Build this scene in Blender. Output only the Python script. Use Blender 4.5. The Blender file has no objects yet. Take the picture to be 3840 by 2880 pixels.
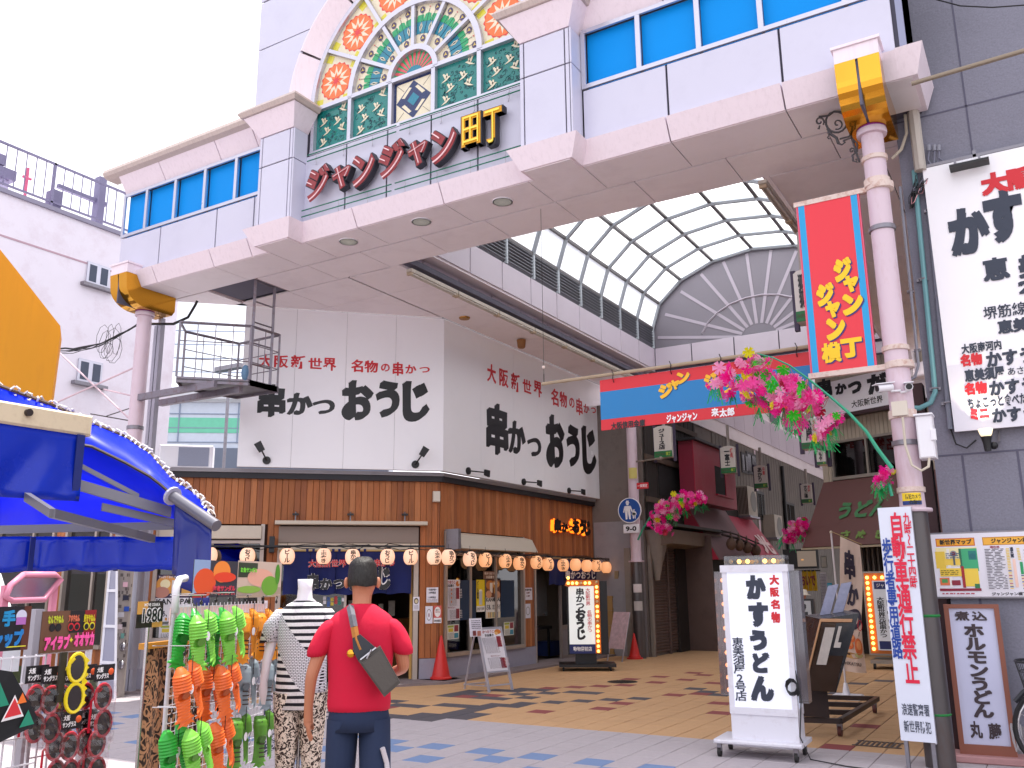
import bpy,bmesh,random
from math import *
from mathutils import Vector as V,Matrix,noise
random.seed(7)
sc=bpy.context.scene
# ------------------------------------------------------------------ camera
FPX,PIT,ROL,YAW,CH=3323.0,radians(12.871),radians(-.5856),radians(30.885),1.5
_r=V((cos(YAW),sin(YAW),0)); _fl=V((-sin(YAW),cos(YAW),0)); _z=V((0,0,1))
_f=_fl*cos(PIT) + _z*sin(PIT); _u=-_fl*sin(PIT) + _z*cos(PIT)
CX=_r*cos(ROL) + _u*sin(ROL); CU=-_r*sin(ROL) + _u*cos(ROL); CF=_f
CAM=V((0,0,CH))
cd=bpy.data.cameras.new('camera'); cd.lens=FPX/3840*36; cd.sensor_width=36; cd.clip_end=3000; cd.clip_start=.05
co=bpy.data.objects.new('camera',cd)
co.matrix_world=Matrix(((CX.x,CU.x,-CF.x,0),(CX.y,CU.y,-CF.y,0),(CX.z,CU.z,-CF.z,CH),(0,0,0,1)))
sc.collection.objects.link(co); sc.camera=co
# ------------------------------------------------------------------ sky and sun
SUN_EL,SUN_AZ=radians(76),radians(4)      # azimuth measured from +Y (behind the gate) towards +X
w=bpy.data.worlds.new('World'); sc.world=w; w.use_nodes=True
nt=w.node_tree; N=nt.nodes; bg=N['Background']
sky=N.new('ShaderNodeTexSky'); sky.sky_type='NISHITA'; sky.sun_disc=False
sky.sun_elevation=SUN_EL; sky.sun_rotation=SUN_AZ; sky.air_density=1; sky.dust_density=2.5; sky.ozone_density=1
tc=N.new('ShaderNodeTexCoord'); mp=N.new('ShaderNodeMapping'); mp.inputs['Scale'].default_value=(1.6,1.6,3.2)
nz=N.new('ShaderNodeTexNoise'); nz.inputs['Scale'].default_value=2.1; nz.inputs['Detail'].default_value=7; nz.inputs['Roughness'].default_value=.62
cr=N.new('ShaderNodeValToRGB'); cr.color_ramp.elements[0].position=.33; cr.color_ramp.elements[1].position=.56
cr.color_ramp.elements[0].color=(.28,.28,.28,1)
mx=N.new('ShaderNodeMix'); mx.data_type='RGBA'; mx.inputs[7].default_value=(10.2,10.0,10.6,1)
nt.links.new(tc.outputs['Generated'],mp.inputs[0]); nt.links.new(mp.outputs[0],nz.inputs['Vector'])
nt.links.new(nz.outputs['Fac'],cr.inputs[0]); nt.links.new(cr.outputs[0],mx.inputs[0])
nt.links.new(sky.outputs[0],mx.inputs[6]); nt.links.new(mx.outputs[2],bg.inputs[0])
bg.inputs[1].default_value=.12
sl=bpy.data.lights.new('sun','SUN'); sl.energy=4.2; sl.angle=radians(.53); sl.color=(1,.955,.88)
so=bpy.data.objects.new('sun',sl); sc.collection.objects.link(so)
sd=V((sin(SUN_AZ)*cos(SUN_EL),cos(SUN_AZ)*cos(SUN_EL),sin(SUN_EL)))
so.rotation_euler=sd.to_track_quat('Z','Y').to_euler(); so.location=sd*60
sc.view_settings.view_transform='Standard'; sc.view_settings.look='None'; sc.view_settings.gamma=1
sc.view_settings.use_curve_mapping=False; sc.view_settings.exposure=0.66
try:
    sc.cycles.max_bounces=8; sc.cycles.diffuse_bounces=4; sc.cycles.glossy_bounces=3; sc.cycles.transparent_max_bounces=12
    sc.cycles.transmission_bounces=4; sc.cycles.sample_clamp_indirect=6; sc.cycles.caustics_reflective=False; sc.cycles.caustics_refractive=False
except Exception: pass
# ------------------------------------------------------------------ surveying helpers (photo pixel -> point on a known plane of the place)
def ray(x,y): return CX*((x-1920)/FPX) + CU*((1440-y)/FPX) + CF
def at(x,y,ax,v):
    d=ray(x,y); return CAM + d*((v-CAM[ax])/d[ax])
def G(x,y,z=0): return at(x,y,2,z)
def AY(x,y,Y): return at(x,y,1,Y)
def AX(x,y,X): return at(x,y,0,X)
def D(x,y,d):                                   # point at horizontal distance d
    r=ray(x,y); return CAM + r*(d/hypot(r.x,r.y))
class Fr:                                         # a plane with u (right),v (up),n (towards the viewer)
    def __init__(s,o,u,v=(0,0,1)):
        s.o=V(o); s.u=V(u).normalized(); s.v=V(v); s.v=(s.v-s.u*s.v.dot(s.u)).normalized(); s.n=s.u.cross(s.v)
    def P(s,a,b,c=0): return s.o + s.u*a + s.v*b + s.n*c
    def uv(s,x,y):
        d=ray(x,y); t=(s.o-CAM).dot(s.n)/d.dot(s.n); p=CAM+d*t-s.o
        return p.dot(s.u),p.dot(s.v)
    def box(s,x0,y0,x1,y1):                   # pixel rectangle -> u0,v0,u1,v1 on this plane
        xm,ym=(x0+x1)/2,(y0+y1)/2
        return s.uv(x0,ym)[0],s.uv(xm,y1)[1],s.uv(x1,ym)[0],s.uv(xm,y0)[1]
    def off(s,c): return Fr(s.o+s.n*c,s.u,s.v)
def FY(Y,X=0): return Fr((X,Y,0),(1,0,0))   # faces the street
def FX(X,Y=0): return Fr((X,Y,0),(0,1,0))   # faces +X
def FG(a,b):                                     # vertical plane through two ground points
    a=V((a[0],a[1],0)); b=V((b[0],b[1],0)); return Fr(a,b-a)
# ------------------------------------------------------------------ materials
def srgb(h):
    if not isinstance(h,str): return tuple(h)[:3]
    h=h.lstrip('#'); c=[int(h[i:i+2],16)/255 for i in (0,2,4)]
    return tuple(x/12.92 if x <=.04045 else ((x+.055)/1.055)**2.4 for x in c)
MC={}
def mat(name,c,rough=.6,metal=0,var=.12,vs=3.,bump=0.,bs=40.,emit=0,ecol=None,spec=.5,sheen=0,trans=0,dirt=0.,dcol='#4a3a34',ds=1.5,stretch=None,alpha=1):
    if name in MC: return MC[name]
    m=bpy.data.materials.new(name); m.use_nodes=True; MC[name]=m
    t=m.node_tree; n=t.nodes; L=t.links; b=n['Principled BSDF']
    c=srgb(c); b.inputs['Roughness'].default_value=rough; b.inputs['Metallic'].default_value=metal
    b.inputs['Specular IOR Level'].default_value=spec
    tcn=n.new('ShaderNodeTexCoord'); mpn=n.new('ShaderNodeMapping'); L.new(tcn.outputs['Object'],mpn.inputs[0])
    if stretch: mpn.inputs['Scale'].default_value=stretch
    base=None
    if var:
        x=n.new('ShaderNodeTexNoise'); x.inputs['Scale'].default_value=vs; x.inputs['Detail'].default_value=6; x.inputs['Roughness'].default_value=.65
        L.new(mpn.outputs[0],x.inputs['Vector'])
        mxn=n.new('ShaderNodeMix'); mxn.data_type='RGBA'
        mxn.inputs[6].default_value=(*[max(0,k*(1-var)) for k in c],1); mxn.inputs[7].default_value=(*[min(1,k*(1+var)) for k in c],1)
        L.new(x.outputs['Fac'],mxn.inputs[0]); base=mxn.outputs[2]
        mr=n.new('ShaderNodeMapRange'); mr.inputs[3].default_value=max(.02,rough-.1); mr.inputs[4].default_value=min(1,rough+.12)
        L.new(x.outputs['Fac'],mr.inputs[0]); L.new(mr.outputs[0],b.inputs['Roughness'])
    else: b.inputs['Base Color'].default_value=(*c,1)
    if dirt:
        y=n.new('ShaderNodeTexNoise'); y.inputs['Scale'].default_value=ds; y.inputs['Detail'].default_value=8; y.inputs['Roughness'].default_value=.7
        L.new(mpn.outputs[0],y.inputs['Vector'])
        rp=n.new('ShaderNodeValToRGB'); rp.color_ramp.elements[0].position=.5; rp.color_ramp.elements[1].position=.78
        rp.color_ramp.elements[1].color=(dirt,dirt,dirt,1)
        L.new(y.outputs['Fac'],rp.inputs[0])
        m2=n.new('ShaderNodeMix'); m2.data_type='RGBA'; m2.inputs[7].default_value=(*srgb(dcol),1)
        L.new(rp.outputs[0],m2.inputs[0])
        if base: L.new(base,m2.inputs[6])
        else: m2.inputs[6].default_value=(*c,1)
        base=m2.outputs[2]
    if base: L.new(base,b.inputs['Base Color'])
    if bump:
        z=n.new('ShaderNodeTexNoise'); z.inputs['Scale'].default_value=bs; z.inputs['Detail'].default_value=4
        L.new(mpn.outputs[0],z.inputs['Vector'])
        bp=n.new('ShaderNodeBump'); bp.inputs['Strength'].default_value=bump; bp.inputs['Distance'].default_value=.01
        L.new(z.outputs['Fac'],bp.inputs['Height']); L.new(bp.outputs[0],b.inputs['Normal'])
    if emit:
        b.inputs['Emission Color'].default_value=(*(srgb(ecol) if ecol else c),1); b.inputs['Emission Strength'].default_value=emit
    if trans:                                    # cloth / plastic that lets light through
        tr=n.new('ShaderNodeBsdfTranslucent'); ms=n.new('ShaderNodeMixShader'); ms.inputs[0].default_value=trans
        if base: L.new(base,tr.inputs[0])
        else: tr.inputs[0].default_value=(*c,1)
        out=n['Material Output']; L.new(b.outputs[0],ms.inputs[1]); L.new(tr.outputs[0],ms.inputs[2]); L.new(ms.outputs[0],out.inputs[0])
    if alpha < 1: b.inputs['Alpha'].default_value=alpha
    return m
def glass(name,c,fac=.25,rough=.04):          # window glass: mostly see-through with a mirror sheen
    if name in MC: return MC[name]
    m=bpy.data.materials.new(name); m.use_nodes=True; MC[name]=m
    t=m.node_tree; n=t.nodes; n.remove(n['Principled BSDF']); o=n['Material Output']
    a=n.new('ShaderNodeBsdfTransparent'); a.inputs[0].default_value=(*srgb(c),1)
    g=n.new('ShaderNodeBsdfGlossy'); g.inputs['Roughness'].default_value=rough
    fr=n.new('ShaderNodeFresnel'); fr.inputs[0].default_value=1.5
    ad=n.new('ShaderNodeMath'); ad.operation='ADD'; ad.inputs[1].default_value=fac; ad.use_clamp=True
    ms=n.new('ShaderNodeMixShader'); t.links.new(fr.outputs[0],ad.inputs[0]); t.links.new(ad.outputs[0],ms.inputs[0])
    t.links.new(a.outputs[0],ms.inputs[1]); t.links.new(g.outputs[0],ms.inputs[2]); t.links.new(ms.outputs[0],o.inputs[0])
    return m
# ------------------------------------------------------------------ object bookkeeping
ORG={}
def root(name,label,cat,loc=(0,0,0),group=None):
    o=bpy.data.objects.new(name,None); sc.collection.objects.link(o); o.location=loc; o.empty_display_size=.2
    o['label']=label; o['category']=cat
    if group: o['group']=group
    ORG[o.name]=V(loc); return o
class MB:
    def __init__(s,fr=None): s.v=[]; s.f=[]; s.mi=[]; s.fr=fr; s.k=0
    def add(s,vs,fs):
        b=len(s.v)
        if s.fr: s.v +=[s.fr.P(*v) for v in vs]
        else: s.v +=[V(v) for v in vs]
        s.f +=[tuple(b+i for i in f) for f in fs]; s.mi +=[s.k]*len(fs); return s
    def box(s,x0,x1,y0,y1,z0,z1):
        vs=[(x,y,z) for z in (z0,z1) for y in (y0,y1) for x in (x0,x1)]
        return s.add(vs,[(0,2,3,1),(4,5,7,6),(0,1,5,4),(2,6,7,3),(0,4,6,2),(1,3,7,5)])
    def cbox(s,x0,x1,y0,y1,z0,z1,c=.01):   # box with chamfered front (n side) edges
        vs=[(x0,y0,z0),(x1,y0,z0),(x1,y1,z0),(x0,y1,z0),(x0,y0,z1-c),(x1,y0,z1-c),(x1,y1,z1-c),(x0,y1,z1-c),
              (x0+c,y0+c,z1),(x1-c,y0+c,z1),(x1-c,y1-c,z1),(x0+c,y1-c,z1)]
        f=[(3,2,1,0),(8,9,10,11)]
        for i in range(4):
            j=(i+1) % 4; f +=[(i,j,j+4,i+4),(i+4,j+4,j+8,i+8)]
        return s.add(vs,f)
    def prism(s,poly,w0,w1,cap=True):
        n=len(poly); vs=[(p[0],p[1],w0) for p in poly]+[(p[0],p[1],w1) for p in poly]
        f=[(i,(i+1) % n,(i+1) % n+n,i+n) for i in range(n)]
        if cap: f +=[tuple(range(n))[::-1],tuple(range(n,2*n))]
        return s.add(vs,f)
    def quad(s,*p): return s.add(list(p),[tuple(range(len(p)))])
    def tube(s,pts,r,n=6,cap=True,r1=None):
        pts=[V(p) for p in pts]; b=[]; fs=[]; m=len(pts); ref=None
        for i,p in enumerate(pts):
            d=(pts[min(i+1,m-1)]-pts[max(i-1,0)]).normalized()
            if ref is None: ref=V((0,0,1)) if abs(d.z) < .9 else V((1,0,0))
            a=d.cross(ref).normalized(); c=a.cross(d); ref=c
            rr=r if r1 is None else r+(r1-r)*i/(m-1)
            b +=[p+a*(rr*cos(2*pi*k/n))+c*(rr*sin(2*pi*k/n)) for k in range(n)]
        for i in range(m-1):
            for k in range(n): k2=(k+1) % n; fs.append((i*n+k,i*n+k2,(i+1)*n+k2,(i+1)*n+k))
        if cap: fs +=[tuple(range(n)),tuple(range((m-1)*n,m*n))[::-1]]
        return s.add(b,fs)
    def cyl(s,a,b,r,r1=None,n=12): return s.tube([a,b],r,n,True,r1)
    def lathe(s,prof,c=(0,0,0),n=16,sx=1,sy=1):
        m=len(prof); vs=[(c[0]+r*cos(2*pi*k/n)*sx,c[1]+r*sin(2*pi*k/n)*sy,c[2]+z) for r,z in prof for k in range(n)]
        f=[(i*n+k,i*n+(k+1) % n,(i+1)*n+(k+1) % n,(i+1)*n+k) for i in range(m-1) for k in range(n)]
        if prof[0][0] > 1e-4: f.append(tuple(range(n))[::-1])
        if prof[-1][0] > 1e-4: f.append(tuple(range((m-1)*n,m*n)))
        return s.add(vs,f)
    def sph(s,c,r,n=12,m=8,sc_=(1,1,1)):
        return s.add([(c[0]+r*sc_[0]*sin(pi*i/m)*cos(2*pi*k/n),c[1]+r*sc_[1]*sin(pi*i/m)*sin(2*pi*k/n),c[2]+r*sc_[2]*cos(pi*i/m)) for i in range(m+1) for k in range(n)],
                     [(i*n+k,(i+1)*n+k,(i+1)*n+(k+1) % n,i*n+(k+1) % n) for i in range(m) for k in range(n)])
    def grid(s,fn,nu,nv):                      # fn(a,b) with a,b in 0..1
        return s.add([fn(i/nu,j/nv) for j in range(nv+1) for i in range(nu+1)],
                     [(j*(nu+1)+i,j*(nu+1)+i+1,(j+1)*(nu+1)+i+1,(j+1)*(nu+1)+i) for j in range(nv) for i in range(nu)])
    def build(s,name,m,parent=None,smooth=False,label=None,cat=None,group=None,kind=None,solid=0,org=None):
        me=bpy.data.meshes.new(name)
        if parent is not None: o0=ORG[parent.name]
        elif org is not None: o0=V(org)
        elif kind=='structure' or not s.v: o0=V((0,0,0))
        else:
            o0=V((sum(v.x for v in s.v)/len(s.v),sum(v.y for v in s.v)/len(s.v),min(v.z for v in s.v)))
        me.from_pydata([v-o0 for v in s.v],[],s.f)
        for q in (m if isinstance(m,(list,tuple)) else [m]): me.materials.append(q)
        if any(s.mi): me.polygons.foreach_set('material_index',s.mi)
        if smooth: me.polygons.foreach_set('use_smooth',[True]*len(s.f))
        bm=bmesh.new(); bm.from_mesh(me)
        bmesh.ops.remove_doubles(bm,verts=bm.verts,dist=1e-5) if smooth else None
        bmesh.ops.recalc_face_normals(bm,faces=bm.faces); bm.to_mesh(me); bm.free()
        if smooth=='auto':
            try: me.set_sharp_from_angle(angle=radians(35))
            except Exception: pass
        o=bpy.data.objects.new(name,me); sc.collection.objects.link(o)
        if solid:
            md=o.modifiers.new('thick','SOLIDIFY'); md.thickness=solid; md.offset=0
        if parent is not None: o.parent=parent; ORG[o.name]=o0
        else: o.location=o0; ORG[o.name]=o0
        if label: o['label']=label
        if cat: o['category']=cat
        if group: o['group']=group
        if kind: o['kind']=kind
        return o
def copy_tree(o,loc=None,rot=None,scale=None,parent=None,label=None,group=None):
    c=o.copy(); sc.collection.objects.link(c); c.parent=parent
    if loc is not None: c.location=loc
    if rot is not None: c.rotation_euler=rot
    if scale is not None: c.scale=scale if hasattr(scale,'__len__') else (scale,)*3
    if label: c['label']=label
    if group: c['group']=group
    ORG[c.name]=V(c.location)
    for ch in list(o.children): copy_tree(ch,parent=c)
    return c
def Bx(name,m,parent,x0,x1,y0,y1,z0,z1,fr=None,**k): return MB(fr).box(x0,x1,y0,y1,z0,z1).build(name,m,parent,**k)
# ------------------------------------------------------------------ lettering
GC={}
def glyph(s,off,res):
    k=(s,off,res)
    if k not in GC:
        c=bpy.data.curves.new('t','FONT'); c.body=s; c.offset=off; c.resolution_u=res
        o=bpy.data.objects.new('t',c); me=o.to_mesh()
        vs=[(v.co.x,v.co.y) for v in me.vertices]; fs=[tuple(p.vertices) for p in me.polygons]
        o.to_mesh_clear(); bpy.data.objects.remove(o); bpy.data.curves.remove(c)
        xs=[v[0] for v in vs] or [0]; ys=[v[1] for v in vs] or [0]
        GC[k]=(vs,fs,min(xs),max(xs),min(ys),max(ys))
    return GC[k]
STAMP={0: [(0,0)],1: [(-1,0),(1,0)],2: [(-1,-1),(1,1),(-1,1),(1,-1)],3: [(-1,-.6),(-.35,-.2),(.35,.2),(1,.6)]}
def put(mb,s,u0,v0,u1,v1,w=.004,off=.015,b=.0,st=2,res=2,skew=0,wob=0,rot=0,rise=0,keep=False):
    """one run of text fitted into a rectangle of the frame; b = extra weight as a share of the em"""
    vs,fs,a0,a1,b0,b1=glyph(s,off,res)
    if not fs: return
    sx=(u1-u0)/(a1-a0+2*b); sy=(v1-v0)/(b1-b0+2*b)
    if keep: q=min(sx,sy); u0 +=(u1-u0-q*(a1-a0))/2; v0 +=(v1-v0-q*(b1-b0))/2; sx=sy=q
    W=a1-a0
    for i,(dx,dy) in enumerate(STAMP[st] if b else [(0,0)]):
        out=[]
        for x,y in vs:
            X=x-a0+b+dx*b; Y=y-b0+b+dy*b
            if wob: X +=wob*sin(Y*5+x*2); Y +=wob*sin(x*3.1)
            px=u0+X*sx+skew*(Y*sy); py=v0+Y*sy+rise*(X/W-.5)
            if rot:
                cx,cy=(u0+u1)/2,(v0+v1)/2; px,py=cx+(px-cx)*cos(rot)-(py-cy)*sin(rot),cy+(px-cx)*sin(rot)+(py-cy)*cos(rot)
            out.append((px,py,w+i*.0005))
        mb.add(out,fs)
def vput(mb,s,u0,v0,u1,v1,w=.004,off=.015,b=0,st=2,res=2,**k):
    """vertical writing, first character on top"""
    n=len(s); ch=(v1-v0)/n; cx=(u0+u1)/2
    for i,c in enumerate(s):
        if c in ' \u3000': continue
        vs,fs,a0,a1,b0,b1=glyph(c,off,res); yc=v1-ch*(i+.5)
        em=.86 if ord(c) > 255 else .8; sx=(u1-u0)/em; sy=ch*.96/em
        mxx,myy=(.5,.36) if ord(c) > 255 else ((a0+a1)/2,(b0+b1)/2)
        if c in 'ー〜': mxx,myy=(a0+a1)/2,(b0+b1)/2
        for q,(dx,dy) in enumerate(STAMP[st] if b else [(0,0)]):
            out=[]
            for x,y in vs:
                X,Y=(x-mxx)+dx*b,(y-myy)+dy*b
                if c in 'ー〜': X,Y=Y,-X
                out.append((cx+X*sx,yc+Y*sy,w+q*.0005))
            mb.add(out,fs)
def letters(fr,m,parent,items,w=.004,name='lettering',**kw):
    """items: (text, px0, py0, px1, py1, {opts}) in photo pixels on frame fr"""
    mb=MB(fr)
    for it in items:
        o=dict(kw); o.update(it[5] if len(it) > 5 else {})
        vert=o.pop('vert',0); uvb=o.pop('uvb',0)
        bx=it[1:5] if uvb else fr.box(*it[1:5])
        (vput if vert else put)(mb,it[0],*bx,w=w,**o)
    return mb.build(name,m,parent)
#==================================================================PALETTE
WHITE=mat('white enamel panel','#cbcadb',.34,var=.035,vs=1.2,dirt=.12,dcol='#8d88a0',ds=2.2)
TRIM=mat('pink white trim panel','#f0e2ea',.42,var=.04,vs=2,dirt=.22,dcol='#a8949b',ds=1.6,stretch=(14,14,1))
SOFF=mat('mauve ceiling panel','#f3ebef',.5,var=.07,vs=1.1,dirt=.2,dcol='#a38c92',ds=1.5)
JOINT=mat('dark joint filler','#5b5968',.8,var=.2)
ALU=mat('silver window bar','#c9c8d4',.3,.55,var=.06,dirt=.15)
STEEL=mat('grey galvanised steel','#8a8890',.45,.7,var=.15,vs=9,dirt=.5,dcol='#6e4a3a',ds=6)
BLUEP=mat('bright blue window film','#0090e6',.5,var=.04,vs=1,spec=.15)
GOLD=mat('polished gold sheet','#e3a63a',.12,1,var=.04,vs=2,bump=.06,bs=3)
PINKP=mat('pale pink pole paint','#d3bfca',.45,var=.05,vs=5,dirt=.35,dcol='#9a5a34',ds=7,stretch=(1,1,.3))
RUST=mat('rusty white clamp','#d9c7be',.6,var=.1,dirt=.95,dcol='#a0562a',ds=14)
BLACK=mat('black metal','#17171b',.45,var=.15)
DARK=mat('dark recess','#1b191c',.9,var=.2)
GREYW=mat('grey speckled render','#828290',.9,var=.34,vs=55,bump=.5,bs=28,dirt=.2,dcol='#55535f',ds=1.2)
CONC=mat('grey concrete','#9a979c',.85,var=.12,vs=6,bump=.2,bs=30,dirt=.35,dcol='#5e5a58',ds=3)
WHITEP=mat('white plastic','#e9e8ee',.4,var=.02)
REDL=mat('red print','#cf1f2c',.5,var=0); BLKL=mat('black ink','#15151b',.4,var=0)
NAVYL=mat('dark slate ink','#2d3547',.5,var=0); WHTL=mat('white ink','#f2f0f2',.5,var=0); YELL=mat('yellow print','#f6c915',.5,var=0)
BLUEL=mat('blue print','#0f3f9a',.5,var=0); GRNL=mat('green print','#128a4c',.5,var=0)
#==================================================================GROUND
MB().quad((-900,-700,-.03),(900,-700,-.03),(900,1500,-.03),(-900,1500,-.03)).build('ground',mat('city ground','#a5a3a6',.95,var=.15,vs=.2),kind='structure')
TG=[mat('ochre paving tile','#c49c72',.8,var=.14,vs=30,bump=.12,bs=120,dirt=.18,dcol='#7d6049',ds=1.3),
      mat('pale grey paving tile','#b0a8ac',.8,var=.16,vs=30,bump=.12,bs=120,dirt=.2,dcol='#77706f',ds=1.3),
      mat('charcoal paving tile','#504d54',.75,var=.2,vs=30,bump=.12,bs=120,dirt=.15,dcol='#80705f',ds=2),
      mat('brick red paving tile','#8c4545',.8,var=.14,vs=30,bump=.12,bs=120,dirt=.15,dcol='#6a4a40',ds=2),
      mat('blue paving tile','#7189b0',.8,var=.14,vs=30,bump=.12,bs=120,dirt=.15,dcol='#6f7f9d',ds=2)]
pave=MB().box(-60,14,-4,7.0,-.025,-.006).box(-60,14,7,60,-.025,-.006).build('pavement',mat('paving joints','#6e625c',.95,var=.2),kind='structure')
PX0,PY0,TPX,TPY=-4.935,10.47,.2825,.2875
def tidx(x,y):
    p=G(x,y); return floor((p.x-PX0)/TPX),floor((p.y-PY0)/TPY)
TC={}
for i,j in [(-3,2),(-2,3),(-1,4),(-4,1),(-5,0),(-5,-1),(-5,-4),(-5,-5),(-6,-6),(-6,-5),(-6,-4),(-6,-3),(-6,-2),(-6,-1),(-7,-2),(-8,-2),
             (-7,-5),(-7,-6),(-8,-6),(-9,-6),(-8,-7),(-10,-6),(-9,-7),(-10,-7),(-11,-6),(-9,-3),(-10,-3),(-11,-2),(-11,-4),(-10,1),(-10,2),(-10,3),(-9,2),(-9,4),(-8,4),(-8,5),
             (-7,1),(-8,1),(-6,2),(-7,3),(-6,4),(-5,5),(-7,5),(-4,5),(0,9),(1,8),(2,7),(3,8),(4,7),(5,6),(2,10),(6,7),(-13,-4),(-12,-5),(-13,-6)]: TC[i,j]=2
for i,j in [(-1,0),(-1,2),(-3,-2),(-8,2),(-9,1),(-10,-4),(0,6),(1,7),(-6,7),(-5,8),(-4,9),(-3,11),(-2,13),(3,4),(4,5),(-7,6),(0,12),(1,13),(5,3),(-5,12),(-4,14),(-2,16),(-3,17),(0,16),(2,15),(4,1)]: TC[i,j]=3
for x,y in [(3225,2560),(3290,2553),(3160,2600)]: TC[tidx(x,y)]=2
for x,y in [(3160,2795),(3200,2640),(3240,2720)]: TC[tidx(x,y)]=3
random.seed(3)
for k in range(-45,40):                          # blue and black flecks running along the street front
    j=-11-(k % 2)-(1 if k % 4==3 else 0)
    TC[k,j]=4
    if k % 4==0 or k < -18: TC[k,-15]=4
    if k < -14 and k % 3: TC[k,-16]=TC[k,-14]=4
def tcol(i,j):
    if (i,j) in TC: return TC[i,j]
    return 0 if PY0+j*TPY > 8.75+.0*i else 1
def tmb(i,j,c=.004):
    x,y=PX0+i*TPX,PY0+j*TPY; r=random.Random(i*977+j); z=r.uniform(-.0012,.0012)
    return MB().cbox(x+.0035,x+TPX-.0035,y+.0035,y+TPY-.0035,-.012,z,c)
cand=[]
bulk=[MB() for _ in TG]
for i in range(-60,34):
    for j in range(-32,64):
        x,y=PX0+(i+.5)*TPX,PY0+(j+.5)*TPY
        d=V((x,y,0))-CAM; zz=d.dot(CF)
        if zz < .5: continue
        px,py=1920+FPX*d.dot(CX)/zz,1440-FPX*d.dot(CU)/zz
        if y > 8.9 and (x < -9.9): continue
        if -500 < px < 4300 and py < 3300:
            vis=(-60 < px < 3700 and py < 2940 and not (x < -9.1 and y > 9.4))
            cand.append((0 if vis else 1,zz,i,j,px))
cand.sort()
n_t=0
for vis,zz,i,j,px in cand:
    if vis==0 and n_t < 300 and 600 < px < 3500:
        tmb(i,j).build('tile',TG[tcol(i,j)],pave); n_t +=1
    else:
        b=bulk[tcol(i,j)]; q=tmb(i,j); b.add(q.v,q.f)
allb=MB()
for k,b in enumerate(bulk):
    allb.k=k; allb.add(b.v,b.f)
allb.build('tiles',TG,pave,kind='stuff')
mh=MB().lathe([(0,.003),(.24,.003),(.25,-.004)],(-6.15,13.62,.0),28)
for a in range(-4,5): mh.box(-6.15-sqrt(max(0,.05-(a*.05)**2)),-6.15+sqrt(max(0,.05-(a*.05)**2)),13.62+a*.05-.008,13.62+a*.05+.008,.003,.006)
mh.build('manhole_cover',mat('cast iron','#33302f',.6,.5,var=.3,vs=20),label='round cast iron manhole cover set in the ochre paving of the arcade',cat='manhole cover')
b=MB(); gx=G(3297,2793)
for k in range(9): b.box(gx.x-.2+k*.045,gx.x-.18+k*.045,gx.y-.13,gx.y+.13,.002,.007)
b.box(gx.x-.22,gx.x+.22,gx.y-.15,gx.y-.13,.002,.008); b.box(gx.x-.22,gx.x+.22,gx.y+.13,gx.y+.15,.002,.008)
b.build('drain_grate',mat('drain steel','#5d5552',.5,.6,var=.2),label='small slotted drain grate in the paving beside the police notice board',cat='drain grate')
MB().prism([(-9.15,20),(-8.45,20),(-8.45,12.15),(-9.2,11.1),(-13.5,7.6),(-13.8,8.2),(-9.3,12.4)],-.008,.035).build('kerb',mat('old kerb concrete','#85797a',.9,var=.2,vs=8,bump=.3,dirt=.5,dcol='#4a4340'),kind='structure')
#==================================================================GATE
YF=8.35
gate=root('arcade_gate','white panelled shopping arcade gate with blue windows and a stained glass arch spanning the street','gate',(-6.5,8.6,0))
fy=FY(YF)
def panel(fr,u0,v0,u1,v1,m=None,t=.02,g=.012,w0=.0,name='wall_panel',par=None):
    return MB(fr).cbox(u0+g,u1-g,v0+g,v1-g,w0,w0+t,.004).build(name,m or WHITE,par or gate)
core=MB()
[(core.box(-4.0,-.6,y,9.7,z0,z1),core.prism([(-12.36,y),(-9.0,y),(-9.0,9.7),(-11.35,9.7),(-12.36,8.66)],z0,z1)) for y,z0,z1 in ((8.37,6.16,7.06),(8.5,7.06,7.84),(8.37,7.84,8.05))]; core.box(-8.98,-4.0,8.45,9.7,6.16,7.44)
core.box(-.6,-.56,8.37,9.15,6.16,6.36)
core.box(-8.98,-8.33,8.12,9.7,6.2,8.1); core.box(-4.7,-4.03,8.12,9.7,6.2,8.1)
core.box(-9.25,-8.5,8.24,9.7,8.3,10.9); core.box(-4.5,-3.75,8.24,9.7,8.3,10.9); core.box(-9.25,-3.75,8.6,9.7,8.3,10.9)
core.build('frame',JOINT,gate)
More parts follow.
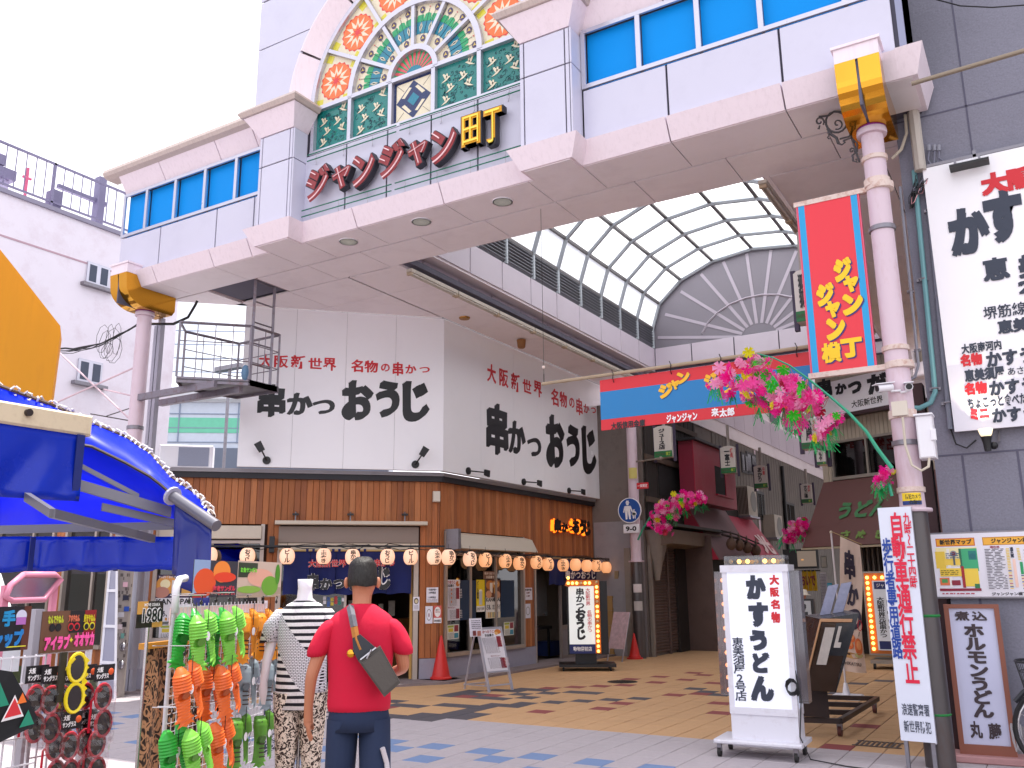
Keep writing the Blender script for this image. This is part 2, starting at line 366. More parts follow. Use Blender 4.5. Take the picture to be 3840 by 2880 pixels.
def wing(x0,x1,pj,mull,name):
    xs=[x0]+pj+[x1]
    for a,b_ in zip(xs,xs[1:]): panel(fy,a,6.38,b_,7.06)
    xs2=[x0-.05]+pj+[x1]
    for a,b_ in zip(xs2,xs2[1:]):
        MB(fy).prism([(0,0)]*0 or [(a+.01,0),(b_-.01,0),(b_-.01,1),(a+.01,1)],0,.001) if 0 else None
        m=MB(); X0,X1=a+.008,b_-.008
        m.add([(X0,YF-.0,6.14),(X1,YF-.0,6.14),(X1,YF-.13,6.375),(X0,YF-.13,6.375),(X0,YF+.03,6.385),(X1,YF+.03,6.385),(X0,YF+.05,6.145),(X1,YF+.05,6.145)],
              [(0,1,2,3),(3,2,5,4),(0,3,4,6),(1,7,5,2),(0,6,7,1),(4,5,7,6)])
        m.build('trim_panel',TRIM,gate)
    wf=MB(fy)
    wf.box(x0,x1,7.07,7.12,0,.03); wf.box(x0,x1,7.78,7.83,0,.03)
    for q in [x0+.025]+mull+[x1-.025]: wf.box(q-.028,q+.028,7.12,7.78,0,.028)
    fo=wf.build('window_frame',ALU,gate)
    e=[x0+.025]+mull+[x1-.025]
    MB(fy).box(x0,x1,7.06,7.84,-.12,-.09).build('window_recess',JOINT,gate)
    for a,b_ in zip(e,e[1:]): MB(fy).box(a+.02,b_-.02,7.1,7.8,-.07,-.06).build('pane',BLUEP,fo)
    for a,b_ in zip(xs,xs[1:]):
        m=MB(); X0,X1=a+.008,b_-.008
        m.add([(X0,YF,7.85),(X1,YF,7.85),(X1,YF-.16,8.1),(X0,YF-.16,8.1),(X0,YF+.1,8.1),(X1,YF+.1,8.1),(X0,YF+.1,7.85),(X1,YF+.1,7.85)],
              [(0,1,2,3),(3,2,5,4),(0,3,4,6),(1,7,5,2),(0,6,7,1),(4,5,7,6)])
        m.build('trim_panel',TRIM,gate)
    g=MB(); pr=[(.02,8.1),(-.17,8.1),(-.24,8.13),(-.27,8.18),(-.25,8.24),(-.19,8.27),(.05,8.27)]
    g.add([(x0-.28,YF+p,z) for p,z in pr]+[(x1,YF+p,z) for p,z in pr],[(i,(i+1) % 7,(i+1) % 7+7,i+7) for i in range(7)]+[tuple(range(7)),tuple(range(13,6,-1))])
    g.build('gutter',GUT,gate)
GUT=mat('weathered cream gutter','#c9b9b2',.55,var=.1,vs=30,dirt=.5,dcol='#6e5c50',ds=9,stretch=(9,1,1))
wing(-12.36,-9.0,[-11.37,-10.09,-9.3],[-11.78,-11.09,-10.41,-9.73],'l')
wing(-4.0,-.69,[-2.98,-1.76],[-3.29,-2.6,-1.93,-1.1],'r')
MB().box(-.66,-.6,YF-.02,9.6,6.4,8.0).build('wall_panel',mat('blue grey metal side','#8f93ae',.5,var=.05),gate)
m=MB(); m.add([(-.7,YF,6.14),(-.54,YF,6.14),(-.46,YF-.13,6.39),(-.7,YF-.13,6.39),(-.7,9.16,6.39),(-.46,9.16,6.39),(-.54,9.12,6.14),(-.7,9.12,6.14)],
    [(0,1,2,3),(3,2,5,4),(0,3,4,7),(1,6,5,2),(0,7,6,1),(4,5,6,7)]); m.build('end_cap',TRIM,gate)
def pier(x0,x1):
    yp=8.08; f=FY(yp)
    for (a,b_) in ((x0,x0+.06),(x0+.06,x1-.06),(x1-.06,x1)):
        for v0,v1 in ((6.36,7.3),(7.3,7.76)): panel(f,a,v0,b_,v1,w0=-.02,g=.008)
    s=FX(x1)
    for v0,v1 in ((6.36,7.3),(7.3,7.76)): panel(s,yp+.0,v0,YF+.0,v1,w0=.002,g=.006)
    s=FX(x0)
    for v0,v1 in ((6.36,7.3),(7.3,7.76)): panel(s,yp,v0,YF,v1,w0=.005,g=.006)
    def fr_(zb,zt,eb,et,nm,mm):
        b=[(x0-eb,yp-eb,zb),(x1+eb,yp-eb,zb),(x1+eb,YF+.02,zb),(x0-eb,YF+.02,zb)]
        t=[(x0-et,yp-et,zt),(x1+et,yp-et,zt),(x1+et,YF+.02,zt),(x0-et,YF+.02,zt)]
        MB().add(b+t,[(0,1,2,3),(4,5,6,7),(0,1,5,4),(1,2,6,5),(2,3,7,6),(3,0,4,7)]).build(nm,mm,gate)
    fr_(6.13,6.365,.0,.12,'pier_base',TRIM)
    fr_(7.77,8.04,.0,.17,'pier_cap',TRIM); fr_(8.045,8.1,.2,.24,'pier_moulding',GUT); fr_(8.1,8.16,.24,.2,'pier_moulding',GUT)
pier(-8.98,-8.33); pier(-4.69,-4.03)
for a,b_ in zip([-8.33,-7.57,-6.86,-6.15,-5.44],[-7.57,-6.86,-6.15,-5.44,-4.69]): panel(fy,a,6.38,b_,7.41)
for a,b_ in zip([-8.33,-7.35,-5.95],[-7.35,-5.95,-4.69]):
    m=MB(); X0,X1=a+.008,b_-.008
    m.add([(X0,YF,6.14),(X1,YF,6.14),(X1,YF-.13,6.375),(X0,YF-.13,6.375),(X0,YF+.03,6.385),(X1,YF+.03,6.385),(X0,YF+.05,6.145),(X1,YF+.05,6.145)],
          [(0,1,2,3),(3,2,5,4),(0,3,4,6),(1,7,5,2),(0,6,7,1),(4,5,7,6)]); m.build('trim_panel',TRIM,gate)
ub=FY(8.24); CXA,CZA=-6.5,8.13
def arcpts(r,a0,a1,n): return [(CXA+r*cos(radians(a0+(a1-a0)*k/n)),CZA+r*sin(radians(a0+(a1-a0)*k/n))) for k in range(n+1)]
for s in (-1,1):
    mir=lambda P_: [(2*CXA-x,y) if s > 0 else (x,y) for x,y in P_]
    for a0,a1,z0,z1 in ((180,180-36.5,8.16,9.35),(180-36.5,180-62,9.35,9.95)):
        P_=arcpts(2.06,a0,a1,8)
        poly=[(-9.28,z0+.01)]+[(x-.01,max(z0+.01,min(z1-.01,z))) for x,z in P_ if z >=z0-.02]+[(-9.28,z1-.01)] if a0==180 else \
               [(-9.28,z0+.01)]+[(x-.01,z) for x,z in P_ if z0 < z]+[(P_[-1][0],z1+.2),(-9.28,z1+.2)]
        MB(ub).prism(mir(poly),0,.02).build('wall_panel',WHITE,gate)
    MB(ub).prism(mir([(-9.28,10.18),(-7.3,10.18),(-6.5,10.3),(-6.5,10.9),(-9.28,10.9)]),0,.02).build('wall_panel',WHITE,gate)
angs=[180,155,126,90,54,25,0]
for a0,a1 in zip(angs,angs[1:]):
    m=MB(); o_=arcpts(2.04,a0-.5,a1+.5,8); i_=arcpts(1.8,a0-.5,a1+.5,8); o2=arcpts(2.1,a0-.5,a1+.5,8)
    vs=[]
    for k in range(9): vs +=[(o2[k][0],8.2,o2[k][1]),(o_[k][0],8.17,o_[k][1]),(i_[k][0],8.37,i_[k][1]),(i_[k][0],8.42,i_[k][1]),(o2[k][0],8.42,o2[k][1])]
    f=[]
    for k in range(8):
        for q in range(5): f.append((k*5+q,k*5+(q+1) % 5,(k+1)*5+(q+1) % 5,(k+1)*5+q))
    m.add(vs,f).build('arch_lining',TRIM,gate)
sgf=FY(8.42)
frame=MB(sgf)
XS=[-8.24,-7.57,-6.86,-6.15,-5.44,-4.76]
frame.box(-8.28,-4.72,7.42,7.475,-.02,.07); frame.box(-8.28,-4.72,8.1,8.16,-.02,.06)
for x in XS[1:-1]: frame.box(x-.03,x+.03,7.46,8.11,-.02,.06)
frame.box(-8.28,-8.22,7.46,8.11,-.02,.06); frame.box(-4.78,-4.72,7.46,8.11,-.02,.06)
def ring(fr_mb,r0,r1,w0,w1,n=30,a0=0,a1=180):
    P0=arcpts(r0,a0,a1,n); P1=arcpts(r1,a0,a1,n)
    vs=[]
    for k in range(n+1): vs +=[(*P0[k],w0),(*P1[k],w0),(*P1[k],w1),(*P0[k],w1)]
    fr_mb.add(vs,[(k*4+q,k*4+(q+1) % 4,k*4+4+(q+1) % 4,k*4+4+q) for k in range(n) for q in range(4)])
ring(frame,.345,.42,-.02,.065); ring(frame,1.03,1.11,-.02,.065); ring(frame,1.74,1.82,-.02,.06)
for a in (30,60,90,120,150):
    c_,s_=cos(radians(a)),sin(radians(a)); h=.026
    for r0,r1 in ((.4,1.04),(1.1,1.76)):
        if a==90 and r0 > 1: continue
        p=[(CXA+c_*r0-s_*h,CZA+s_*r0+c_*h),(CXA+c_*r1-s_*h,CZA+s_*r1+c_*h),(CXA+c_*r1+s_*h,CZA+s_*r1-c_*h),(CXA+c_*r0+s_*h,CZA+s_*r0-c_*h)]
        frame.prism(p,-.02,.055)
sgframe=frame.build('window_frame',ALU,gate)
SC={k: mat('stained glass '+k,c,.25,var=.1,vs=25,bump=.05,bs=60) for k,c in dict(cream='#e3d9bd',orange='#ee7336',red='#d8363a',yellow='#d9cf45',teal='#1e7d78',blue='#1f7f97',green='#23a066',purple='#4a3c66',gold='#d9bf62',navy='#1e3060',rose='#d65a62',dark='#14454f',line='#332e48').items()}
SGK=list(SC); SGM=[SC[k] for k in SGK]
def K(mb,k): mb.k=SGK.index(k)
def star(mb,cx,cy,r0,r1,n,w,ph=0):
    vs=[(cx,cy,w)]
    for k in range(2*n): r=r1 if k % 2==0 else r0; a=ph+pi*k/n; vs.append((cx+r*cos(a),cy+r*sin(a),w))
    mb.add(vs,[(0,k+1,(k+1) % (2*n)+1) for k in range(2*n)])
def disc(mb,cx,cy,rx,ry,w,n=20): mb.add([(cx+rx*cos(2*pi*k/n),cy+ry*sin(2*pi*k/n),w) for k in range(n)],[tuple(range(n))])
def bird(mb,x,y,s,w,fl=1):
    for P_ in ([(-.5,-.35),(-.1,-.1),(.25,.15),(.5,.1),(.35,.0),(.1,-.2),(-.2,-.3)],[(-.1,-.05),(-.35,.45),(-.2,.5),(.2,.1)],[(0,0),(.05,.45),(.2,.4),(.22,.12)]):
        mb.add([(x+px*s*fl,y+py*s,w) for px,py in P_],[tuple(range(len(P_)))])
random.seed(5)
for c,(a,b_) in enumerate(zip(XS,XS[1:])):
    mb=MB(sgf); x0,x1,y0,y1=a+.02,b_-.02,7.47,8.105
    if c==2:
        K(mb,'navy'); mb.box(x0,x1,y0,y1,-.01,0); K(mb,'cream'); mb.quad((x0+.05,y0+.04,.002),(x1-.05,y0+.04,.002),(x1-.05,y1-.04,.002),(x0+.05,y1-.04,.002))
        cx,cy=(x0+x1)/2,(y0+y1)/2; ax_,ay_=(x1-x0)/2-.05,(y1-y0)/2-.04
        K(mb,'navy'); mb.quad((cx-ax_,cy,.004),(cx,cy-ay_,.004),(cx+ax_,cy,.004),(cx,cy+ay_,.004))
        K(mb,'cream')
        for sx,sy,ax2 in ((-1,1,0),(1,1,0),(-1,-1,0),(1,-1,0)): mb.quad((cx+sx*ax_*.1,cy+sy*ay_*.62,.006),(cx+sx*ax_*.25,cy+sy*ay_*.68,.006),(cx+sx*ax_*.68,cy+sy*ay_*.22,.006),(cx+sx*ax_*.5,cy+sy*ay_*.16,.006))
        K(mb,'blue'); mb.quad((cx-ax_*.35,cy,.007),(cx,cy-ay_*.35,.007),(cx+ax_*.35,cy,.007),(cx,cy+ay_*.35,.007))
        K(mb,'line')
        for sx in (-1,1):
            for sy in (-1,1):
                for k in (.0,.5,1): mb.tube([(cx+sx*ax_,cy+sy*ay_,.004),(cx+sx*ax_*(1-k*.9),cy+sy*ay_*(.1+k*.9)-sy*.0,.004)],.0025,4)
    else:
        K(mb,'teal'); mb.box(x0,x1,y0,y1,-.01,0)
        K(mb,'dark')
        for k in range(60):
            x,y=random.uniform(x0+.07,x1-.07),random.uniform(y0+.06,y1-.06); t=random.random()*6; r=random.uniform(.02,.045)
            mb.tube([(x+r*(1-q/9)*cos(t+q*.8),y+r*(1-q/9)*sin(t+q*.8),.002) for q in range(7)],.0035,3,False)
            if k % 3==0: star(mb,x,y,.006,.016,5,.003)
        K(mb,'green')
        for k in range(14): x,y=random.uniform(x0+.08,x1-.08),random.uniform(y0+.08,y1-.08); disc(mb,x,y,.012,.005,.004,6)
        K(mb,'cream'); W_,H_=x1-x0,y1-y0
        for bx_,by_,fl in ((.22,.7,1),(.62,.62,1),(.32,.45,1),(.75,.42,-1),(.22,.2,1),(.78,.88,-1)): bird(mb,x0+bx_*W_,y0+by_*H_,.15,.006,fl)
    mb.build('stained_glass',SGM,gate)
def wedge(mb,r0,r1,a0,a1,w,n=6,w1=None):
    A_=arcpts(r0,a0,a1,n); B_=arcpts(r1,a0,a1,n)
    mb.add([(*p,w) for p in A_]+[(*p,w) for p in B_],[(k,k+1,k+n+2,k+n+1) for k in range(n)])
def pol(r,a): return CXA+r*cos(radians(a)),CZA+r*sin(radians(a))
for k in range(6):                                # inner fan: tulips over a teal and green zigzag
    a0,a1=k*30+2,k*30+28; mb=MB(sgf); K(mb,'cream'); wedge(mb,.42,1.04,a0,a1,0)
    am=(a0+a1)/2
    K(mb,'blue'); wedge(mb,.60,.80,a0,a1,.003)
    K(mb,'green')
    for q in (.18,.5,.82):
        a=a0+(a1-a0)*q; p=pol(.94,a); l,r=pol(.78,a-4.6),pol(.78,a+4.6); l2,r2=pol(.88,a-3.2),pol(.88,a+3.2)
        if q==.5: mb.quad((*l,.005),(*l2,.005),(*pol(.90,a),.005),(*r2,.005),(*r,.005))
        else: mb.quad((*l,.005),(*l2,.005),(*r2,.005),(*r,.005))
    K(mb,'cream')
    for q in (.25,.75):
        a=a0+(a1-a0)*q; mb.quad((*pol(.61,a),.006),(*pol(.7,a-2),.006),(*pol(.78,a),.006),(*pol(.7,a+2),.006))
    K(mb,'dark')
    for q in (.25,.75): a=a0+(a1-a0)*q; mb.quad((*pol(.65,a),.007),(*pol(.7,a-.9),.007),(*pol(.74,a),.007),(*pol(.7,a+.9),.007))
    K(mb,'line')
    for q in (0.02,.25,.5,.75,.98): a=a0+(a1-a0)*q; mb.tube([(*pol(.58,a),.006),(*pol(.96,a),.006)],.003,4)
    for q,r in ((.2,.97),(.78,.95),(.5,.53)):
        p=pol(r,a0+(a1-a0)*q); K(mb,'purple'); disc(mb,p[0],p[1],.042,.05,.008,12)
        K(mb,'gold'); star(mb,p[0],p[1],.012,.034,3,.01,pi/2)
    K(mb,'rose'); p=pol(.98,am); disc(mb,p[0],p[1],.011,.011,.008,6)
    mb.build('stained_glass',SGM,gate)
mb=MB(sgf); K(mb,'green'); wedge(mb,.0,.36,0,180,0,16); K(mb,'rose')
for k in range(13): a=7+k*13.8; mb.quad((*pol(.12,a-5),.003),(*pol(.33,a-4),.003),(*pol(.345,a),.003),(*pol(.33,a+4),.003),(*pol(.12,a+5),.003))
K(mb,'blue'); wedge(mb,0,.15,0,180,.006,12); mb.build('stained_glass',SGM,gate)
for a0,a1 in ((0,30),(30,60),(60,120),(120,150),(150,180)):
    mb=MB(sgf); K(mb,'cream'); wedge(mb,1.1,1.76,a0+1,a1-1,0,8)
    K(mb,'yellow')
    for a in (a0+3.5,a1-3.5): wedge(mb,1.12,1.25,a-2,a+2,.002,2); wedge(mb,1.62,1.75,a-2,a+2,.002,2)
    for am in ([(a0+a1)/2] if a1-a0 < 40 else [a0+15.5,a1-15.5]):
        p=pol(1.43,am); R_=.285
        K(mb,'red'); star(mb,p[0],p[1],R_*.93,R_*1.02,18,.003)
        K(mb,'orange'); disc(mb,p[0],p[1],R_*.93,R_*.93,.004,24)
        K(mb,'cream'); star(mb,p[0],p[1],R_*.42,R_*.86,12,.006); K(mb,'orange'); star(mb,p[0],p[1],R_*.25,R_*.5,8,.008); K(mb,'red'); star(mb,p[0],p[1],R_*.12,R_*.36,8,.01,.2)
    mb.build('stained_glass',SGM,gate)
MB(sgf).box(-8.3,-4.7,7.42,10.0,-.06,-.03).build('window_backing',JOINT,gate)
def clip(poly,a,b,c):                          # keep a*x+b*y<=c
    out=[]
    for i in range(len(poly)):
        p,q=poly[i],poly[(i+1) % len(poly)]; dp,dq=a*p[0]+b*p[1]-c,a*q[0]+b*q[1]-c
        if dp <=0: out.append(p)
        if dp*dq < 0: t=dp/(dp-dq); out.append((p[0]+(q[0]-p[0])*t,p[1]+(q[1]-p[1])*t))
    return out
def soff(x0,x1,y0,y1,z=6.14,cl=None,g=.006):
    p=[(x0+g,y0+g),(x1-g,y0+g),(x1-g,y1-g),(x0+g,y1-g)]
    for c in (cl or []):
        p=clip(p,*c)
        if len(p) < 3: return
    MB().prism(p,z-.004,z+.02).build('ceiling_panel',SOFF,gate)
XR=[-12.3,-11.37,-10.09,-8.98,-8.3,-7.35,-5.95,-4.76,-4.04,-2.98,-1.76,-.9,-.58]
for a,b_ in zip(XR,XR[1:]): soff(a,b_,8.37,9.03)
YP=8.1
for x0,x1 in ((-8.95,-8.36),(-4.66,-4.06)): soff(x0,x1,8.1,8.36,6.125)
for a,b_ in zip([-8.9,-7.9,-6.85,-5.8,-4.75,-3.7,-2.6,-1.5],[-7.9,-6.85,-5.8,-4.75,-3.7,-2.6,-1.5,-.87]): soff(a,b_,9.05,9.74)
soff(-9.95,-8.9,9.05,9.74); soff(-12.4,-11.05,9.05,9.9,cl=[(-1,1,21.01)])
CH_=[(-1,1,21.01)]                            # y - x <=21.01 : edge above the chamfered shop sign
for y0,y1 in ((9.76,10.7),(10.7,11.9),(11.9,13.1),(13.1,14.3),(14.3,15.5),(15.5,16.7),(16.7,17.9),(17.9,19.2)):
    for x0,x1 in ((-11.2,-9.98),(-9.98,-8.75),(-8.72,-7.75)): soff(x0,x1,y0,y1,cl=CH_ if x0 < -8.8 or y0 < 12.4 and 0 else [])
for y0,y1 in zip([9.76+1.2*k for k in range(8)],[10.96+1.2*k for k in range(8)]):
    soff(-2.3,-1.1,y0,y1); soff(-1.1,-.88,y0,y1)
cb=MB()                                         # slab that carries the ceiling panels,with its hatch left open
cb.prism([(-12.3,8.4),(-11.0,8.4),(-11.0,9.98),(-12.3,8.68)],6.165,6.25); cb.box(-11.0,-10.0,8.4,9.04,6.165,6.25)
cb.prism([(-11.0,9.8),(-10.0,9.8),(-10.0,10.95),(-11.0,9.96)],6.165,6.25); cb.prism([(-10.0,8.4),(-7.6,8.4),(-7.6,19.2),(-8.72,19.2),(-8.72,12.26),(-10.0,10.98)],6.165,6.25)
cb.box(-7.6,-.6,8.4,9.19,6.165,6.25); cb.box(-7.6,-.87,9.19,9.74,6.165,6.25); cb.box(-2.3,-.87,9.7,19.2,6.165,6.25)
cb.build('ceiling_slab',JOINT,gate)
MB().box(-11.02,-11.0,9.02,9.82,6.15,6.75).box(-10.0,-9.98,9.02,9.82,6.15,6.75).box(-11.02,-9.98,9.82,9.84,6.15,6.75).box(-11.02,-9.98,9.0,9.02,6.15,6.75).box(-11.02,-9.98,9,9.84,6.75,6.78).build('hatch_lining',mat('hatch lining','#b8a3a6',.7),gate)
for x,y in ((1307,905),(1580,830),(1885,755)):
    p=G(x,y,6.135)
    d=MB().lathe([(.125,-.012),(.13,-.004),(.13,.004),(.095,.004),(.108,-.012),(.125,-.012)],p,24).build('downlight',WHITEP,gate,smooth='auto')
    MB().lathe([(.112,-.012),(.1,-.008),(.06,-.0065),(.0,-.006)],p,24).build('reflector',mat('lamp dish','#f4ece2',.3,var=.02,emit=.12),d,smooth=True); MB().lathe([(.05,-.011),(.0,-.0115)],(p.x+.01,p.y+.04,p.z),18).build('grille',mat('lamp grille','#8f8a88',.5,var=.3,vs=90),d)
def col_clamp(c,z,r,h=.07,m=None): return MB().lathe([(r+.001,-h/2),(r+.014,-h/2+.004),(r+.014,h/2-.004),(r+.001,h/2)],(c[0],c[1],z),24).build('clamp',m or RUST,c[2],smooth='auto')
def column(x,y,label,grp,gold=True,top=5.8,r=.115,sleeve=2.12,sleeve_m=None):
    t=root('arcade_column',label,'column',(x,y,0),grp)
    MB().lathe([(r+.004,sleeve or 0),(r,(sleeve or 0)+.1),(r*.96,top)],(x,y,0),28).build('shaft',PINKP,t,smooth='auto')
    if sleeve:
        MB().lathe([(r+.014,0),(r+.01,sleeve-.02),(r+.01,sleeve)],(x,y,0),28).build('sleeve',sleeve_m or mat('worn steel sleeve','#5f5b5c',.4,.6,var=.2,vs=5,dirt=.6,dcol='#5a3c2c',ds=5,stretch=(1,1,.3)),t,smooth='auto')
        MB().lathe([(r+.0,-.02),(r+.05,-.015),(r+.055,0),(r+.05,.015),(r,.02)],(x,y,sleeve),28).build('collar',PINKP,t,smooth='auto')
    if gold:
        MB().lathe([(r,0),(r+.03,0),(r+.035,.03),(r+.03,.06),(r,.06)],(x,y,top-.05),24).build('collar',PINKP,t,smooth='auto')
        MB().lathe([(r+.0,0),(r+.03,0),(r+.03,.05),(r,.05)],(x,y,top+.01),24).build('collar',mat('purple ring','#8a2f8c',.4,var=.05),t,smooth='auto')
        pr=[(8.07,6.31)]+[(8.07+.02+.42*(1-cos(radians(q))),6.12-.30*sin(radians(q))) for q in range(0,91,10)]+[(8.95,5.82),(9.0,5.9),(9.0,6.31)]
        for s0,s1 in ((-.2,-.012),(.012,.2)):
            MB().add([(x+s0,a,b) for a,b in pr]+[(x+s1,a,b) for a,b in pr],[(i,(i+1) % len(pr),(i+1) % len(pr)+len(pr),i+len(pr)) for i in range(len(pr))]+[tuple(range(len(pr))),tuple(range(2*len(pr)-1,len(pr)-1,-1))]).build('capital',GOLD,t)
        MB().box(x-.012,x+.012,8.09,8.98,5.84,6.3).build('capital_joint',JOINT,t)
        MB().box(x-.2,x+.2,8.08,8.4,6.315,6.46).build('capital_block',TRIM,t); MB().box(x-.22,x+.22,8.06,8.4,6.462,6.49).build('capital_block',TRIM,t)
    return t
colR=column(-1.02,8.6,'pale pink steel column with rust streaks and gold capital at the right end of the gate',None,r=.106)
colL=column(-11.95,8.6,'pale pink steel column with gold capital and grey camouflage painted base, at the left end of the gate',None,sleeve=None)
GR='pink columns along the restaurant side of the arcade'
colM=column(-7.72,18.05,'pale pink arcade column carrying the round blue pedestrian sign',GR,gold=False,top=6.1,sleeve=2.0)
column(-7.72,27.5,'distant pale pink arcade column behind the hanging lantern rail',GR,gold=False,top=5.6,sleeve=None)
for z,mm in ((5.25,None),(4.78,STEEL),(3.6,RUST),(2.98,RUST),(2.72,STEEL),(2.3,RUST),(5.5,None)): col_clamp((-1.02,8.6,colR),z,.106,.05 if z not in (5.25,2.98) else .08,mm)
col_clamp((-11.95,8.6,colL),3.95,.112,.06,STEEL)
#==================================================================ARCADE ROOF
roof=root('arcade_roof','long glazed barrel vault roof with grey ribs above the arcade behind the gate','roof',(-5,14.5,0))
def vz(t): return -5.05+2.5*cos(t),7.44+1.52*sin(t)
VB=[(-7.55,6.97)]+[vz(radians(a)) for a in (180,157,134,112,90,68,46,23,0)]+[(-2.55,6.97)]
RY=[9.75+.01,10.55,11.5,12.44,13.4,14.36,15.32,16.28,17.24,18.2,19.16]
for y in RY: MB().tube([(x,y,z) for x,z in VB],.05,6).build('rib',mat('grey roof rib','#a9b0b8',.4,.3,var=.08),roof)
PUR=mat('brown purlin','#6d6a6c',.5,.3,var=.1)
GL=mat('frosted roof glazing','#f2f5f8',.35,var=.03,vs=4,trans=.85,dirt=.12,dcol='#c0c8cc',ds=2)
for k,(x,z) in enumerate(VB[1:-1]): MB().box(x-.035,x+.035,9.7,19.2,z-.03+.02,z+.03+.02).build('purlin',PUR,roof)
for y0,y1 in zip(RY,RY[1:]):
    for (xa,za),(xb,zb) in zip(VB[1:-2],VB[2:-1]):
        MB().quad((xa,y0+.03,za+.03),(xb,y0+.03,zb+.03),(xb,y1-.03,zb+.03),(xa,y1-.03,za+.03)).build('roof_pane',GL,roof)
    for X,s in ((-7.55,1),(-2.55,-1)):
        lv=MB()
        for q in range(7): z=6.99+q*.063; lv.add([(X-.02*s,y0+.04,z),(X-.02*s,y1-.04,z),(X+.035*s,y1-.04,z+.04),(X+.035*s,y0+.04,z+.04),(X+.035*s,y0+.04,z+.052),(X+.035*s,y1-.04,z+.052)],[(0,1,2,3),(3,2,5,4)])
        lv.build('louvre',mat('grey louvre','#7b7f88',.5,.3,var=.1),roof)
MB().box(-7.62,-7.6,9.7,19.2,6.96,7.45).box(-2.5,-2.48,9.7,19.2,6.96,7.45).build('louvre_backing',DARK,roof)
LAV=mat('lavender fascia panel','#cfc5d2',.5,var=.04,vs=2,dirt=.12,dcol='#8f8391')
fL=FX(-7.5); fR=Fr((-2.55,0,0),(0,-1,0))
ys=[9.76,10.3,11.28,12.27,13.26,14.25,15.2,16.2,17.2,18.2,19.18]
for y0,y1 in zip(ys,ys[1:]):
    panel(fL,y0,6.43,y1,6.96,LAV,name='fascia_panel',par=roof,w0=-.03); panel(FX(-7.72),y0,6.15,y1,6.4,LAV,name='fascia_panel',par=roof,w0=-.03)
    panel(fR,-y1,6.43,-y0,6.96,LAV,name='fascia_panel',par=roof,w0=-.03); panel(Fr((-2.33,0,0),(0,-1,0)),-y1,6.15,-y0,6.4,LAV,name='fascia_panel',par=roof,w0=-.03)
MB().box(-7.9,-7.53,9.75,19.2,6.4,6.42).box(-7.9,-7.535,9.75,19.2,6.42,6.955).box(-7.9,-7.755,9.75,19.2,6.14,6.4).box(-2.5,-2.15,9.75,19.2,6.4,6.95).box(-2.3,-2.15,9.75,19.2,6.14,6.4).build('fascia_core',SOFF,roof)
ty=FY(19.22); tm=MB(ty); tm.prism([(x,z) for x,z in VB],-.02,0)
PERF=mat('perforated grey screen','#85808a',.6,var=.25,vs=160)
tm.build('tympanum',PERF,roof)
sp=MB(ty); cxv,czv=-5.05,6.9
for a in [14,30,46,62,78,94,110,126,142,158,172]:
    t=radians(a); r1=1/sqrt((cos(t)/2.5)**2+(sin(t)/2.05)**2); h=.035
    sp.add([(cxv+cos(t)*.4-sin(t)*h,czv+sin(t)*.3+cos(t)*h,.01),(cxv+cos(t)*.4+sin(t)*h,czv+sin(t)*.3-cos(t)*h,.01),(cxv+cos(t)*r1*.97+sin(t)*h,czv+sin(t)*r1*.97-cos(t)*h,.01),(cxv+cos(t)*r1*.97-sin(t)*h,czv+sin(t)*r1*.97+cos(t)*h,.01)],[(0,1,2,3)])
sp.tube([(cxv+1.35*cos(radians(a)),czv+.95*sin(radians(a)),.012) for a in range(4,178,16)],.022,4)
sp.build('spokes',mat('pale screen edging','#b9b0bd',.6),roof)
for x0,x1 in zip([-7.5,-6.6,-5.6,-4.6,-3.6],[-6.6,-5.6,-4.6,-3.6,-2.5]): panel(FY(19.15),x0,6.43,x1,6.96,LAV,name='fascia_panel',par=roof)
for x0,x1 in zip([-7.5,-6.3,-5.0,-3.7],[-6.3,-5.0,-3.7,-2.5]): panel(FY(19.2),x0,6.14,x1,6.4,LAV,name='fascia_panel',par=roof)
MB().box(-7.7,-2.3,19.19,19.3,6.14,6.96).build('fascia_core',JOINT,roof)
roof2=root('arcade_roof','lower far stretch of arcade roof with lavender fascia beyond the perforated screen','roof',(-5,30,0))
a1=FX(-7.6)
for k in range(26):
    y0=19.4+k*1.0; panel(a1,y0,5.95,y0+1,6.75,LAV,name='fascia_panel',par=roof2); panel(FX(-7.75),y0,5.62,y0+1,5.9,LAV,name='fascia_panel',par=roof2)
MB().box(-7.9,-7.61,19.3,46,5.6,7.5).box(-9.6,-7.9,19.3,46,5.58,5.62).box(-2.2,-2.0,19.3,46,5.6,7.5).box(-2,-.3,19.3,42,5.58,5.62).build('fascia_core',SOFF,roof2)
for k in range(22):
    if k % 2==0: MB().box(-7.58,-7.56,19.5+k,20.3+k,6.8,7.2).build('louvre',mat('grey louvre','#7b7f88',.5),roof2)
for k in range(12): MB().tube([(-5+2.5*cos(radians(a)),20+k*2,6.9+1.5*sin(radians(a))) for a in range(0,181,20)],.04,5).build('rib',mat('grey roof rib','#a9b0b8'),roof2)
MB().grid(lambda a,b: (-5+2.5*cos(pi*a),19.4+26*b,7.3+1.4*sin(pi*a)),12,1).build('roof_pane',mat('dull roof sheet','#b9b6be',.5,trans=.3),roof2)
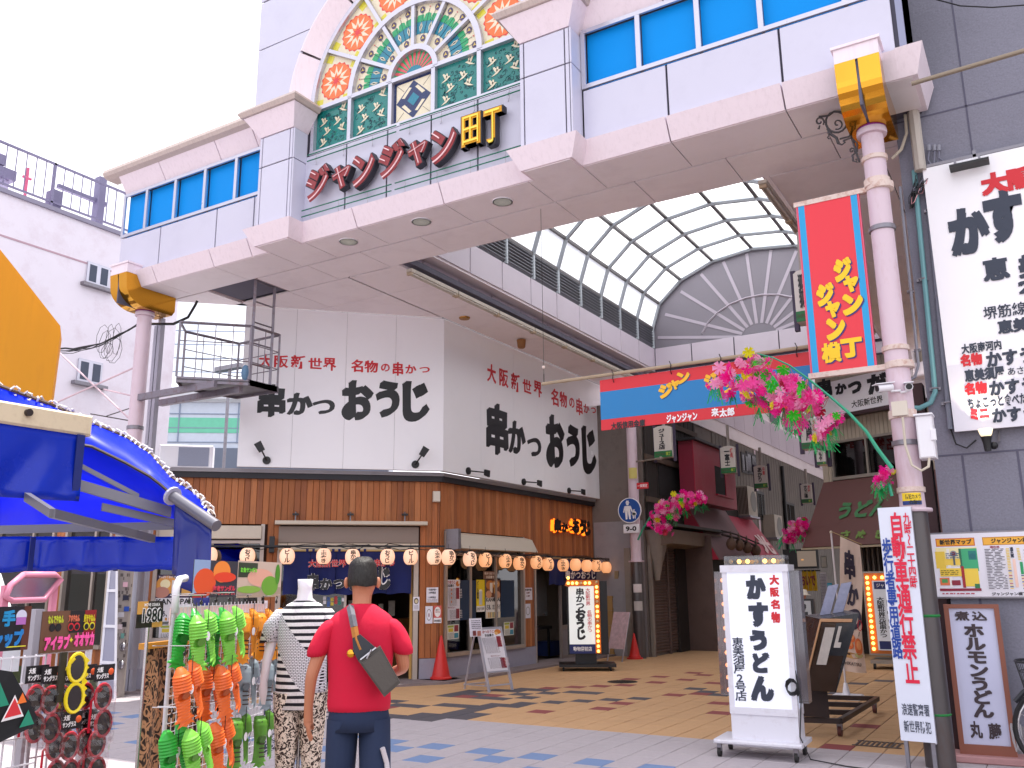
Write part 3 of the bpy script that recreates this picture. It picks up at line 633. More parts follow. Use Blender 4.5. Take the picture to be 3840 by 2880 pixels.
def striplight(x,y0,y1,z,label):
    t=root('strip_light',label,'strip light',(x,(y0+y1)/2,z),'fluorescent strips along the arcade ceiling edges')
    n=int((y1-y0)/1.24)
    for k in range(n):
        a=y0+k*1.24
        MB().box(x-.05,x+.05,a,a+1.22,z+.03,z+.085).build('housing',mat('cream fitting','#c9c0b4',.5,var=.1,dirt=.3),t)
        for s in (-.028,.028): MB().cyl((x+s,a+.04,z+.012),(x+s,a+1.18,z+.012),.013,n=8).build('tube',mat('unlit tube','#dcd8cf',.25),t)
        [MB().box(x-.045,x+.045,q,q+.04,z-.01,z+.04).build('socket',mat('cream socket','#b9a58c',.6,dirt=.4),t) for q in (a,a+1.18)]
striplight(-7.68,9.9,19.2,6.03,'long row of unlit fluorescent tubes on the sign side of the arcade ceiling')
striplight(-2.39,9.75,17.2,6.03,'row of unlit fluorescent tubes on the right side of the arcade ceiling')
for (x,y,z),lab in ((G(1742,1192,6.13),'small brass downlight flush in the ceiling beside the corner of the white sign'),):
    t=MB().lathe([(.0,-.02),(.09,-.02),(.1,0),(.1,.01)],(x,y,z),20).build('downlight',mat('brass dish','#a8762c',.35,.7),label=lab,cat='downlight',smooth='auto')
p=G(1955,1275,6.12)
MB().lathe([(.09,0),(.075,-.14),(.06,-.16),(0,-.16)],p,16).build('ceiling_lamp',mat('rusted lamp','#9a6a3e',.7,dirt=.6),label='small rusty round lamp hanging from the ceiling above the right hand shop sign',cat='lamp',smooth='auto')
#==================================================================NEON NAME SIGN
ns=root('neon_sign','unlit red and yellow neon lettering of the arcade name on the gate','neon sign',(-6.5,8.2,6.6))
LB=mat('neon letter side','#2b2a33',.5,var=.1); MAR=mat('maroon neon tray','#8e2b30',.45,var=.1); YTR=mat('yellow neon tray','#d79a10',.45,var=.1)
TPK=mat('pink glass tube','#f0c9cc',.15,var=0); TYL=mat('yellow glass tube','#ffe14d',.2,var=0)
def ext(mb,s,u0,v0,u1,v1,w0,w1,off,grow=0,rot=0):
    vs,fs,a0,a1,b0,b1=glyph(s,off,4); sx=(u1-u0)/(a1-a0); sy=(v1-v0)/(b1-b0); cx,cy=(u0+u1)/2,(v0+v1)/2
    P_=[]
    for x,y in vs:
        px,py=u0+(x-a0)*sx-cx,v0+(y-b0)*sy-cy; P_.append((cx+px*cos(rot)-py*sin(rot),cy+px*sin(rot)+py*cos(rot)))
    ec={}
    for f in fs:
        for k in range(len(f)):
            e=(f[k],f[(k+1) % len(f)])
            if (e[1],e[0]) in ec: del ec[e[1],e[0]]
            else: ec[e]=1
    n=len(P_); mb.add([(x,y,w0) for x,y in P_]+[(x,y,w1) for x,y in P_],[tuple(i+n for i in f) for f in fs]+[(a,b_,b_+n,a+n) for a,b_ in ec])
fn=FY(8.33)
for s,x0,y0,x1,y1,yel in (('ジ',575,1330,760,1580,0),('ャ',775,1315,925,1500,0),('ン',930,1225,1110,1470,0),('ジ',1135,1140,1345,1405,0),('ャ',1360,1125,1520,1325,0),('ン',1535,1030,1745,1290,0),('田',1775,930,1925,1170,1),('丁',1945,885,2090,1160,1)):
    q=[(900+x*.4822,y*.4822) for x,y in ((x0,(y0+y1)/2),(x1,(y0+y1)/2),((x0+x1)/2,y0),((x0+x1)/2,y1))]
    u0,u1,v1,v0=fn.uv(*q[0])[0],fn.uv(*q[1])[0],fn.uv(*q[2])[1],fn.uv(*q[3])[1]
    r_=0 if yel else .08
    m=MB(fn)
    for st in (-.012,0,.012): ext(m,s,u0+st,v0-.01,u1+st,v1+.01,.06,.15+abs(st)*.01,.045 if yel else .085,rot=r_)
    L=m.build('neon_letter',LB,ns)
    m=MB(fn)
    for st in (-.005,.005): ext(m,s,u0+st+.008,v0,u1+st-.008,v1,.152,.156+st*.1,.035 if yel else .07,rot=r_)
    m.build('tray',YTR if yel else MAR,L)
    m=MB(fn); ext(m,s,u0+.03,v0+.022,u1-.03,v1-.022,.158,.172,-.028 if not yel else -.012,rot=r_); m.build('neon_tube',TYL if yel else TPK,L)
NG=mat('green glass tube','#0d6b52',.25,var=.05); CLP=mat('tube clip','#b9b6bc',.4,.5)
for z,segs in ((7.375,((-8.22,-6.66),(-6.6,-4.75))),(7.285,((-8.22,-6.66),(-6.6,-4.75))),(6.56,((-8.28,-6.72),(-6.66,-4.75))),(6.47,((-8.28,-6.72),(-6.66,-4.75)))):
    for a,b_ in segs:
        m=MB(fn); m.k=0; m.cyl((a,z,.07),(b_,z,.07),.009,n=6); m.k=1
        x=a+.15
        while x < b_: m.tube([(x,z,.06),(x+.0,z-.04,.045),(x-.05,z-.05,.0)],.004,4); x +=.5
        m.build('neon_line',[NG,CLP],ns)
#==================================================================RESTAURANT ON THE CORNER
S2=sqrt(.5)
CH=Fr((-8.95,12.5,0),(S2,S2,0))            # chamfered front,u grows to the right and ends at 0
RF=FX(-8.95)                                    # side facing the arcade
UL=CH.uv(590,1800)[0]-.35
rest=root('restaurant_building','corner restaurant clad in brown cedar planks with a chamfered front under the gate','building',(-10.5,12.8,0))
WOODS=[mat('cedar plank %d' % i,c,.6,var=.22,vs=5,bump=.25,bs=22,stretch=(6,6,.8),dirt=.55,dcol='#33190f',ds=1.6) for i,c in enumerate(['#b06b3c','#a26033','#ba7546','#965731','#ad6637'])]
GAP=mat('shadow gap','#3a2015',.9)
FRM=mat('champagne aluminium','#b3a69c',.35,.5,var=.05); BEI=mat('beige shutter box','#cbbfae',.5,var=.04,dirt=.15)
cA=CH.box(576,1965,986,2300); cD=CH.box(1040,1956,1568,2300)
winA=(cA[0],.72,cA[2],cA[3]); dorA=(cD[0],-.1,cD[2],cD[3])
w0=RF.box(1668,2000,1966,2300)
zt=lambda x,y: RF.uv(x,y)[1]
winB=(12.62,.36,15.3,zt(1720,1995)); dorB=(15.72,-.1,18.85,1.98)
TOPZ=3.30
def planks(fr,a,b,holes,base):
    x=a; i=0
    while x < b-.02:
        x1=min(x+.1,b); segs=[(base,TOPZ)]; xm=(x+x1)/2
        for h in holes:
            if h[0]-.03 < xm < h[2]+.03:
                ns_=[]
                for s0,s1 in segs:
                    if h[1] > s0+.02: ns_.append((s0,min(s1,h[1])))
                    if h[3] < s1-.02: ns_.append((max(s0,h[3]),s1))
                    if h[3] <=s0 or h[1] >=s1: ns_.append((s0,s1))
                segs=[q for q in set(ns_) if q[1]-q[0] > .03]
        for s0,s1 in segs: MB(fr).cbox(x+.002,x1-.002,s0,s1,0,.018+random.uniform(-.002,.002),.005).build('plank',WOODS[random.randrange(5)],rest)
        x=x1; i +=1
random.seed(11)
planks(CH,UL,0,[winA,dorA],.36); planks(RF,12.51,19.1,[winB,dorB],.36)
def wallholes(fr,a,b,holes,z0,z1,t,m,name):
    mb=MB(fr); xs=sorted({a,b,*[h[0] for h in holes],*[h[2] for h in holes]})
    for x0,x1 in zip(xs,xs[1:]):
        xm=(x0+x1)/2; segs=[(z0,z1)]
        for h in holes:
            if h[0] < xm < h[2]: segs=[(z0,h[1])] if h[3] >=z1 else ([(z0,h[1]),(h[3],z1)] if h[1] > z0 else [(h[3],z1)])
        for s0,s1 in segs:
            if s1 > s0+.01: mb.box(x0,x1,s0,s1,-t,-.002)
    return mb.build(name,m,rest)
wallholes(CH,UL-.1,0.0,[winA,dorA],-.01,3.42,.12,GAP,'wall'); wallholes(RF,12.5,19.1,[winB,dorB],-.01,3.42,.12,GAP,'wall')
BASE=mat('stained concrete base','#9a96a4',.9,var=.12,vs=4,dirt=.3,dcol='#5d5548',bump=.2)
for fr,a,b in ((CH,UL-.1,cD[0]-.05),(CH,cD[2]+.03,0.0),(RF,12.5,15.72)): MB(fr).box(a,b,-.01,.355,.0,.035).build('base_wall',BASE,rest)
MB().prism([(-8.95,12.5),(-8.95,19.1),(-16.5,19.1),(-16.5,9.0),tuple(CH.P(UL-.1,0)[:2])],3.36,3.44).build('flat_roof',CONC,rest)
for fr,a,b in ((CH,UL-.1,.05),(RF,12.45,19.2)):
    MB(fr).box(a,b,3.27,3.36,.0,.09).build('gutter',mat('black gutter','#26252b',.5,.2,var=.1),rest); MB(fr).box(a,b,3.362,3.42,.0,.12).build('coping',CONC,rest)
MB().box(-8.97,-8.93,19.1,19.14,0,3.3).build('corner_trim',BLACK,rest)
RM=mat('restaurant interior wall','#4e4038',.9,var=.2); RM2=mat('interior counter wood','#9c6b3c',.5,var=.15)
MB().prism([tuple(CH.P(UL,0,-2.4)[:2]),tuple(CH.P(-1.0,0,-2.4)[:2]),(-12,19),(-12.05,19),tuple(CH.P(-1.2,0,-2.5)[:2]),tuple(CH.P(UL,0,-2.5)[:2])],0,3.3).build('room_wall',RM,rest)
MB(CH).box(UL,-.2,.0,.02,-2.5,-.13).build('room_floor',mat('room floor','#5a4a42',.6),rest)
MB().box(-12,-9.1,12.6,19,.0,.015).build('room_floor',mat('room floor','#5a4a42',.6),rest)
MB().box(-12,-9.08,18.95,19,.0,3.3).build('room_wall',RM,rest)
MB(CH).box(cD[0]-1.2,-.6,.02,.95,-1.7,-1.3).build('counter',RM2,rest); MB(CH).box(UL+.3,cA[2],.02,.9,-1.9,-1.6).build('counter',RM2,rest)
MB().box(-10.6,-10.3,12.9,15.6,.02,.95).build('counter',RM2,rest)
for k in range(5): t=MB(CH).cyl((cD[0]+.3+k*.5,1.9,-1.5),(cD[0]+.3+k*.5,2.1,-1.5),.09,.05,12).build('pendant',BLACK,rest)
random.seed(4)
b=MB(CH); [b.box(cD[0]+k*.18,cD[0]+k*.18+random.uniform(.06,.13),1.0,1.0+random.uniform(.08,.3),-1.6,-1.5) for k in range(12)]
b.build('bottles',mat('counter clutter','#b9b2a4',.4,var=.6,vs=9),rest,kind='stuff')
MB().box(-9.9,-9.3,16.2,16.9,.9,2.0).build('fridge',mat('steel fridge','#8e9092',.3,.7,var=.1),rest)
MB().box(-9.9,-9.35,16.2,17.2,.62,.68).box(-9.88,-9.84,16.25,16.29,.05,.62).box(-9.42,-9.38,16.25,16.29,.05,.62).box(-9.42,-9.38,17.1,17.14,.05,.62).build('fridge_stand',BLACK,rest)
MB().box(-9.75,-9.4,17.2,17.7,.05,.35).build('storage_bin',mat('blue bin','#1c2f66',.5),rest)
MB().box(-11.9,-11.85,15.9,18.5,.6,2.1).build('glowing_back_wall',mat('glowing kitchen wall','#e8c88a',.7,var=.2,emit=.5),rest)  # wall glows by itself in place of kitchen light
GLS=glass('shop window glass','#7c7d80',.05,.03)
def window(fr,r,cols,lab='window',head=0,sill=.06):
    a,z0,b,z1=r; f=MB(fr)
    f.box(a,a+.06,z0,z1,-.06,.05); f.box(b-.06,b,z0,z1,-.06,.05); f.box(a+.06,b-.06,z0,z0+sill,-.06,.07); f.box(a+.06,b-.06,z1-head-.05,z1-head,-.06,.04)
    for c in cols: f.box(c-.025,c+.025,z0+sill,z1-head-.05,-.05,.02)
    o=f.build('window_frame',FRM,rest)
    e=[a+.06]+[x for c in cols for x in (c-.025,c+.025)]+[b-.06]
    for k in range(0,len(e),2): MB(fr).box(e[k],e[k+1],z0+sill,z1-head-.05,-.025,-.018).build('pane',GLS,o)
    return o
window(CH,winA,[winA[0]+.85],head=.26); window(RF,winB,[13.45,14.3],head=.36)
q=CH.box(600,1972,982,2022); MB(CH).cbox(q[0],q[2],q[1],q[3],.02,.13,.01).build('shutter_box',BEI,rest)
zb0,zb1=zt(1720,2060),zt(1720,1998)
m=MB(RF); m.add([(12.72,zb0,.02),(15.35,zb0,.02),(15.35,zb0,.32),(12.72,zb0,.32),(12.72,zb1,.02),(15.35,zb1,.02),(15.3,zb1-.05,.22),(12.78,zb1-.05,.22)],
    [(0,1,2,3),(4,5,6,7),(3,2,6,7),(0,3,7,4),(1,5,6,2)]); m.build('shutter_box',BEI,rest)
MB(RF).box(12.63,12.71,zb0-.02,zb1+.04,0,.3).build('shutter_side',STEEL,rest)
q=CH.box(1045,1976,1568,2036); MB(CH).box(q[0],q[2],q[1],q[3],.0,.06).build('shutter_box',mat('shaded shutter box','#877970',.5,var=.05),rest)  # brownish tone: shadow under the canopy bar put into the box colour
q2=CH.box(1031,1959,1597,1971); MB(CH).cbox(q2[0],q2[2],q2[1],q2[3]+.01,.0,.22,.01).build('canopy_bar',BEI,rest)
MB(CH).box(q[0],q[2],q[1]-.12,q[1]-.01,-.02,.05).build('door_head',BEI,rest)
for x in (cD[0]+.03,cD[2]-.04): MB(CH).box(x-.04,x+.04,0,q[1]-.12,-.04,.05).build('door_post',FRM,rest)
xm=CH.uv(1300,2300)[0]; MB(CH).box(xm-.05,xm-.01,0,2.0,-.05,-.01).build('door_post',FRM,rest)
dl=MB(CH); dl.box(cD[0]+.07,xm-.05,.02,2.0,-.03,-.02); dl.build('door_pane',GLS,rest)
MB(CH).box(cD[2]-.12,cD[2]-.08,0,1.9,-.12,-.06).build('door_edge',mat('pine edge','#c99a55',.5),rest)
MB(RF).box(15.72,15.78,0,1.98,-.08,.03).box(18.78,18.85,0,1.98,-.08,.03).box(15.78,18.78,1.9,1.98,-.08,.03).build('door_frame',FRM,rest)
d=MB(RF).box(16.95,17.0,.03,1.9,-.1,-.05).box(17.95,18.0,.03,1.9,-.1,-.05).box(17.0,17.95,.03,.1,-.1,-.05).box(17.0,17.95,.62,.7,-.1,-.05).box(17.0,17.95,1.84,1.9,-.1,-.05).build('sliding_door',mat('silver brown door','#9a8e88',.4,.3),rest)
MB(RF).box(17.0,17.95,.1,.62,-.09,-.07).build('kick_panel',mat('grey door panel','#8d8688',.5),d); MB(RF).box(17.0,17.95,.7,1.84,-.08,-.072).build('pane',GLS,d)
# ---- big white sign boards
GLOSSW=mat('glossy white sign face','#f6f5fa',.22,var=.02,vs=.7,dirt=.06,dcol='#b0aab4',ds=1.5)
SG1=Fr((-8.73,12.28,0),(S2,S2,0)); SG2=FX(-8.73)
c_=SG1.box(905,1150,1665,1760)
def brush(fr,m,par,s,x0,y0,x1,y1,**k): return
s1=root('shop_sign','large white board with red and black brush lettering facing the street, behind the ladder platform','sign board',(-9.9,11.1,3.43))
for k in range(4):
    a=c_[0]+(0-c_[0])*k/4; MB(SG1).box(a+.002,a+(0-c_[0])/4-.002,3.43,6.13,-.05,0).build('sign_panel',GLOSSW,s1)
MB(SG1).box(c_[0],0,3.43,6.3,-.1,-.052).build('sign_back',mat('sign back','#8c8a92',.6),s1)
BR=dict(off=.02,res=4,b=.045,st=3)
letters(SG1,BLKL,s1,[('串',965,1440,1072,1568,BR),('か',1075,1472,1175,1560,BR),('つ',1170,1498,1257,1556,BR)],.002,name='lettering',skew=0,wob=.012)
letters(SG1,BLKL,s1,[('お',1280,1425,1402,1582,dict(off=.03,b=.05)),('う',1408,1425,1500,1572,dict(off=.035,b=.055)),('じ',1508,1428,1612,1588,dict(off=.035,b=.055))],.002,st=3,res=5,wob=.012)
letters(SG1,REDL,s1,[(ch,x0,y0,x1,y1,dict(b=.018,st=3)) for ch,x0,y0,x1,y1 in (('大',970,1328,1020,1378),('阪',1028,1332,1082,1380),('新',1090,1332,1146,1384),('世',1156,1342,1208,1384),('界',1210,1342,1262,1392),
    ('名',1316,1348,1362,1396),('物',1366,1352,1418,1398),('の',1428,1364,1462,1394),('串',1472,1358,1512,1410),('か',1520,1368,1562,1402),('つ',1572,1376,1612,1398))],.002,off=.018,res=3,wob=.01)
s2=root('shop_sign','large white board with black brush lettering running along the arcade side above the lanterns','sign board',(-8.73,15.8,3.43))
for k in range(6):
    a=12.28+k*1.187; MB(SG2).box(a+.002,a+1.185,3.43,6.13,-.05,0).build('sign_panel',GLOSSW,s2)
MB(SG2).box(12.28,19.4,3.43,6.3,-.1,-.052).build('sign_back',mat('sign back','#8c8a92',.6),s2)
MB(SG2).box(19.4,19.46,3.43,6.13,-.12,.02).build('sign_edge',STEEL,s2)
letters(SG2,BLKL,s2,[('串',1822,1512,1906,1712,BR),('か',1905,1578,1972,1708,BR),('つ',1976,1640,2030,1716,BR)],.002,wob=.012)
letters(SG2,BLKL,s2,[('お',2046,1556,2118,1762,dict(off=.03,b=.05)),('う',2124,1592,2174,1758,dict(off=.035,b=.055)),('じ',2182,1600,2236,1786,dict(off=.035,b=.055))],.002,st=3,res=5,wob=.012)
letters(SG2,REDL,s2,[(ch,x0,y0,x1,y1,dict(b=.018,st=3)) for ch,x0,y0,x1,y1 in (('大',1826,1366,1860,1436),('阪',1872,1384,1906,1452),('新',1916,1400,1950,1470),('世',1960,1424,1992,1474),('界',2000,1430,2032,1490),
    ('名',2066,1458,2094,1522),('物',2098,1470,2126,1528),('の',2134,1492,2154,1530),('串',2160,1494,2184,1558),('か',2188,1516,2210,1550),('つ',2216,1528,2234,1550))],.002,off=.018,res=3,wob=.01)
# ---- spotlights on arms
def spot(fr,x,y,dx,dz,lab,lit=False):
    u,v=fr.uv(x,y); t=root('spotlight',lab,'spotlight',fr.P(u,v,.02),'small black spotlights below the shop lettering')
    MB(fr).cyl((u,v,0),(u,v,.03),.065,n=16).build('mount',BLACK,t)
    MB(fr).tube([(u,v,.03),(u+dx*.3,v+dz*.3,.12),(u+dx*.6,v+dz*.6,.2)],.012,6).build('arm',BLACK,t)
    a,c=V((dx,dz,.0)).normalized(),V((0,0,1)); e=V((u+dx*.6,v+dz*.6,.22)); s_=a.cross(c)
    P_=[e-s_*.05-c*.015,e+s_*.05-c*.015,e+a*.16+s_*.06-c*.02,e+a*.16-s_*.06-c*.02]; Q_=[p+c*.035 for p in P_]
    MB(fr).add(P_+Q_,[(0,1,2,3),(4,5,6,7),(0,1,5,4),(1,2,6,5),(2,3,7,6),(3,0,4,7)]).build('head',mat('lit spotlight face','#fff3e0',.3,emit=3) if lit else BLACK,t)
spot(SG1,1000,1727,-.12,.2,'black spotlight at the lower left corner of the street facing white sign')
spot(SG1,1557,1742,.12,.2,'black spotlight at the lower right corner of the street facing white sign')
spot(SG2,1754,1766,.35,-.03,'black spotlight nearest the corner on the arcade side sign, turned away')
spot(SG2,1962,1807,.3,-.02,'black spotlight under the middle of the arcade side sign lettering')
spot(SG2,2132,1840,.3,-.02,'black spotlight under the last characters of the arcade side sign')
spot(SG2,2263,1866,.35,.0,'lit spotlight at the far right end of the arcade side sign',True)
# ---- small rusty-glow lettering on the planks
rl=root('wall_lettering','small black brush letters with orange glow mounted on the cedar wall','lettering',RF.P(*RF.uv(2120,1975),.05))
GLOW=mat('orange halo light','#ff8a1e',.5,emit=1.6,ecol='#ff7a18')
r2=RF.off(.03)
for k,(w_,mm,dx) in enumerate(((.0,GLOW,-4),(.06,mat('dark bronze letter','#15100e',.5),0))):
    letters(r2,mm,rl,[('串',2068+dx,1945,2096+dx,1998),('か',2096+dx,1960,2122+dx,1996),('つ',2122+dx,1972,2142+dx,1992),('お',2138+dx,1946,2166+dx,2000),('う',2164+dx,1948,2184+dx,2004),('じ',2182+dx,1952,2206+dx,2010)],w_,off=.035,b=.05,st=2,name='letter_run')
t=MB(RF); u,v=RF.uv(1635,1865); 
j=MB(CH); u,v=CH.uv(1634,1864); j.cbox(u-.06,u+.06,v-.09,v+.09,.02,.12).build('junction_box',mat('cream box','#d6cdbf',.5),label='small cream junction box on the planks below the big sign corner',cat='junction box')
j=MB(RF); u,v=RF.uv(2250,1985); j.cbox(u-.06,u+.06,v-.07,v+.07,.02,.1).tube([(u+.05,v-.07,.06),(u+.1,v-.3,.04),(u+.2,v-.55,.04),(u+.1,v-.7,.04)],.008,5).build('socket_box',mat('cream box','#d6cdbf',.5),label='cream outdoor socket with dangling cable right of the glowing wall letters',cat='socket box')
# ---- lanterns on a rail
LAN=mat('lit paper lantern','#f6dccb',.7,var=.03,vs=8,emit=.42,ecol='#ffd0aa',trans=.3)
LAN2=mat('warm lit paper lantern','#f5d0ac',.7,var=.03,vs=8,emit=.42,ecol='#ffbd84',trans=.3)
def mklan(m):
    t=root('paper_lantern','x','lantern',(0,0,0),'white paper lanterns strung along the restaurant')
    pr=[]
    for k in range(25): a=pi*(k/24); r=.118*sin(a)**.72; pr.append((max(r,.04)*(1+.012*(k % 2)),-.13*cos(a)))
    MB().lathe([(p,z-.13) for p,z in pr],n=20).build('shade',m,t,smooth=True)
    MB().lathe([(.045,-.01),(.05,-.01),(.05,.015),(.045,.015)],n=16).build('cap',BLACK,t); MB().lathe([(.045,-.265),(.052,-.265),(.052,-.25),(.045,-.25)],n=16).build('cap',BLACK,t)
    MB().tube([(0,0,.01),(0,0,.09)],.004,4).build('hook',BLACK,t)
    return t
protoA,protoB=mklan(LAN),mklan(LAN2)
RAILC=CH.off(.42); RAILR=FX(-8.55)
LT=['おうじ','ビール','土手焼き','串かつ']
lans=[(786,2083,'C',''),(928,2085,'C','おうじ'),(1077,2086,'C','ビール'),(1214,2086,'C','土手焼き'),(1322,2088,'C','串かつ'),(1453,2088,'C','おうじ'),(1540,2089,'C','ビール'),
        (1628,2088,'R','土手焼き'),(1682,2090,'R','串かつ'),(1762,2096,'R','おうじ'),(1820,2100,'R','ビール'),(1895,2104,'R','土手焼き'),(1948,2112,'R','串かつ'),(2012,2109,'R','おうじ'),
        (2055,2116,'R','ビール'),(2112,2119,'R','土手焼き'),(2158,2118,'R',''),(2200,2122,'R',''),(2237,2122,'R','ビール'),(2273,2128,'R','')]
LLAB=['round paper lantern half hidden behind the hanging blue awning flap','round lantern reading O-U-JI in front of the left restaurant window','round beer lantern at the left post of the noren doorway','round lantern over the left half of the navy noren','round lantern just above the head of the man in red',
        'round lantern over the right half of the navy noren','round beer lantern at the right post of the noren doorway','lantern in front of the plank wall at the building corner','lantern at the left edge of the poster window','lantern left of the beer lantern at the poster window','beer lantern in the middle of the poster window',
        'lantern over the second blank blue poster','lantern at the right edge of the poster window','lantern on the planks right of the poster window, partly behind a beer lantern','beer lantern at the left edge of the far doorway','lantern above the arrow shaped bulb sign',
        'blank lantern fourth from the far end of the string','blank lantern third from the far end of the string','lantern with dark writing second from the far end of the string','blank orange glowing lantern at the very far end of the string']
for k,((x,y,w_,s),lab) in enumerate(zip(lans,LLAB)):
    fr=RAILC if w_=='C' else RAILR; u,v=fr.uv(x,y); p=fr.P(u,v+.13)
    src=protoA if k < 10 else protoB
    c=copy_tree(src,loc=p,rot=(0,0,random.uniform(0,3)),label=lab); c.location=p
    ORG[c.name]=V(p)
    if s:
        dd=(CAM-p); a0=atan2(dd.y,dd.x)-c.rotation_euler.z+({'C': random.uniform(-.12,.1),'R': .5}[w_] if k !=15 else 0); mb=MB(); q=MB(); q_fr=None
        n=len(s); hh=.2/n
        for i,ch in enumerate(s):
            vs,fs,x0,x1,y0,y1=glyph(ch,.03,2)
            if ch=='ー': vs=[(yy,-xx) for xx,yy in vs]; xs=[t_[0] for t_ in vs]; ys_=[t_[1] for t_ in vs]; x0,x1,y0,y1=min(xs),max(xs),min(ys_),max(ys_)
            em=.8; cx,cy=(x0+x1)/2,(y0+y1)/2; zc=-.03-.13+.13-(i+.5)*hh-.0
            out=[]
            for vx,vy in vs:
                ds_=-(vx-cx)/em*.075; z=-.03-(i+.5)*hh+(vy-cy)/em*hh*.95
                r=.118*max(.3,(1-((z+.13)/.13)**2))**.36*1.012+.003; a=a0-ds_/r*-1*-1
                out.append((r*cos(a),r*sin(a),z))
            mb.add(out,fs)
        o=mb.build('lettering',BLKL,None,org=(0,0,0)); o.parent=c; o.location=(0,0,0)
for t in (protoA,protoB):
    for ch in list(t.children): bpy.data.objects.remove(ch)
    bpy.data.objects.remove(t)
lr=root('lantern_rail','black wooden rail and tangled cable that carries the restaurant lanterns','rail',RAILC.P(-1,2.3))
za=RAILC.uv(1200,2047)[1]; zb=RAILR.uv(1850,2075)[1]
ur=RAILC.uv(1600,2040)[0]
MB(RAILC).box(UL+.3,ur+.3,za-.02,za+.01,-.02,.01).build('bar',BLACK,lr)
MB(RAILR).box(12.35,19.6,zb-.02,zb+.01,-.02,.01).build('bar',BLACK,lr)
random.seed(2)
for fr,a,b_,z in ((RAILC,UL+.3,ur+.2,za),(RAILR,12.4,19.5,zb)):
    for q in range(2):
        pts=[]; x=a
        while x < b_: pts.append((x,z+random.uniform(-.07,.04),.02+random.uniform(-.02,.03))); x +=.17
        MB(fr).tube(pts,.006,4).build('cable',BLACK,lr)
for y in (12.8,15.4,17.2,19.2):
    MB(RAILR).box(y-.35,y+.35,zb+.012,zb+.045,-.03,.0).build('bracket',mat('brown bracket wood','#6e4426',.7,var=.2),lr); MB(RAILR).box(y-.02,y+.02,zb+.0,zb+.04,-.4,-.03).build('bracket_arm',mat('brown bracket wood','#6e4426',.7,var=.2),lr)
for u in (CH.uv(1020,2050)[0],): MB(CH).box(u-.04,u+.04,za-.1,za+.15,.02,.42).build('bracket',BLACK,lr)
# ---- noren curtains
NAVY=mat('navy cotton','#14205c',.85,var=.12,vs=6,bump=.1,bs=80)
def noren(fr,x0,y0,x1,y1,npan,label,texts,depth=.06):
    a,z0,b_,z1=fr.box(x0,y0,x1,y1); t=root('noren_curtain',label,'curtain',fr.P((a+b_)/2,z0,depth),None)
    MB(fr).cyl((a-.08,z1+.02,depth),(b_+.08,z1+.02,depth),.015,n=8).build('rod',mat('bamboo rod','#b9a06a',.5),t)
    w_=(b_-a)/npan
    for k in range(npan):
        def fn(s,r,k=k): return (a+w_*(k+s*.985+.007),z1-(z1-z0)*r+.012*sin(6*s+k)*r,depth+.025*sin(s*7+k*2.1)*(.3+r)+.01*sin(r*5))
        MB(fr).grid(fn,12,8).build('curtain_panel',NAVY,t,smooth=True)
        for s in (.12,.88): MB(fr).box(a+w_*(k+s)-.02,a+w_*(k+s)+.02,z1-.01,z1+.045,depth-.02,depth+.02).build('loop',NAVY,t)
    return t,(a,z0,b_,z1)
CN=CH.off(.12)
nA,_=noren(CH,1062,2070,1540,2228,5,'navy noren curtain with white outlined lettering across the main restaurant doorway',None,.1)
nf=CH.off(.15)
for st,mm,w_ in ((.055,WHTL,.0),(.02,BLKL,.006)):
    letters(nf,mm,nA,[('串',1150,2150,1196,2214),('か',1200,2168,1246,2212),('つ',1250,2172,1292,2208),('お',1310,2130,1362,2215),('う',1368,2130,1410,2215),('じ',1418,2126,1464,2212)],w_,off=.02,b=st+.02,st=2,res=3)
for st,mm,w_ in ((.04,WHTL,.0),(.012,REDL,.006)): letters(nf,mm,nA,[('大阪新世界',1156,2098,1298,2128),('名物の串かつ',1320,2096,1480,2126)],w_,off=.01,b=st,st=2)
nB,_=noren(RF,2043,2100,2285,2192,5,'navy noren curtain with white brush lettering over the far doorway behind the lanterns',None,.1)
letters(RF.off(.14),WHTL,nB,[('串かつおうじ',2120,2140,2232,2172)],.004,off=.03)
# ---- posters and notices
PC={}
def pc(h):
    if h not in PC: PC[h]=mat('print '+h,h,.5,var=0)
    return PC[h]
def poster(fr,bx,label,bg,items,cat='poster',name='poster',uv=False,w=.03,t=.004,group=None,parent=None):
    a,z0,b_,z1=bx if uv else fr.box(*bx); cols=[bg]; mb=MB(fr); mb.box(a,b_,z0,z1,w,w+t)
    W_,H_=b_-a,z1-z0
    for i,it in enumerate(items):
        c=it[5] if it[0] in 're' else it[6]
        if c not in cols: cols.append(c)
        mb.k=cols.index(c); ww=w+t+.0008+i*.0003
        if it[0]=='r': mb.quad((a+it[1]*W_,z1-it[4]*H_,ww),(a+it[3]*W_,z1-it[4]*H_,ww),(a+it[3]*W_,z1-it[2]*H_,ww),(a+it[1]*W_,z1-it[2]*H_,ww))
        elif it[0]=='e': disc_=[(a+(it[1]+it[3]*cos(2*pi*k/18))*W_,z1-(it[2]+it[4]*sin(2*pi*k/18))*H_,ww) for k in range(18)]; mb.add(disc_,[tuple(range(18))])
        elif it[0]=='t': put(mb,it[1],a+it[2]*W_,z1-it[5]*H_,a+it[4]*W_,z1-it[3]*H_,w=ww,off=.015,b=(it[7] if len(it) > 7 else .01))
        elif it[0]=='v': vput(mb,it[1],a+it[2]*W_,z1-it[5]*H_,a+it[4]*W_,z1-it[3]*H_,w=ww,off=.015,b=(it[7] if len(it) > 7 else .01))
    return mb.build(name,[pc(c) for c in cols],parent,label=None if parent else label,cat=None if parent else cat,group=group)
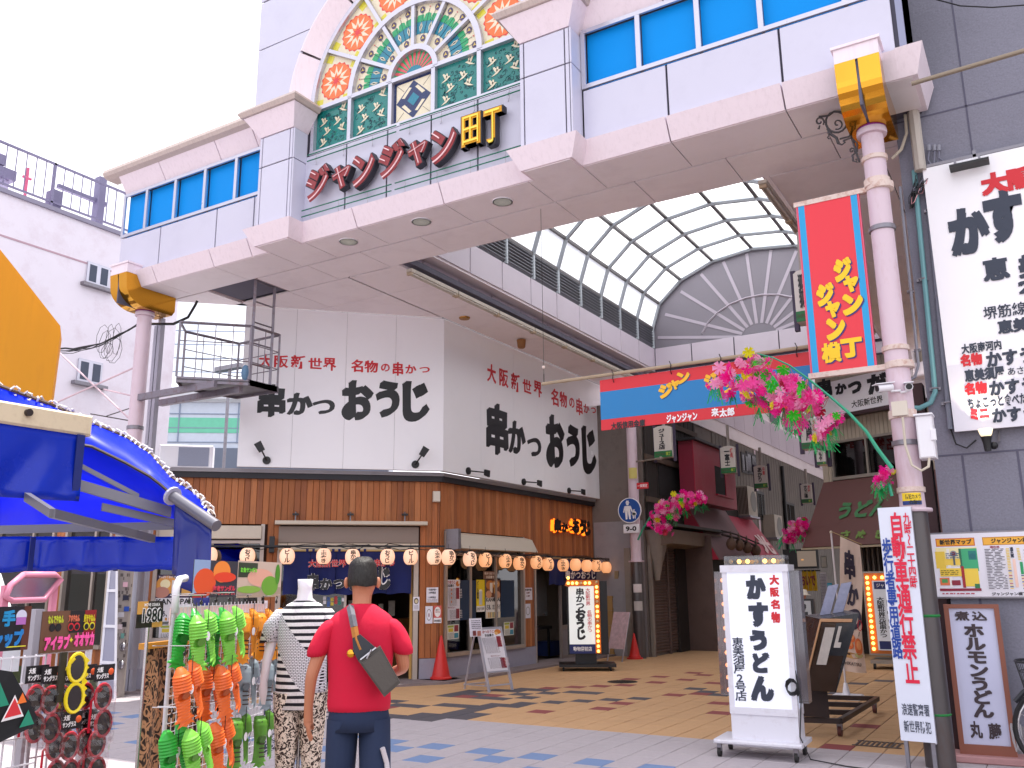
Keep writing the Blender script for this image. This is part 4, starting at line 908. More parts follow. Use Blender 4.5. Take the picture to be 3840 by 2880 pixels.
def blurb(x0,y0,x1,y1,n,c='#55505a',seed=1):
    r=random.Random(seed); out=[]
    for k in range(n):
        y=y0+(y1-y0)*(k+.3)/n; x=x0
        while x < x1-.02:
            l=r.uniform(.03,.09); out.append(('r',x,y,min(x+l,x1),y+(y1-y0)/n*.42,c)); x +=l+r.uniform(.012,.04)
    return out
MENU=[('t','つおうじ',.03,.02,.62,.1,'#b3202a'),('t','お品書き',.03,.11,.5,.18,'#222028'),('e',.82,.1,.16,.07,'#c9772c'),('e',.93,.06,.08,.05,'#e8e2d0'),('r',.68,.2,.95,.48,'#8a2232'),('r',.68,.72,.95,.96,'#8a2232'),('t','セットメニュー',.06,.66,.6,.71,'#8a2232')]+blurb(.05,.21,.64,.64,16,'#6a6570',1)+blurb(.05,.74,.64,.97,9,'#6a6570',2)+blurb(.71,.22,.93,.46,6,'#e9dcdc',3)+blurb(.71,.74,.93,.95,5,'#e9dcdc',4)+[('r',.05,.22+.1*k,.13,.27+.1*k,'#d98a55') for k in range(4)]
gw=RF.off(-.012)
def wp(bx,*a,**k): return poster(gw,bx,*a,w=.0,**k)
wp((1676,2174,1724,2326),'tall white menu poster at the left of the arcade side window','#e6e2ea',MENU)
wp((1727,2176,1784,2324),'plain dark blue poster left of the yellow beer poster in the window','#052a4a',[])
wp((1786,2174,1817,2294),'yellow poster with a tall beer glass in the arcade side window','#ecd31a',[('r',0,.82,1,1,'#eeeae6'),('e',.5,.36,.2,.06,'#f6f0dc'),('r',.32,.36,.68,.78,'#c9ccd0'),('v','ビール最高',.06,.04,.26,.6,'#2a2620'),('t','冷えてます',.08,.86,.92,.96,'#4a4540')])
wp((1821,2174,1875,2318),'dark beer poster with two glasses and the words さあカンパイ','#efeae4',[('r',0,0,1,.46,'#6e3a1e'),('e',.3,.14,.28,.12,'#c77a30'),('e',.7,.12,.26,.1,'#d9a25a'),('r',.28,.08,.46,.34,'#e9e4da'),('r',.56,.1,.8,.36,'#d99b28'),('e',.68,.1,.14,.04,'#f6f0e0'),('e',.2,.38,.2,.1,'#d9a27c'),('e',.82,.4,.18,.1,'#d9a27c'),
    ('t','KAN●PAI',.02,.46,.98,.57,'#15131a'),('t','さあ、カンパイ',.03,.64,.97,.78,'#15131a'),('r',0,.84,1,.99,'#e9dcc0')]+[('r',.15+.1*k,.84,.21+.1*k,.98,c) for k,c in enumerate(['#c9922c','#7a4a1c','#d9c06a','#3a6a3a','#b9a06a','#5a3a1c','#2a6a9a'])])
wp((1878,2176,1928,2314),'plain dark blue poster at the right of the arcade side window','#052a4a',[])
SM=[('r',.05,.05,.55,.2,'#9fae3a'),('r',.6,.05,.95,.5,'#8a2a36'),('r',.1,.25,.5,.5,'#d9c23a'),('r',.6,.6,.95,.95,'#3a8aa0')]+blurb(.08,.55,.55,.95,7,'#76706a',8)
wp((1676,2342,1720,2396),'small coloured menu sheet below the tall menu in the window','#e9e6dc',SM); wp((1889,2332,1926,2382),'small coloured menu sheet low at the right of the window','#e9e6dc',SM)
wp((1812,2142,1862,2172),'brown notice with pale writing hanging behind the window glass','#7a5a4a',[('t','串かつおうじ',.08,.1,.92,.45,'#e6dcd0'),('t','お品書き',.2,.55,.8,.9,'#e6dcd0')])
poster(CH,(1598,2203,1642,2259),'white opening hours notice on the planks right of the main door','#e9e6f0',[('t','〜営業時間〜',.1,.08,.9,.22,'#33303a'),('t','10時開店',.2,.28,.8,.42,'#33303a'),('t','11時閉店',.2,.6,.8,.74,'#33303a')]+blurb(.08,.78,.92,.95,2,'#66616c'),'notice')
poster(CH,(1594,2273,1621,2338),'white certificate with an oval emblem on the planks below the opening hours','#e4e2ee',[('e',.5,.5,.36,.34,'#8f8a80'),('e',.5,.5,.3,.29,'#e6e4ee'),('e',.5,.52,.14,.12,'#b9a3b0')],'notice')
poster(CH,(1625,2271,1654,2336),'red framed notice next to the oval emblem certificate','#cf5a55',[('e',.5,.36,.4,.3,'#f0eae6'),('t','串かつ',.25,.2,.75,.3,'#2a2428'),('t','二度付け禁止',.14,.33,.86,.4,'#b8362e'),('r',0,.7,1,1,'#f0ecee'),('t','店内全席禁煙',.08,.8,.92,.94,'#2a2428')],'notice')
poster(CH,(1547,2238,1571,2290),'white notice with a dark oval picture on the right door post','#e9e6f0',[('e',.5,.3,.36,.22,'#3a3230'),('e',.5,.32,.24,.15,'#d9c9a0')]+blurb(.15,.6,.85,.9,4,'#8a8590'),'notice',w=.055)
poster(RF,(1959,2204,1990,2250),'white opening hours notice on the planks right of the poster window','#e6e1e8',[('t','営業時間',.1,.08,.9,.26,'#33303a'),('t','10時',.3,.34,.7,.5,'#7a3a40'),('t','11時',.3,.6,.7,.76,'#7a3a40')],'notice')
poster(RF,(1964,2264,1984,2318),'white certificate with oval emblem on the planks beside the far doorway','#dcd9e4',[('e',.5,.5,.38,.3,'#8f8a80'),('e',.5,.5,.3,.25,'#dcd9e4')],'notice')
poster(RF.off(.12),(2243,2192,2262,2252),'small red and white notice right of the arrow sign beside the far door','#dfd3d8',[('e',.5,.3,.35,.22,'#b9565a')]+blurb(.15,.6,.85,.9,4,'#6a555a'),'notice')
cw=CH.off(-.012)
poster(cw,(583,2155,720,2330),'beer poster showing a hand with a can in the left restaurant window','#e9e6ea',[('r',0,0,1,.5,'#3a2a4a'),('e',.28,.22,.3,.2,'#e8a24a'),('e',.24,.2,.14,.1,'#fff0c0'),('e',.15,.38,.22,.12,'#c98a78'),('r',.42,.12,.64,.42,'#e6e2dc'),('e',.53,.26,.08,.05,'#b8362e'),('r',.7,.1,.95,.46,'#d9a24a'),
    ('t','やっぱりうまい！だから今日も嬉しい',.05,.02,.95,.08,'#f0ecf4'),('t','KAN●PAI',.03,.51,.97,.64,'#1c1a22'),('t','さあ、カンパイ',.05,.76,.97,.9,'#22202a')]+[('r',.3+.1*k,.92,.36+.1*k,.98,'#c98a3a') for k in range(6)],w=.0)
poster(cw,(596,2342,700,2400),'small menu sheet low in the left restaurant window','#dedbe2',SM,w=.0)
poster(cw,(610,2080,690,2140),'yellow lit notice board seen inside the left restaurant window','#c79a2a',[('r',.1,.1,.9,.9,'#a87a1c')]+blurb(.15,.2,.85,.8,4,'#e9cf7a'),w=-.4)
mb=MB(CH); cols=['#d8d4da','#3a5a9a','#c9b23a','#b8363a','#2a7a6a','#e9e6ee']
for k in range(11):
    x,y=1212+(k % 6)*14,2236+(k//6)*16+(k % 3)*3; a,z0,b_,z1=CH.box(x,y,x+11,y+(20 if k % 4==3 else 13)); mb.k=k % 6; mb.box(a,b_,z0,z1,-.015,-.012)
mb.build('door_stickers',[pc(c) for c in cols],label='cluster of payment stickers on the door glass under the navy noren',cat='stickers',kind='stuff')
# ---- canopy lamps above the door bar
for k,x in enumerate((1107,1312,1515)):
    u,v=CH.uv(x,1957); MB(CH).tube([(u,v,.1),(u,v+.14,.1),(u,v+.16,.02)],.012,6).build('bracket',STEEL,rest); MB(CH).box(u-.05,u+.05,v+.1,v+.13,.06,.14).build('bracket',BLACK,rest)
# ---- left street wall of the same building
LW=FY(CH.P(UL-.1,0).y,0); lx=CH.P(UL-.1,0).x
wl=root('shop_building','cedar clad shop front with tall sliding windows behind the blue awning stall','building',(lx-2.5,LW.o.y,0))
wins=[LW.box(x0,2100,x1,y1) for x0,x1,y1 in ((-330,-60,2390),(-30,190,2385),(232,410,2388))]
hol=[(a,.62,c,2.9) for a,b_,c,d_ in wins]
_r=rest; rest=wl
wallholes(LW,lx-9,lx,hol,-.01,3.42,.12,GAP,'wall')
x=lx-9
planks(LW,lx-9,lx,hol,.3)
MB(LW).box(lx-9,lx,-.01,.3,0,.03).build('base_wall',mat('mossy concrete base','#55603f',.9,var=.3,vs=5,dirt=.5,dcol='#3a3a2c',bump=.3),rest)
for h in hol: window(LW,h,[h[0]+(h[2]-h[0])*.62])
MB(LW).box(lx-9,lx-.2,.0,3.2,-1.6,-1.55).build('room_wall',mat('dim shop interior','#6a645e',.9,var=.3,vs=1.5),rest)
rest=_r
for x,r_ in ((520,.03),(553,.025)):
    u=LW.uv(x,2300)[0]; MB(LW).box(u-r_,u+r_,.45-r_*3,3.3,.03,.03+r_*2).build('wall_pipe',mat('galvanised channel','#a9a8b4',.4,.4,var=.08),label='grey galvanised %s running down the cedar wall by the concrete pole' % ('channel' if x==520 else 'thin pipe'),cat='pipe')
#==================================================================GREY BUILDING,RIGHT
gb=root('grey_building','grey speckled rendered building wall at the right beside the gate column','building',(3,9.4,0))
GW=FY(9.2)
MB().box(-.86,9,9.2,18,-.02,14).build('wall',GREYW,gb)  # depth behind is out of view, lengthened to block light into the arcade
lines=MB(GW); JT=mat('render joint','#5f5e70',.95,var=.2)
for px,py in ((3625,330),(3520,1800),(3800,1800)):
    pass
for u in (-.2,.95): lines.box(u-.008,u+.008,2.9,13,.001,.004)
for u in (-.62,-.17,.55): lines.box(u-.01,u+.01,0,2.65,.001,.004)
for v in (2.66,6.12,9.2): lines.box(-.85,6,v-.008,v+.008,.001,.004)
lines.build('joints',JT,gb)
MB(GW).box(-.86,6,-.01,.28,0,.03).build('plinth',CONC,gb)
def pipe(pts,r,m,lab,clips=()):
    t=root('wall_pipe',lab,'pipe',pts[-1])
    MB().tube(pts,r,8).build('pipe',m,t,smooth='auto')
    for z in clips:
        p=min(pts,key=lambda q: abs(q[2]-z)); MB().box(p[0]-r*2.1,p[0]+r*2.1,9.17,9.2,z-.015,z+.015).tube([(p[0]-r*1.1,9.19,z),(p[0]-r,9.2-2.2*r-.02,z),(p[0]+r,9.2-2.2*r-.02,z),(p[0]+r*1.1,9.19,z)],.008,5).build('saddle',STEEL,t)
def wpt(x,y,off=.04): p=AY(x,y,9.2-off); return (p.x,p.y,p.z)
pipe([wpt(3375,700),wpt(3437,1300),wpt(3444,1370),wpt(3430,1415),wpt(3400,1430)],.014,mat('grey conduit','#8b8d9a',.5),'thin grey conduit nearest the gate column on the grey wall',(4.3,3.7))
pipe([wpt(3428,640,.05),wpt(3502,1420,.05),wpt(3507,1470,.05),wpt(3490,1510,.05),wpt(3450,1530,.05),wpt(3420,1530,.05)],.024,mat('teal green conduit','#6fa5ab',.45),'teal conduit bending left above the white meter box',(4.4,3.3))
pipe([wpt(3475,690,.045),wpt(3565,1610,.045)],.026,mat('slate conduit','#7f8492',.5),'straight slate grey conduit beside the large white noodle sign',(5.1,4.2,3.15))
MB().tube([wpt(3565,1608,.04),wpt(3585,1665,.05),wpt(3625,1680,.06),wpt(3660,1650,.03)],.008,6).build('cable',BLACK,label='black cable looping from the slate conduit to the wall socket under the noodle sign',cat='cable')
bp=[wpt(3432,330,.1),wpt(3440,560,.1),wpt(3470,640,.1)]
pipe([wpt(3425,420,.12),wpt(3452,640,.12)],.055,mat('fat cream conduit','#b9b1a8',.6,dirt=.4),'fat weathered conduit coming down from the gate end cap with open cable mouth')
pipe([wpt(3395,430,.1),wpt(3400,500,.1),wpt(3380,560,.1),wpt(3345,595,.1)],.016,mat('cream hose','#c9bfae',.6),'cream flexible hose curving from the gate end cap to the column')
random.seed(8)
tg=root('cable_tangle','tangle of black cables spilling out below the fat conduit on the grey wall','cables',wpt(3440,760))
for k in range(16):
    x0,y0=3452+random.uniform(-22,14),650+random.uniform(-10,20); w_=random.uniform(10,46); h=random.uniform(20,95); ox=random.uniform(-40,20)
    MB().tube([wpt(x0+ox*.5+w_*cos(a)*.6,y0+30+h*(1-cos(a*1.0))*.5+h*.3*sin(a*2),.09+.03*sin(k+a)) for a in [i*.7 for i in range(9)]],.0045,4).build('cable',[BLACK,BLACK,mat('pink wire','#e0a0a6',.5),mat('grey wire','#77788a',.5)][k % 4 if k > 6 else 0],tg)
for k,x in enumerate((3482,3503,3519)): MB().cyl(wpt(x,545,.07),wpt(x+2,566,.07),.02,n=8).build('conduit_end',mat('grey conduit','#8b8d9a',.5),tg); MB().tube([wpt(x+2,566,.07),wpt(x-2+k*2,600,.07),wpt(3500,630,.08),wpt(3525,640+k*6,.08),wpt(3545,610,.08),wpt(3520,590,.08)],.009,5).build('cable',mat('grey wire','#77788a',.5),tg)
KS=FY(9.12); a,z0,b_,z1=KS.box(3525,600,3840,1629); a=KS.uv(3526,1200)[0]
a=-.72; ks=root('wall_sign','large white noodle shop sign with black and red brush writing on the grey wall','sign board',(.3,9.12,2.84))
za=KS.uv(3480,900)[1]
z_top=KS.uv(3640,730)[1]; 
KZ=KS.uv(3520,625)[1]; 
MB(KS).box(-.65,1.9,2.86,KZ,0,.03).build('sign_panel',GLOSSW,ks)
MB(KS).box(-.65,1.9,2.86,3.49,.03,.032).build('sign_panel',mat('white lower sign sheet','#e4e2ec',.3,var=.02),ks)
MB(KS).box(-.68,1.9,KZ+.01,KZ+.04,.0,.02).box(-.2,-.17,KZ+.01,KZ+.08,-.03,.02).build('top_rail',STEEL,ks)
kf=KS.off(.034)
letters(kf,NAVYL,ks,[('か',3557,775,3712,955,dict(b=.05)),('す',3690,712,3840,910,dict(b=.05)),('恵',3683,965,3786,1052,dict(b=.03)),('う',3855,740,3990,930,dict(b=.05)),('美',3815,950,3920,1040,dict(b=.03)),('須屋',3935,935,4120,1020,dict(b=.03)),('2',3818,1052,3880,1100,dict(b=.04)),('号店',3900,1035,4050,1090,dict(b=.03))],off=.02,res=4)
letters(kf,NAVYL,ks,[('堺筋線',3686,1140,3850,1190),('恵美須町',3738,1186,3980,1240,dict(b=.03)),('大阪南河内',3604,1282,3756,1320,dict(b=.02)),('かすうどん',3696,1300,4010,1362,dict(b=.03)),('恵美須屋',3616,1378,3768,1426,dict(b=.03)),('あさり入り',3778,1370,3940,1400),('かすうどん',3708,1412,4010,1472,dict(b=.03)),('ちょこっと食べたい',3628,1480,3880,1524,dict(b=.015)),('かすうどん',3718,1518,4010,1575,dict(b=.03))],off=.015,res=3)
letters(kf,REDL,ks,[('大阪',3675,635,3880,720,dict(b=.05)),('名物',3600,1325,3684,1372,dict(b=.04)),('名物',3616,1432,3702,1480,dict(b=.04)),('ミニ',3638,1530,3708,1574,dict(b=.05))],off=.02,res=3)
p=AY(3700,1650,8.98)
t=root('floodlight','black spotlight with clear lens under the noodle sign, shining up the board','spotlight',p)
MB().lathe([(.028,-.1),(.035,-.02),(.045,.02),(.05,.03)],p,14).build('body',BLACK,t,smooth='auto'); MB().lathe([(.035,.03),(.05,.055),(.062,.1),(.0,.105)],p,16).build('lens',mat('glowing lens','#efe9df',.1,emit=.8,ecol='#ffe2b0'),t,smooth=True)
MB().sph((p.x+.05,p.y+.04,p.z-.05),.035).build('knuckle',BLACK,t,smooth=True); MB().tube([(p.x+.06,p.y+.1,p.z-.05),(p.x+.09,p.y+.18,p.z),(p.x+.1,9.19,p.z+.1)],.012,6).build('arm',STEEL,t)
l=bpy.data.lights.new('spot_glow','SPOT'); l.energy=9; l.color=(1,.86,.62); l.spot_size=radians(75); l.shadow_soft_size=.04
lo=bpy.data.objects.new('floodlight_lamp',l); lo.location=(p.x,p.y-.03,p.z+.12); lo.rotation_euler=(V((0,.35,1))).to_track_quat('-Z','Y').to_euler(); sc.collection.objects.link(lo)
q=AY(3640,590,9.0); t=root('wall_lamp','flat black floodlight on a slotted bracket above the noodle sign','floodlight',q)
MB().box(q.x-.19,q.x+.15,8.92,9.06,q.z-.09,q.z-.065).build('head',BLACK,t); MB().box(q.x-.15,q.x+.08,9.1,9.14,q.z+.02,q.z+.06).box(q.x-.15,q.x-.13,9.0,9.14,q.z-.07,q.z+.02).box(q.x+.06,q.x+.08,9.0,9.14,q.z-.07,q.z+.02).build('bracket',STEEL,t)
mp_=FY(9.14); a,z0,b_,z1=mp_.box(3492,2010,3840,2246); mt=root('map_board','illustrated street map panel on the grey wall above the brown framed sign','map board',(-.3,9.14,z0))
WI='#e8e6f0'
def onmap(u0,v0,u1,v1): return u0,v0,u1,v1
bx0,bx1=mp_.uv(3502,2130)[0],mp_.uv(3686,2130)[0]; cx1=bx1+(bx1-bx0)*1.9
zt_,zb_=1.93,1.37
L1=[('r',.1,.07,.9,.2,'#c9642a'),('r',.12,.085,.88,.185,'#f2a92c'),('t','新世界マップ',.18,.09,.84,.175,'#1f1a18',.03),('r',.08,.22,.92,.52,'#f6e9b0'),('r',.06,.28,.26,.55,'#ecc94a'),('r',.3,.24,.36,.85,'#f4f1ee'),('r',.6,.24,.92,.6,'#3fae78'),('r',.74,.28,.9,.42,'#1f7f78'),('r',.55,.24,.6,.7,'#2d6f55'),('r',.24,.4,.56,.5,'#f3cf55'),
      ('r',.12,.55,.56,.68,'#f2d04c'),('r',.62,.56,.9,.84,'#f2d04c'),('r',.1,.7,.3,.82,'#e0754a'),('r',.34,.74,.52,.82,'#8e2438'),('r',.14,.72,.26,.78,'#4f9a55'),('r',.56,.52,.62,.86,'#a3202e'),('r',.8,.8,.9,.88,'#2d7a4c'),('r',.08,.87,.92,.91,'#8e1f3a'),('e',.44,.32,.07,.05,'#8a8f96'),('e',.44,.32,.04,.03,'#7c2430'),('r',.42,.36,.46,.5,'#55606a'),('e',.82,.36,.06,.04,'#1d6f74')]+blurb(.12,.93,.8,.97,1,'#b9405a',3)+blurb(.14,.57,.5,.66,3,'#8a7a2a',4)+blurb(.28,.3,.56,.4,3,'#5a6a8a',5)
L2=[('r',.03,.07,.62,.2,'#c98a20'),('r',.04,.085,.61,.185,'#f2b33c'),('t','ジャンジャン横丁',.12,.09,.55,.175,'#2a2018',.02),('t','現在地',.1,.21,.2,.25,'#a02a50'),('v','通天閣',.305,.24,.335,.4,'#222a44',.02),('r',.315,.42,.345,.86,'#f3cdbf'),('r',.385,.47,.415,.66,'#1d9a5c'),('t','ジャンジャン横丁',.43,.55,.6,.58,'#444052'),('t','ジャンジャン横丁店舗の数',.06,.93,.6,.985,'#2a2632',.01)]
for k in range(26):
    y=.255+k*.0245; L2 +=[('r',.26,y,.295,y+.014,['#e9c95c','#e9c95c','#e9c95c','#1d2f6a','#b03a4a'][(k*7) % 5 if k > 12 else 0])]
    if not .45 < y < .67: L2 +=[('r',.37+.004*k/5,y,.4+.004*k/5,y+.014,['#e9c95c','#1d2f6a','#e9c95c','#b03a4a'][(k*5) % 4 if k > 16 or k==0 else 0])]
    L2 +=blurb(.04,y-.004,.24,y+.02,1,'#3a3844',50+k)
    L2 +=blurb(.44,y-.004,.9,y+.02,1,'#3a3844',90+k) if k % 2 else []
MB(mp_).box(bx0-.01,cx1+.01,zb_-.015,zt_+.015,-.03,-.001).build('backing',STEEL,mt)
poster(mp_,(bx0,zb_,bx1,zt_),'',WI,L1,uv=True,name='map_sheet',parent=mt,w=0); poster(mp_,(bx1,zb_,cx1,zt_),'',WI,L2,uv=True,name='map_sheet',parent=mt,w=0)
BRN=mat('brown painted frame','#8b5240',.5,var=.08,dirt=.2); bf=FG((-.97,8.98),(-.40,9.02))
bl,br_=bf.uv(3533,2500)[0]-.03,bf.uv(3775,2500)[0]; bt=bf.uv(3640,2266)[1]
ux0,ux1=bf.uv(3541,2300)[0],bf.uv(3748,2300)[0]
bs=root('standing_sign','tall brown framed white sign reading ホルモンうどん against the grey wall','standing sign',bf.P((ux0+ux1)/2,0))
MB(bf).box(ux0,ux0+.04,.02,bt,-.06,.03).build('frame_post',BRN,bs); MB(bf).box(ux1-.04,ux1,.02,bt,-.06,.03).build('frame_post',BRN,bs)
MB(bf).box(ux0+.04,ux1-.04,bt-.035,bt,-.055,.03).build('frame_rail',BRN,bs); MB(bf).box(ux0+.04,ux1-.04,.02,.14,-.055,.03).build('frame_rail',BRN,bs)
MB(bf).cbox(ux0-.05,ux1+.07,-.0,.06,-.2,.12,.01).build('base',mat('dusty pink base','#b98a8a',.6,dirt=.4),bs)
MB(bf).box(ux0+.04,ux1-.04,.14,bt-.035,-.03,.01).build('face',mat('lilac white acrylic','#c9cbe6',.3,var=.02),bs)
um=(ux0+ux1)/2; hw=(ux1-ux0)/2-.05
bff=bf.off(.012); mb=MB(bff)
put(mb,'煮',um-hw*.82,bt-.14,um-.02,bt-.06,b=.02); put(mb,'込',um+.0,bt-.14,um+hw*.7,bt-.06,b=.02)
vput(mb,'ホルモンうどん',um-.07,.36,um+.07,bt-.17,b=.03,res=3); put(mb,'丸',um-hw*.72,.19,um-hw*.15,.33,b=.02); put(mb,'藤',um+hw*.12,.19,um+hw*.72,.32,b=.02)
mb.build('lettering',mat('dark brown raised letters','#3a2c33',.5),bs)
pb=Fr((-1.3,8.42,0),(1,-.06,0)); P0=pb.uv(3306,1905); P1=pb.uv(3436,1897); B0=pb.uv(3362,2765); B1=pb.uv(3491,2795)
pw0,pw1=(P0[0]+B0[0])/2,(P1[0]+B1[0])/2; pz0,pz1=(B0[1]+B1[1])/2,(P0[1]+P1[1])/2
pn=root('police_notice_board','white notice board with red and blue vertical writing tied to the right gate column','notice board',pb.P((pw0+pw1)/2,0))
MB(pb).box(pw0,pw1,pz0,pz1,0,.004).build('board',mat('white enamelled notice','#dde2f0',.3,var=.03,dirt=.1),pn)
MB(pb).box(pw1-.012,pw1+.001,pz0-.01,pz1,-.035,-.002).build('edge_frame',ALU,pn); MB(pb).box(pw0+.02,pw0+.05,0,pz1-.05,-.035,-.002).build('leg',STEEL,pn); MB(pb).box(pw1-.045,pw1-.014,0,pz1-.05,-.035,-.002).build('leg',STEEL,pn)
pf=pb.off(.006)
W_=pw1-pw0; H_=pz1-pz0
mb=MB(pf); vput(mb,'自動車通行禁止',pw0+W_*.34,pz0+H_*.235,pw0+W_*.70,pz1-H_*.03,off=.012,b=.014,st=2); vput(mb,'九時〜二十四時',pw0+W_*.75,pz0+H_*.64,pw0+W_*.95,pz1-H_*.03,off=.012,b=.01); mb.build('lettering',mat('notice red','#dc1640',.5,var=0),pn)
mb=MB(pf); vput(mb,'歩行者専用道路',pw0+W_*.04,pz0+H_*.34,pw0+W_*.3,pz0+H_*.86,off=.012,b=.012); mb.build('lettering',BLUEL,pn)
mb=MB(pf); put(mb,'浪速警察署',pw0+W_*.12,pz0+H_*.105,pw0+W_*.9,pz0+H_*.155); put(mb,'新世界防犯',pw0+W_*.13,pz0+H_*.035,pw0+W_*.9,pz0+H_*.085); mb.tube([(pw0+W_*.06,pz1-H_*.2,.001),(pw0+W_*.2,pz1-H_*.15,.001),(pw0+W_*.12,pz1-H_*.19,.001),(pw0+W_*.24,pz1-H_*.175,.001),(pw0+W_*.16,pz1-H_*.21,.001)],.0015,3); mb.build('lettering',mat('grey ink','#4a5060',.5,var=0),pn)
for z in (1.22,.42):
    MB().lathe([(.118,-.012),(.126,0),(.118,.012)],(-1.02,8.6,z),20).build('rope',mat('green rope','#1f7a3a',.8),pn)
def onp(x,y,Y): return AY(x,y,Y)
CLR=colR
q=AY(3400,1845,8.47); 
stk=root('sticker_sign','yellow and blue security camera notice wrapped on the right column','sticker',(q.x,q.y,q.z))
mb=MB(); qz0,qz1=AY(3400,1893,8.47).z,AY(3400,1848,8.47).z
def wrap(mb,z0,z1,a0,a1,r=.118): mb.add([(-1.02+r*cos(a0+(a1-a0)*k/8),8.6+r*sin(a0+(a1-a0)*k/8),z) for z in (z0,z1) for k in range(9)],[(k,k+1,k+10,k+9) for k in range(8)])
ac=atan2(-8.6,1.0)
wrap(mb,qz0,qz1,ac-.7,ac+.7); mb.build('sheet',mat('security yellow','#f2cf1c',.4,var=.02),stk)
mb=MB(); wrap(mb,qz0,qz0+.035,ac-.7,ac+.7,.1195); mb.build('sheet',mat('security blue','#12337a',.4,var=.02),stk)
sf=Fr((-1.02+.122*cos(ac),8.6+.122*sin(ac),0),(-sin(ac),cos(ac),0))
mb=MB(sf); put(mb,'防犯カメラ',-.05,qz1-.055,.075,qz1-.012,w=.0); put(mb,'作動中',-.02,qz1-.105,.07,qz1-.062,w=.0); put(mb,'ALSOK',-.03,qz0+.008,.04,qz0+.026,w=.0); mb.build('lettering',BLKL,stk)
def cam_(x,y,dirx,lab):
    p=AY(x,y,8.44); t=root('security_camera',lab,'camera',p,'security cameras on the right gate column')
    d=V(dirx).normalized(); a=V(p)
    MB().cyl(a-d*.07,a+d*.07,.034,n=14).build('body',WHITEP,t,smooth='auto'); MB().cyl(a+d*.07,a+d*.075,.027,n=14).build('lens',BLACK,t)
    s_=d.cross(V((0,0,1))); MB().add([tuple(a-d*.08+s_*.04+V((0,0,.038))),tuple(a+d*.1+s_*.04+V((0,0,.034))),tuple(a+d*.1-s_*.04+V((0,0,.034))),tuple(a-d*.08-s_*.04+V((0,0,.038))),tuple(a-d*.08+s_*.04+V((0,0,.046))),tuple(a+d*.1+s_*.04+V((0,0,.042))),tuple(a+d*.1-s_*.04+V((0,0,.042))),tuple(a-d*.08-s_*.04+V((0,0,.046)))],[(0,1,2,3),(4,5,6,7),(0,1,5,4),(1,2,6,5),(2,3,7,6),(3,0,4,7)]).build('sunshield',WHITEP,t)
    MB().tube([tuple(a-d*.05),(a.x+(-1.0-a.x)*.4,8.47,a.z-.03),(-1.0,8.49,a.z-.03)],.012,6).build('arm',WHITEP,t)
cam_(3318,1455,(-.8,-.6,-.1),'white bullet security camera pointing left on the column'); cam_(3408,1452,(.15,-1,-.12),'white security camera facing the viewer on the column')
p=AY(3374,1532,8.46); MB().box(p.x-.065,p.x+.065,8.44,8.48,p.z-.065,p.z+.065).build('junction_box',mat('cream box','#d6cdbf',.5),label='square cream junction box strapped to the column below the cameras',cat='junction box')
a,b_=AY(3430,1560,8.42),AY(3510,1715,8.42)
mbx=root('meter_box','tall white plastic meter box on the right of the gate column','meter box',(a.x,8.5,b_.z))
MB(FY(8.5)).cbox(a.x,b_.x-.0,b_.z,a.z,-.1,.08,.012).build('case',WHITEP,mbx); MB(FY(8.5)).cbox(a.x+.11,a.x+.155,(a.z+b_.z)/2-.04,(a.z+b_.z)/2+.06,.08,.095,.004).build('latch',WHITEP,mbx); MB(FY(8.5)).box(a.x-.01,b_.x+.01,a.z,a.z+.015,-.1,.1).build('lid',WHITEP,mbx)
MB().tube([AY(3385,1565,8.44),AY(3395,1670,8.42),AY(3420,1745,8.4),AY(3455,1765,8.4),AY(3482,1750,8.42),AY(3485,1718,8.44)],.012,6).build('conduit',mat('cream hose','#c9bfae',.6),mbx)
# ---- vertical red banner on the column
vb=FY(8.6); vr=root('vertical_banner','red and blue vertical banner with yellow ジャンジャン横丁 lettering hung from the right column','banner',(-1.5,8.6,3.5))
bu0,bu1,bz0,bz1=-1.79,-1.19,vb.uv(3180,1385)[1],vb.uv(3120,752)[1]
MB(vb).box(bu0,bu1,bz0,bz1,-.02,.02).build('panel',mat('banner pink edge','#d95a7a',.4,var=.03),vr)
MB(vb).box(bu0+.012,bu1-.012,bz0,bz1,.02,.022).build('face',mat('banner red','#e2303f',.4,var=.03),vr)
for u in (bu0+.02,bu1-.08): MB(vb).box(u,u+.06,bz0,bz1,.022,.024).build('stripe',mat('banner sky blue','#149bd6',.4,var=.02),vr)
for z,h in ((bz1,.05),(bz0-.05,.05)):
    MB(vb).box(bu0-.02,-1.08,z,z+h,-.03,.03).build('bar',RUST,vr)
    MB().lathe([(.113,-.035),(.126,-.03),(.126,.03),(.113,.035)],(-1,8.6,z+h/2),20).build('strap',RUST,vr)
for mm,w_,dx in ((mat('violet shadow ink','#3a2f7a',.5,var=0),.026,.012),(YELL,.03,0)):
    mb=MB(vb); H=bz1-bz0; W=bu1-bu0
    for s,fx0,fy0,fx1,fy1 in (('ジ',.50,.36,.78,.50),('ャ',.63,.47,.86,.57),('ン',.58,.575,.9,.70),('ジ',.2,.49,.48,.625),('ャ',.32,.60,.55,.70),('ン',.3,.70,.6,.83),('横',.2,.84,.5,.955),('丁',.5,.83,.82,.94)):
        put(mb,s,bu0+W*fx0+dx,bz1-H*fy1-dx,bu0+W*fx1+dx,bz1-H*fy0-dx,w=w_,off=.022 if s=='横' else .05,b=.03,res=3)
    mb.build('lettering',mm,vr)
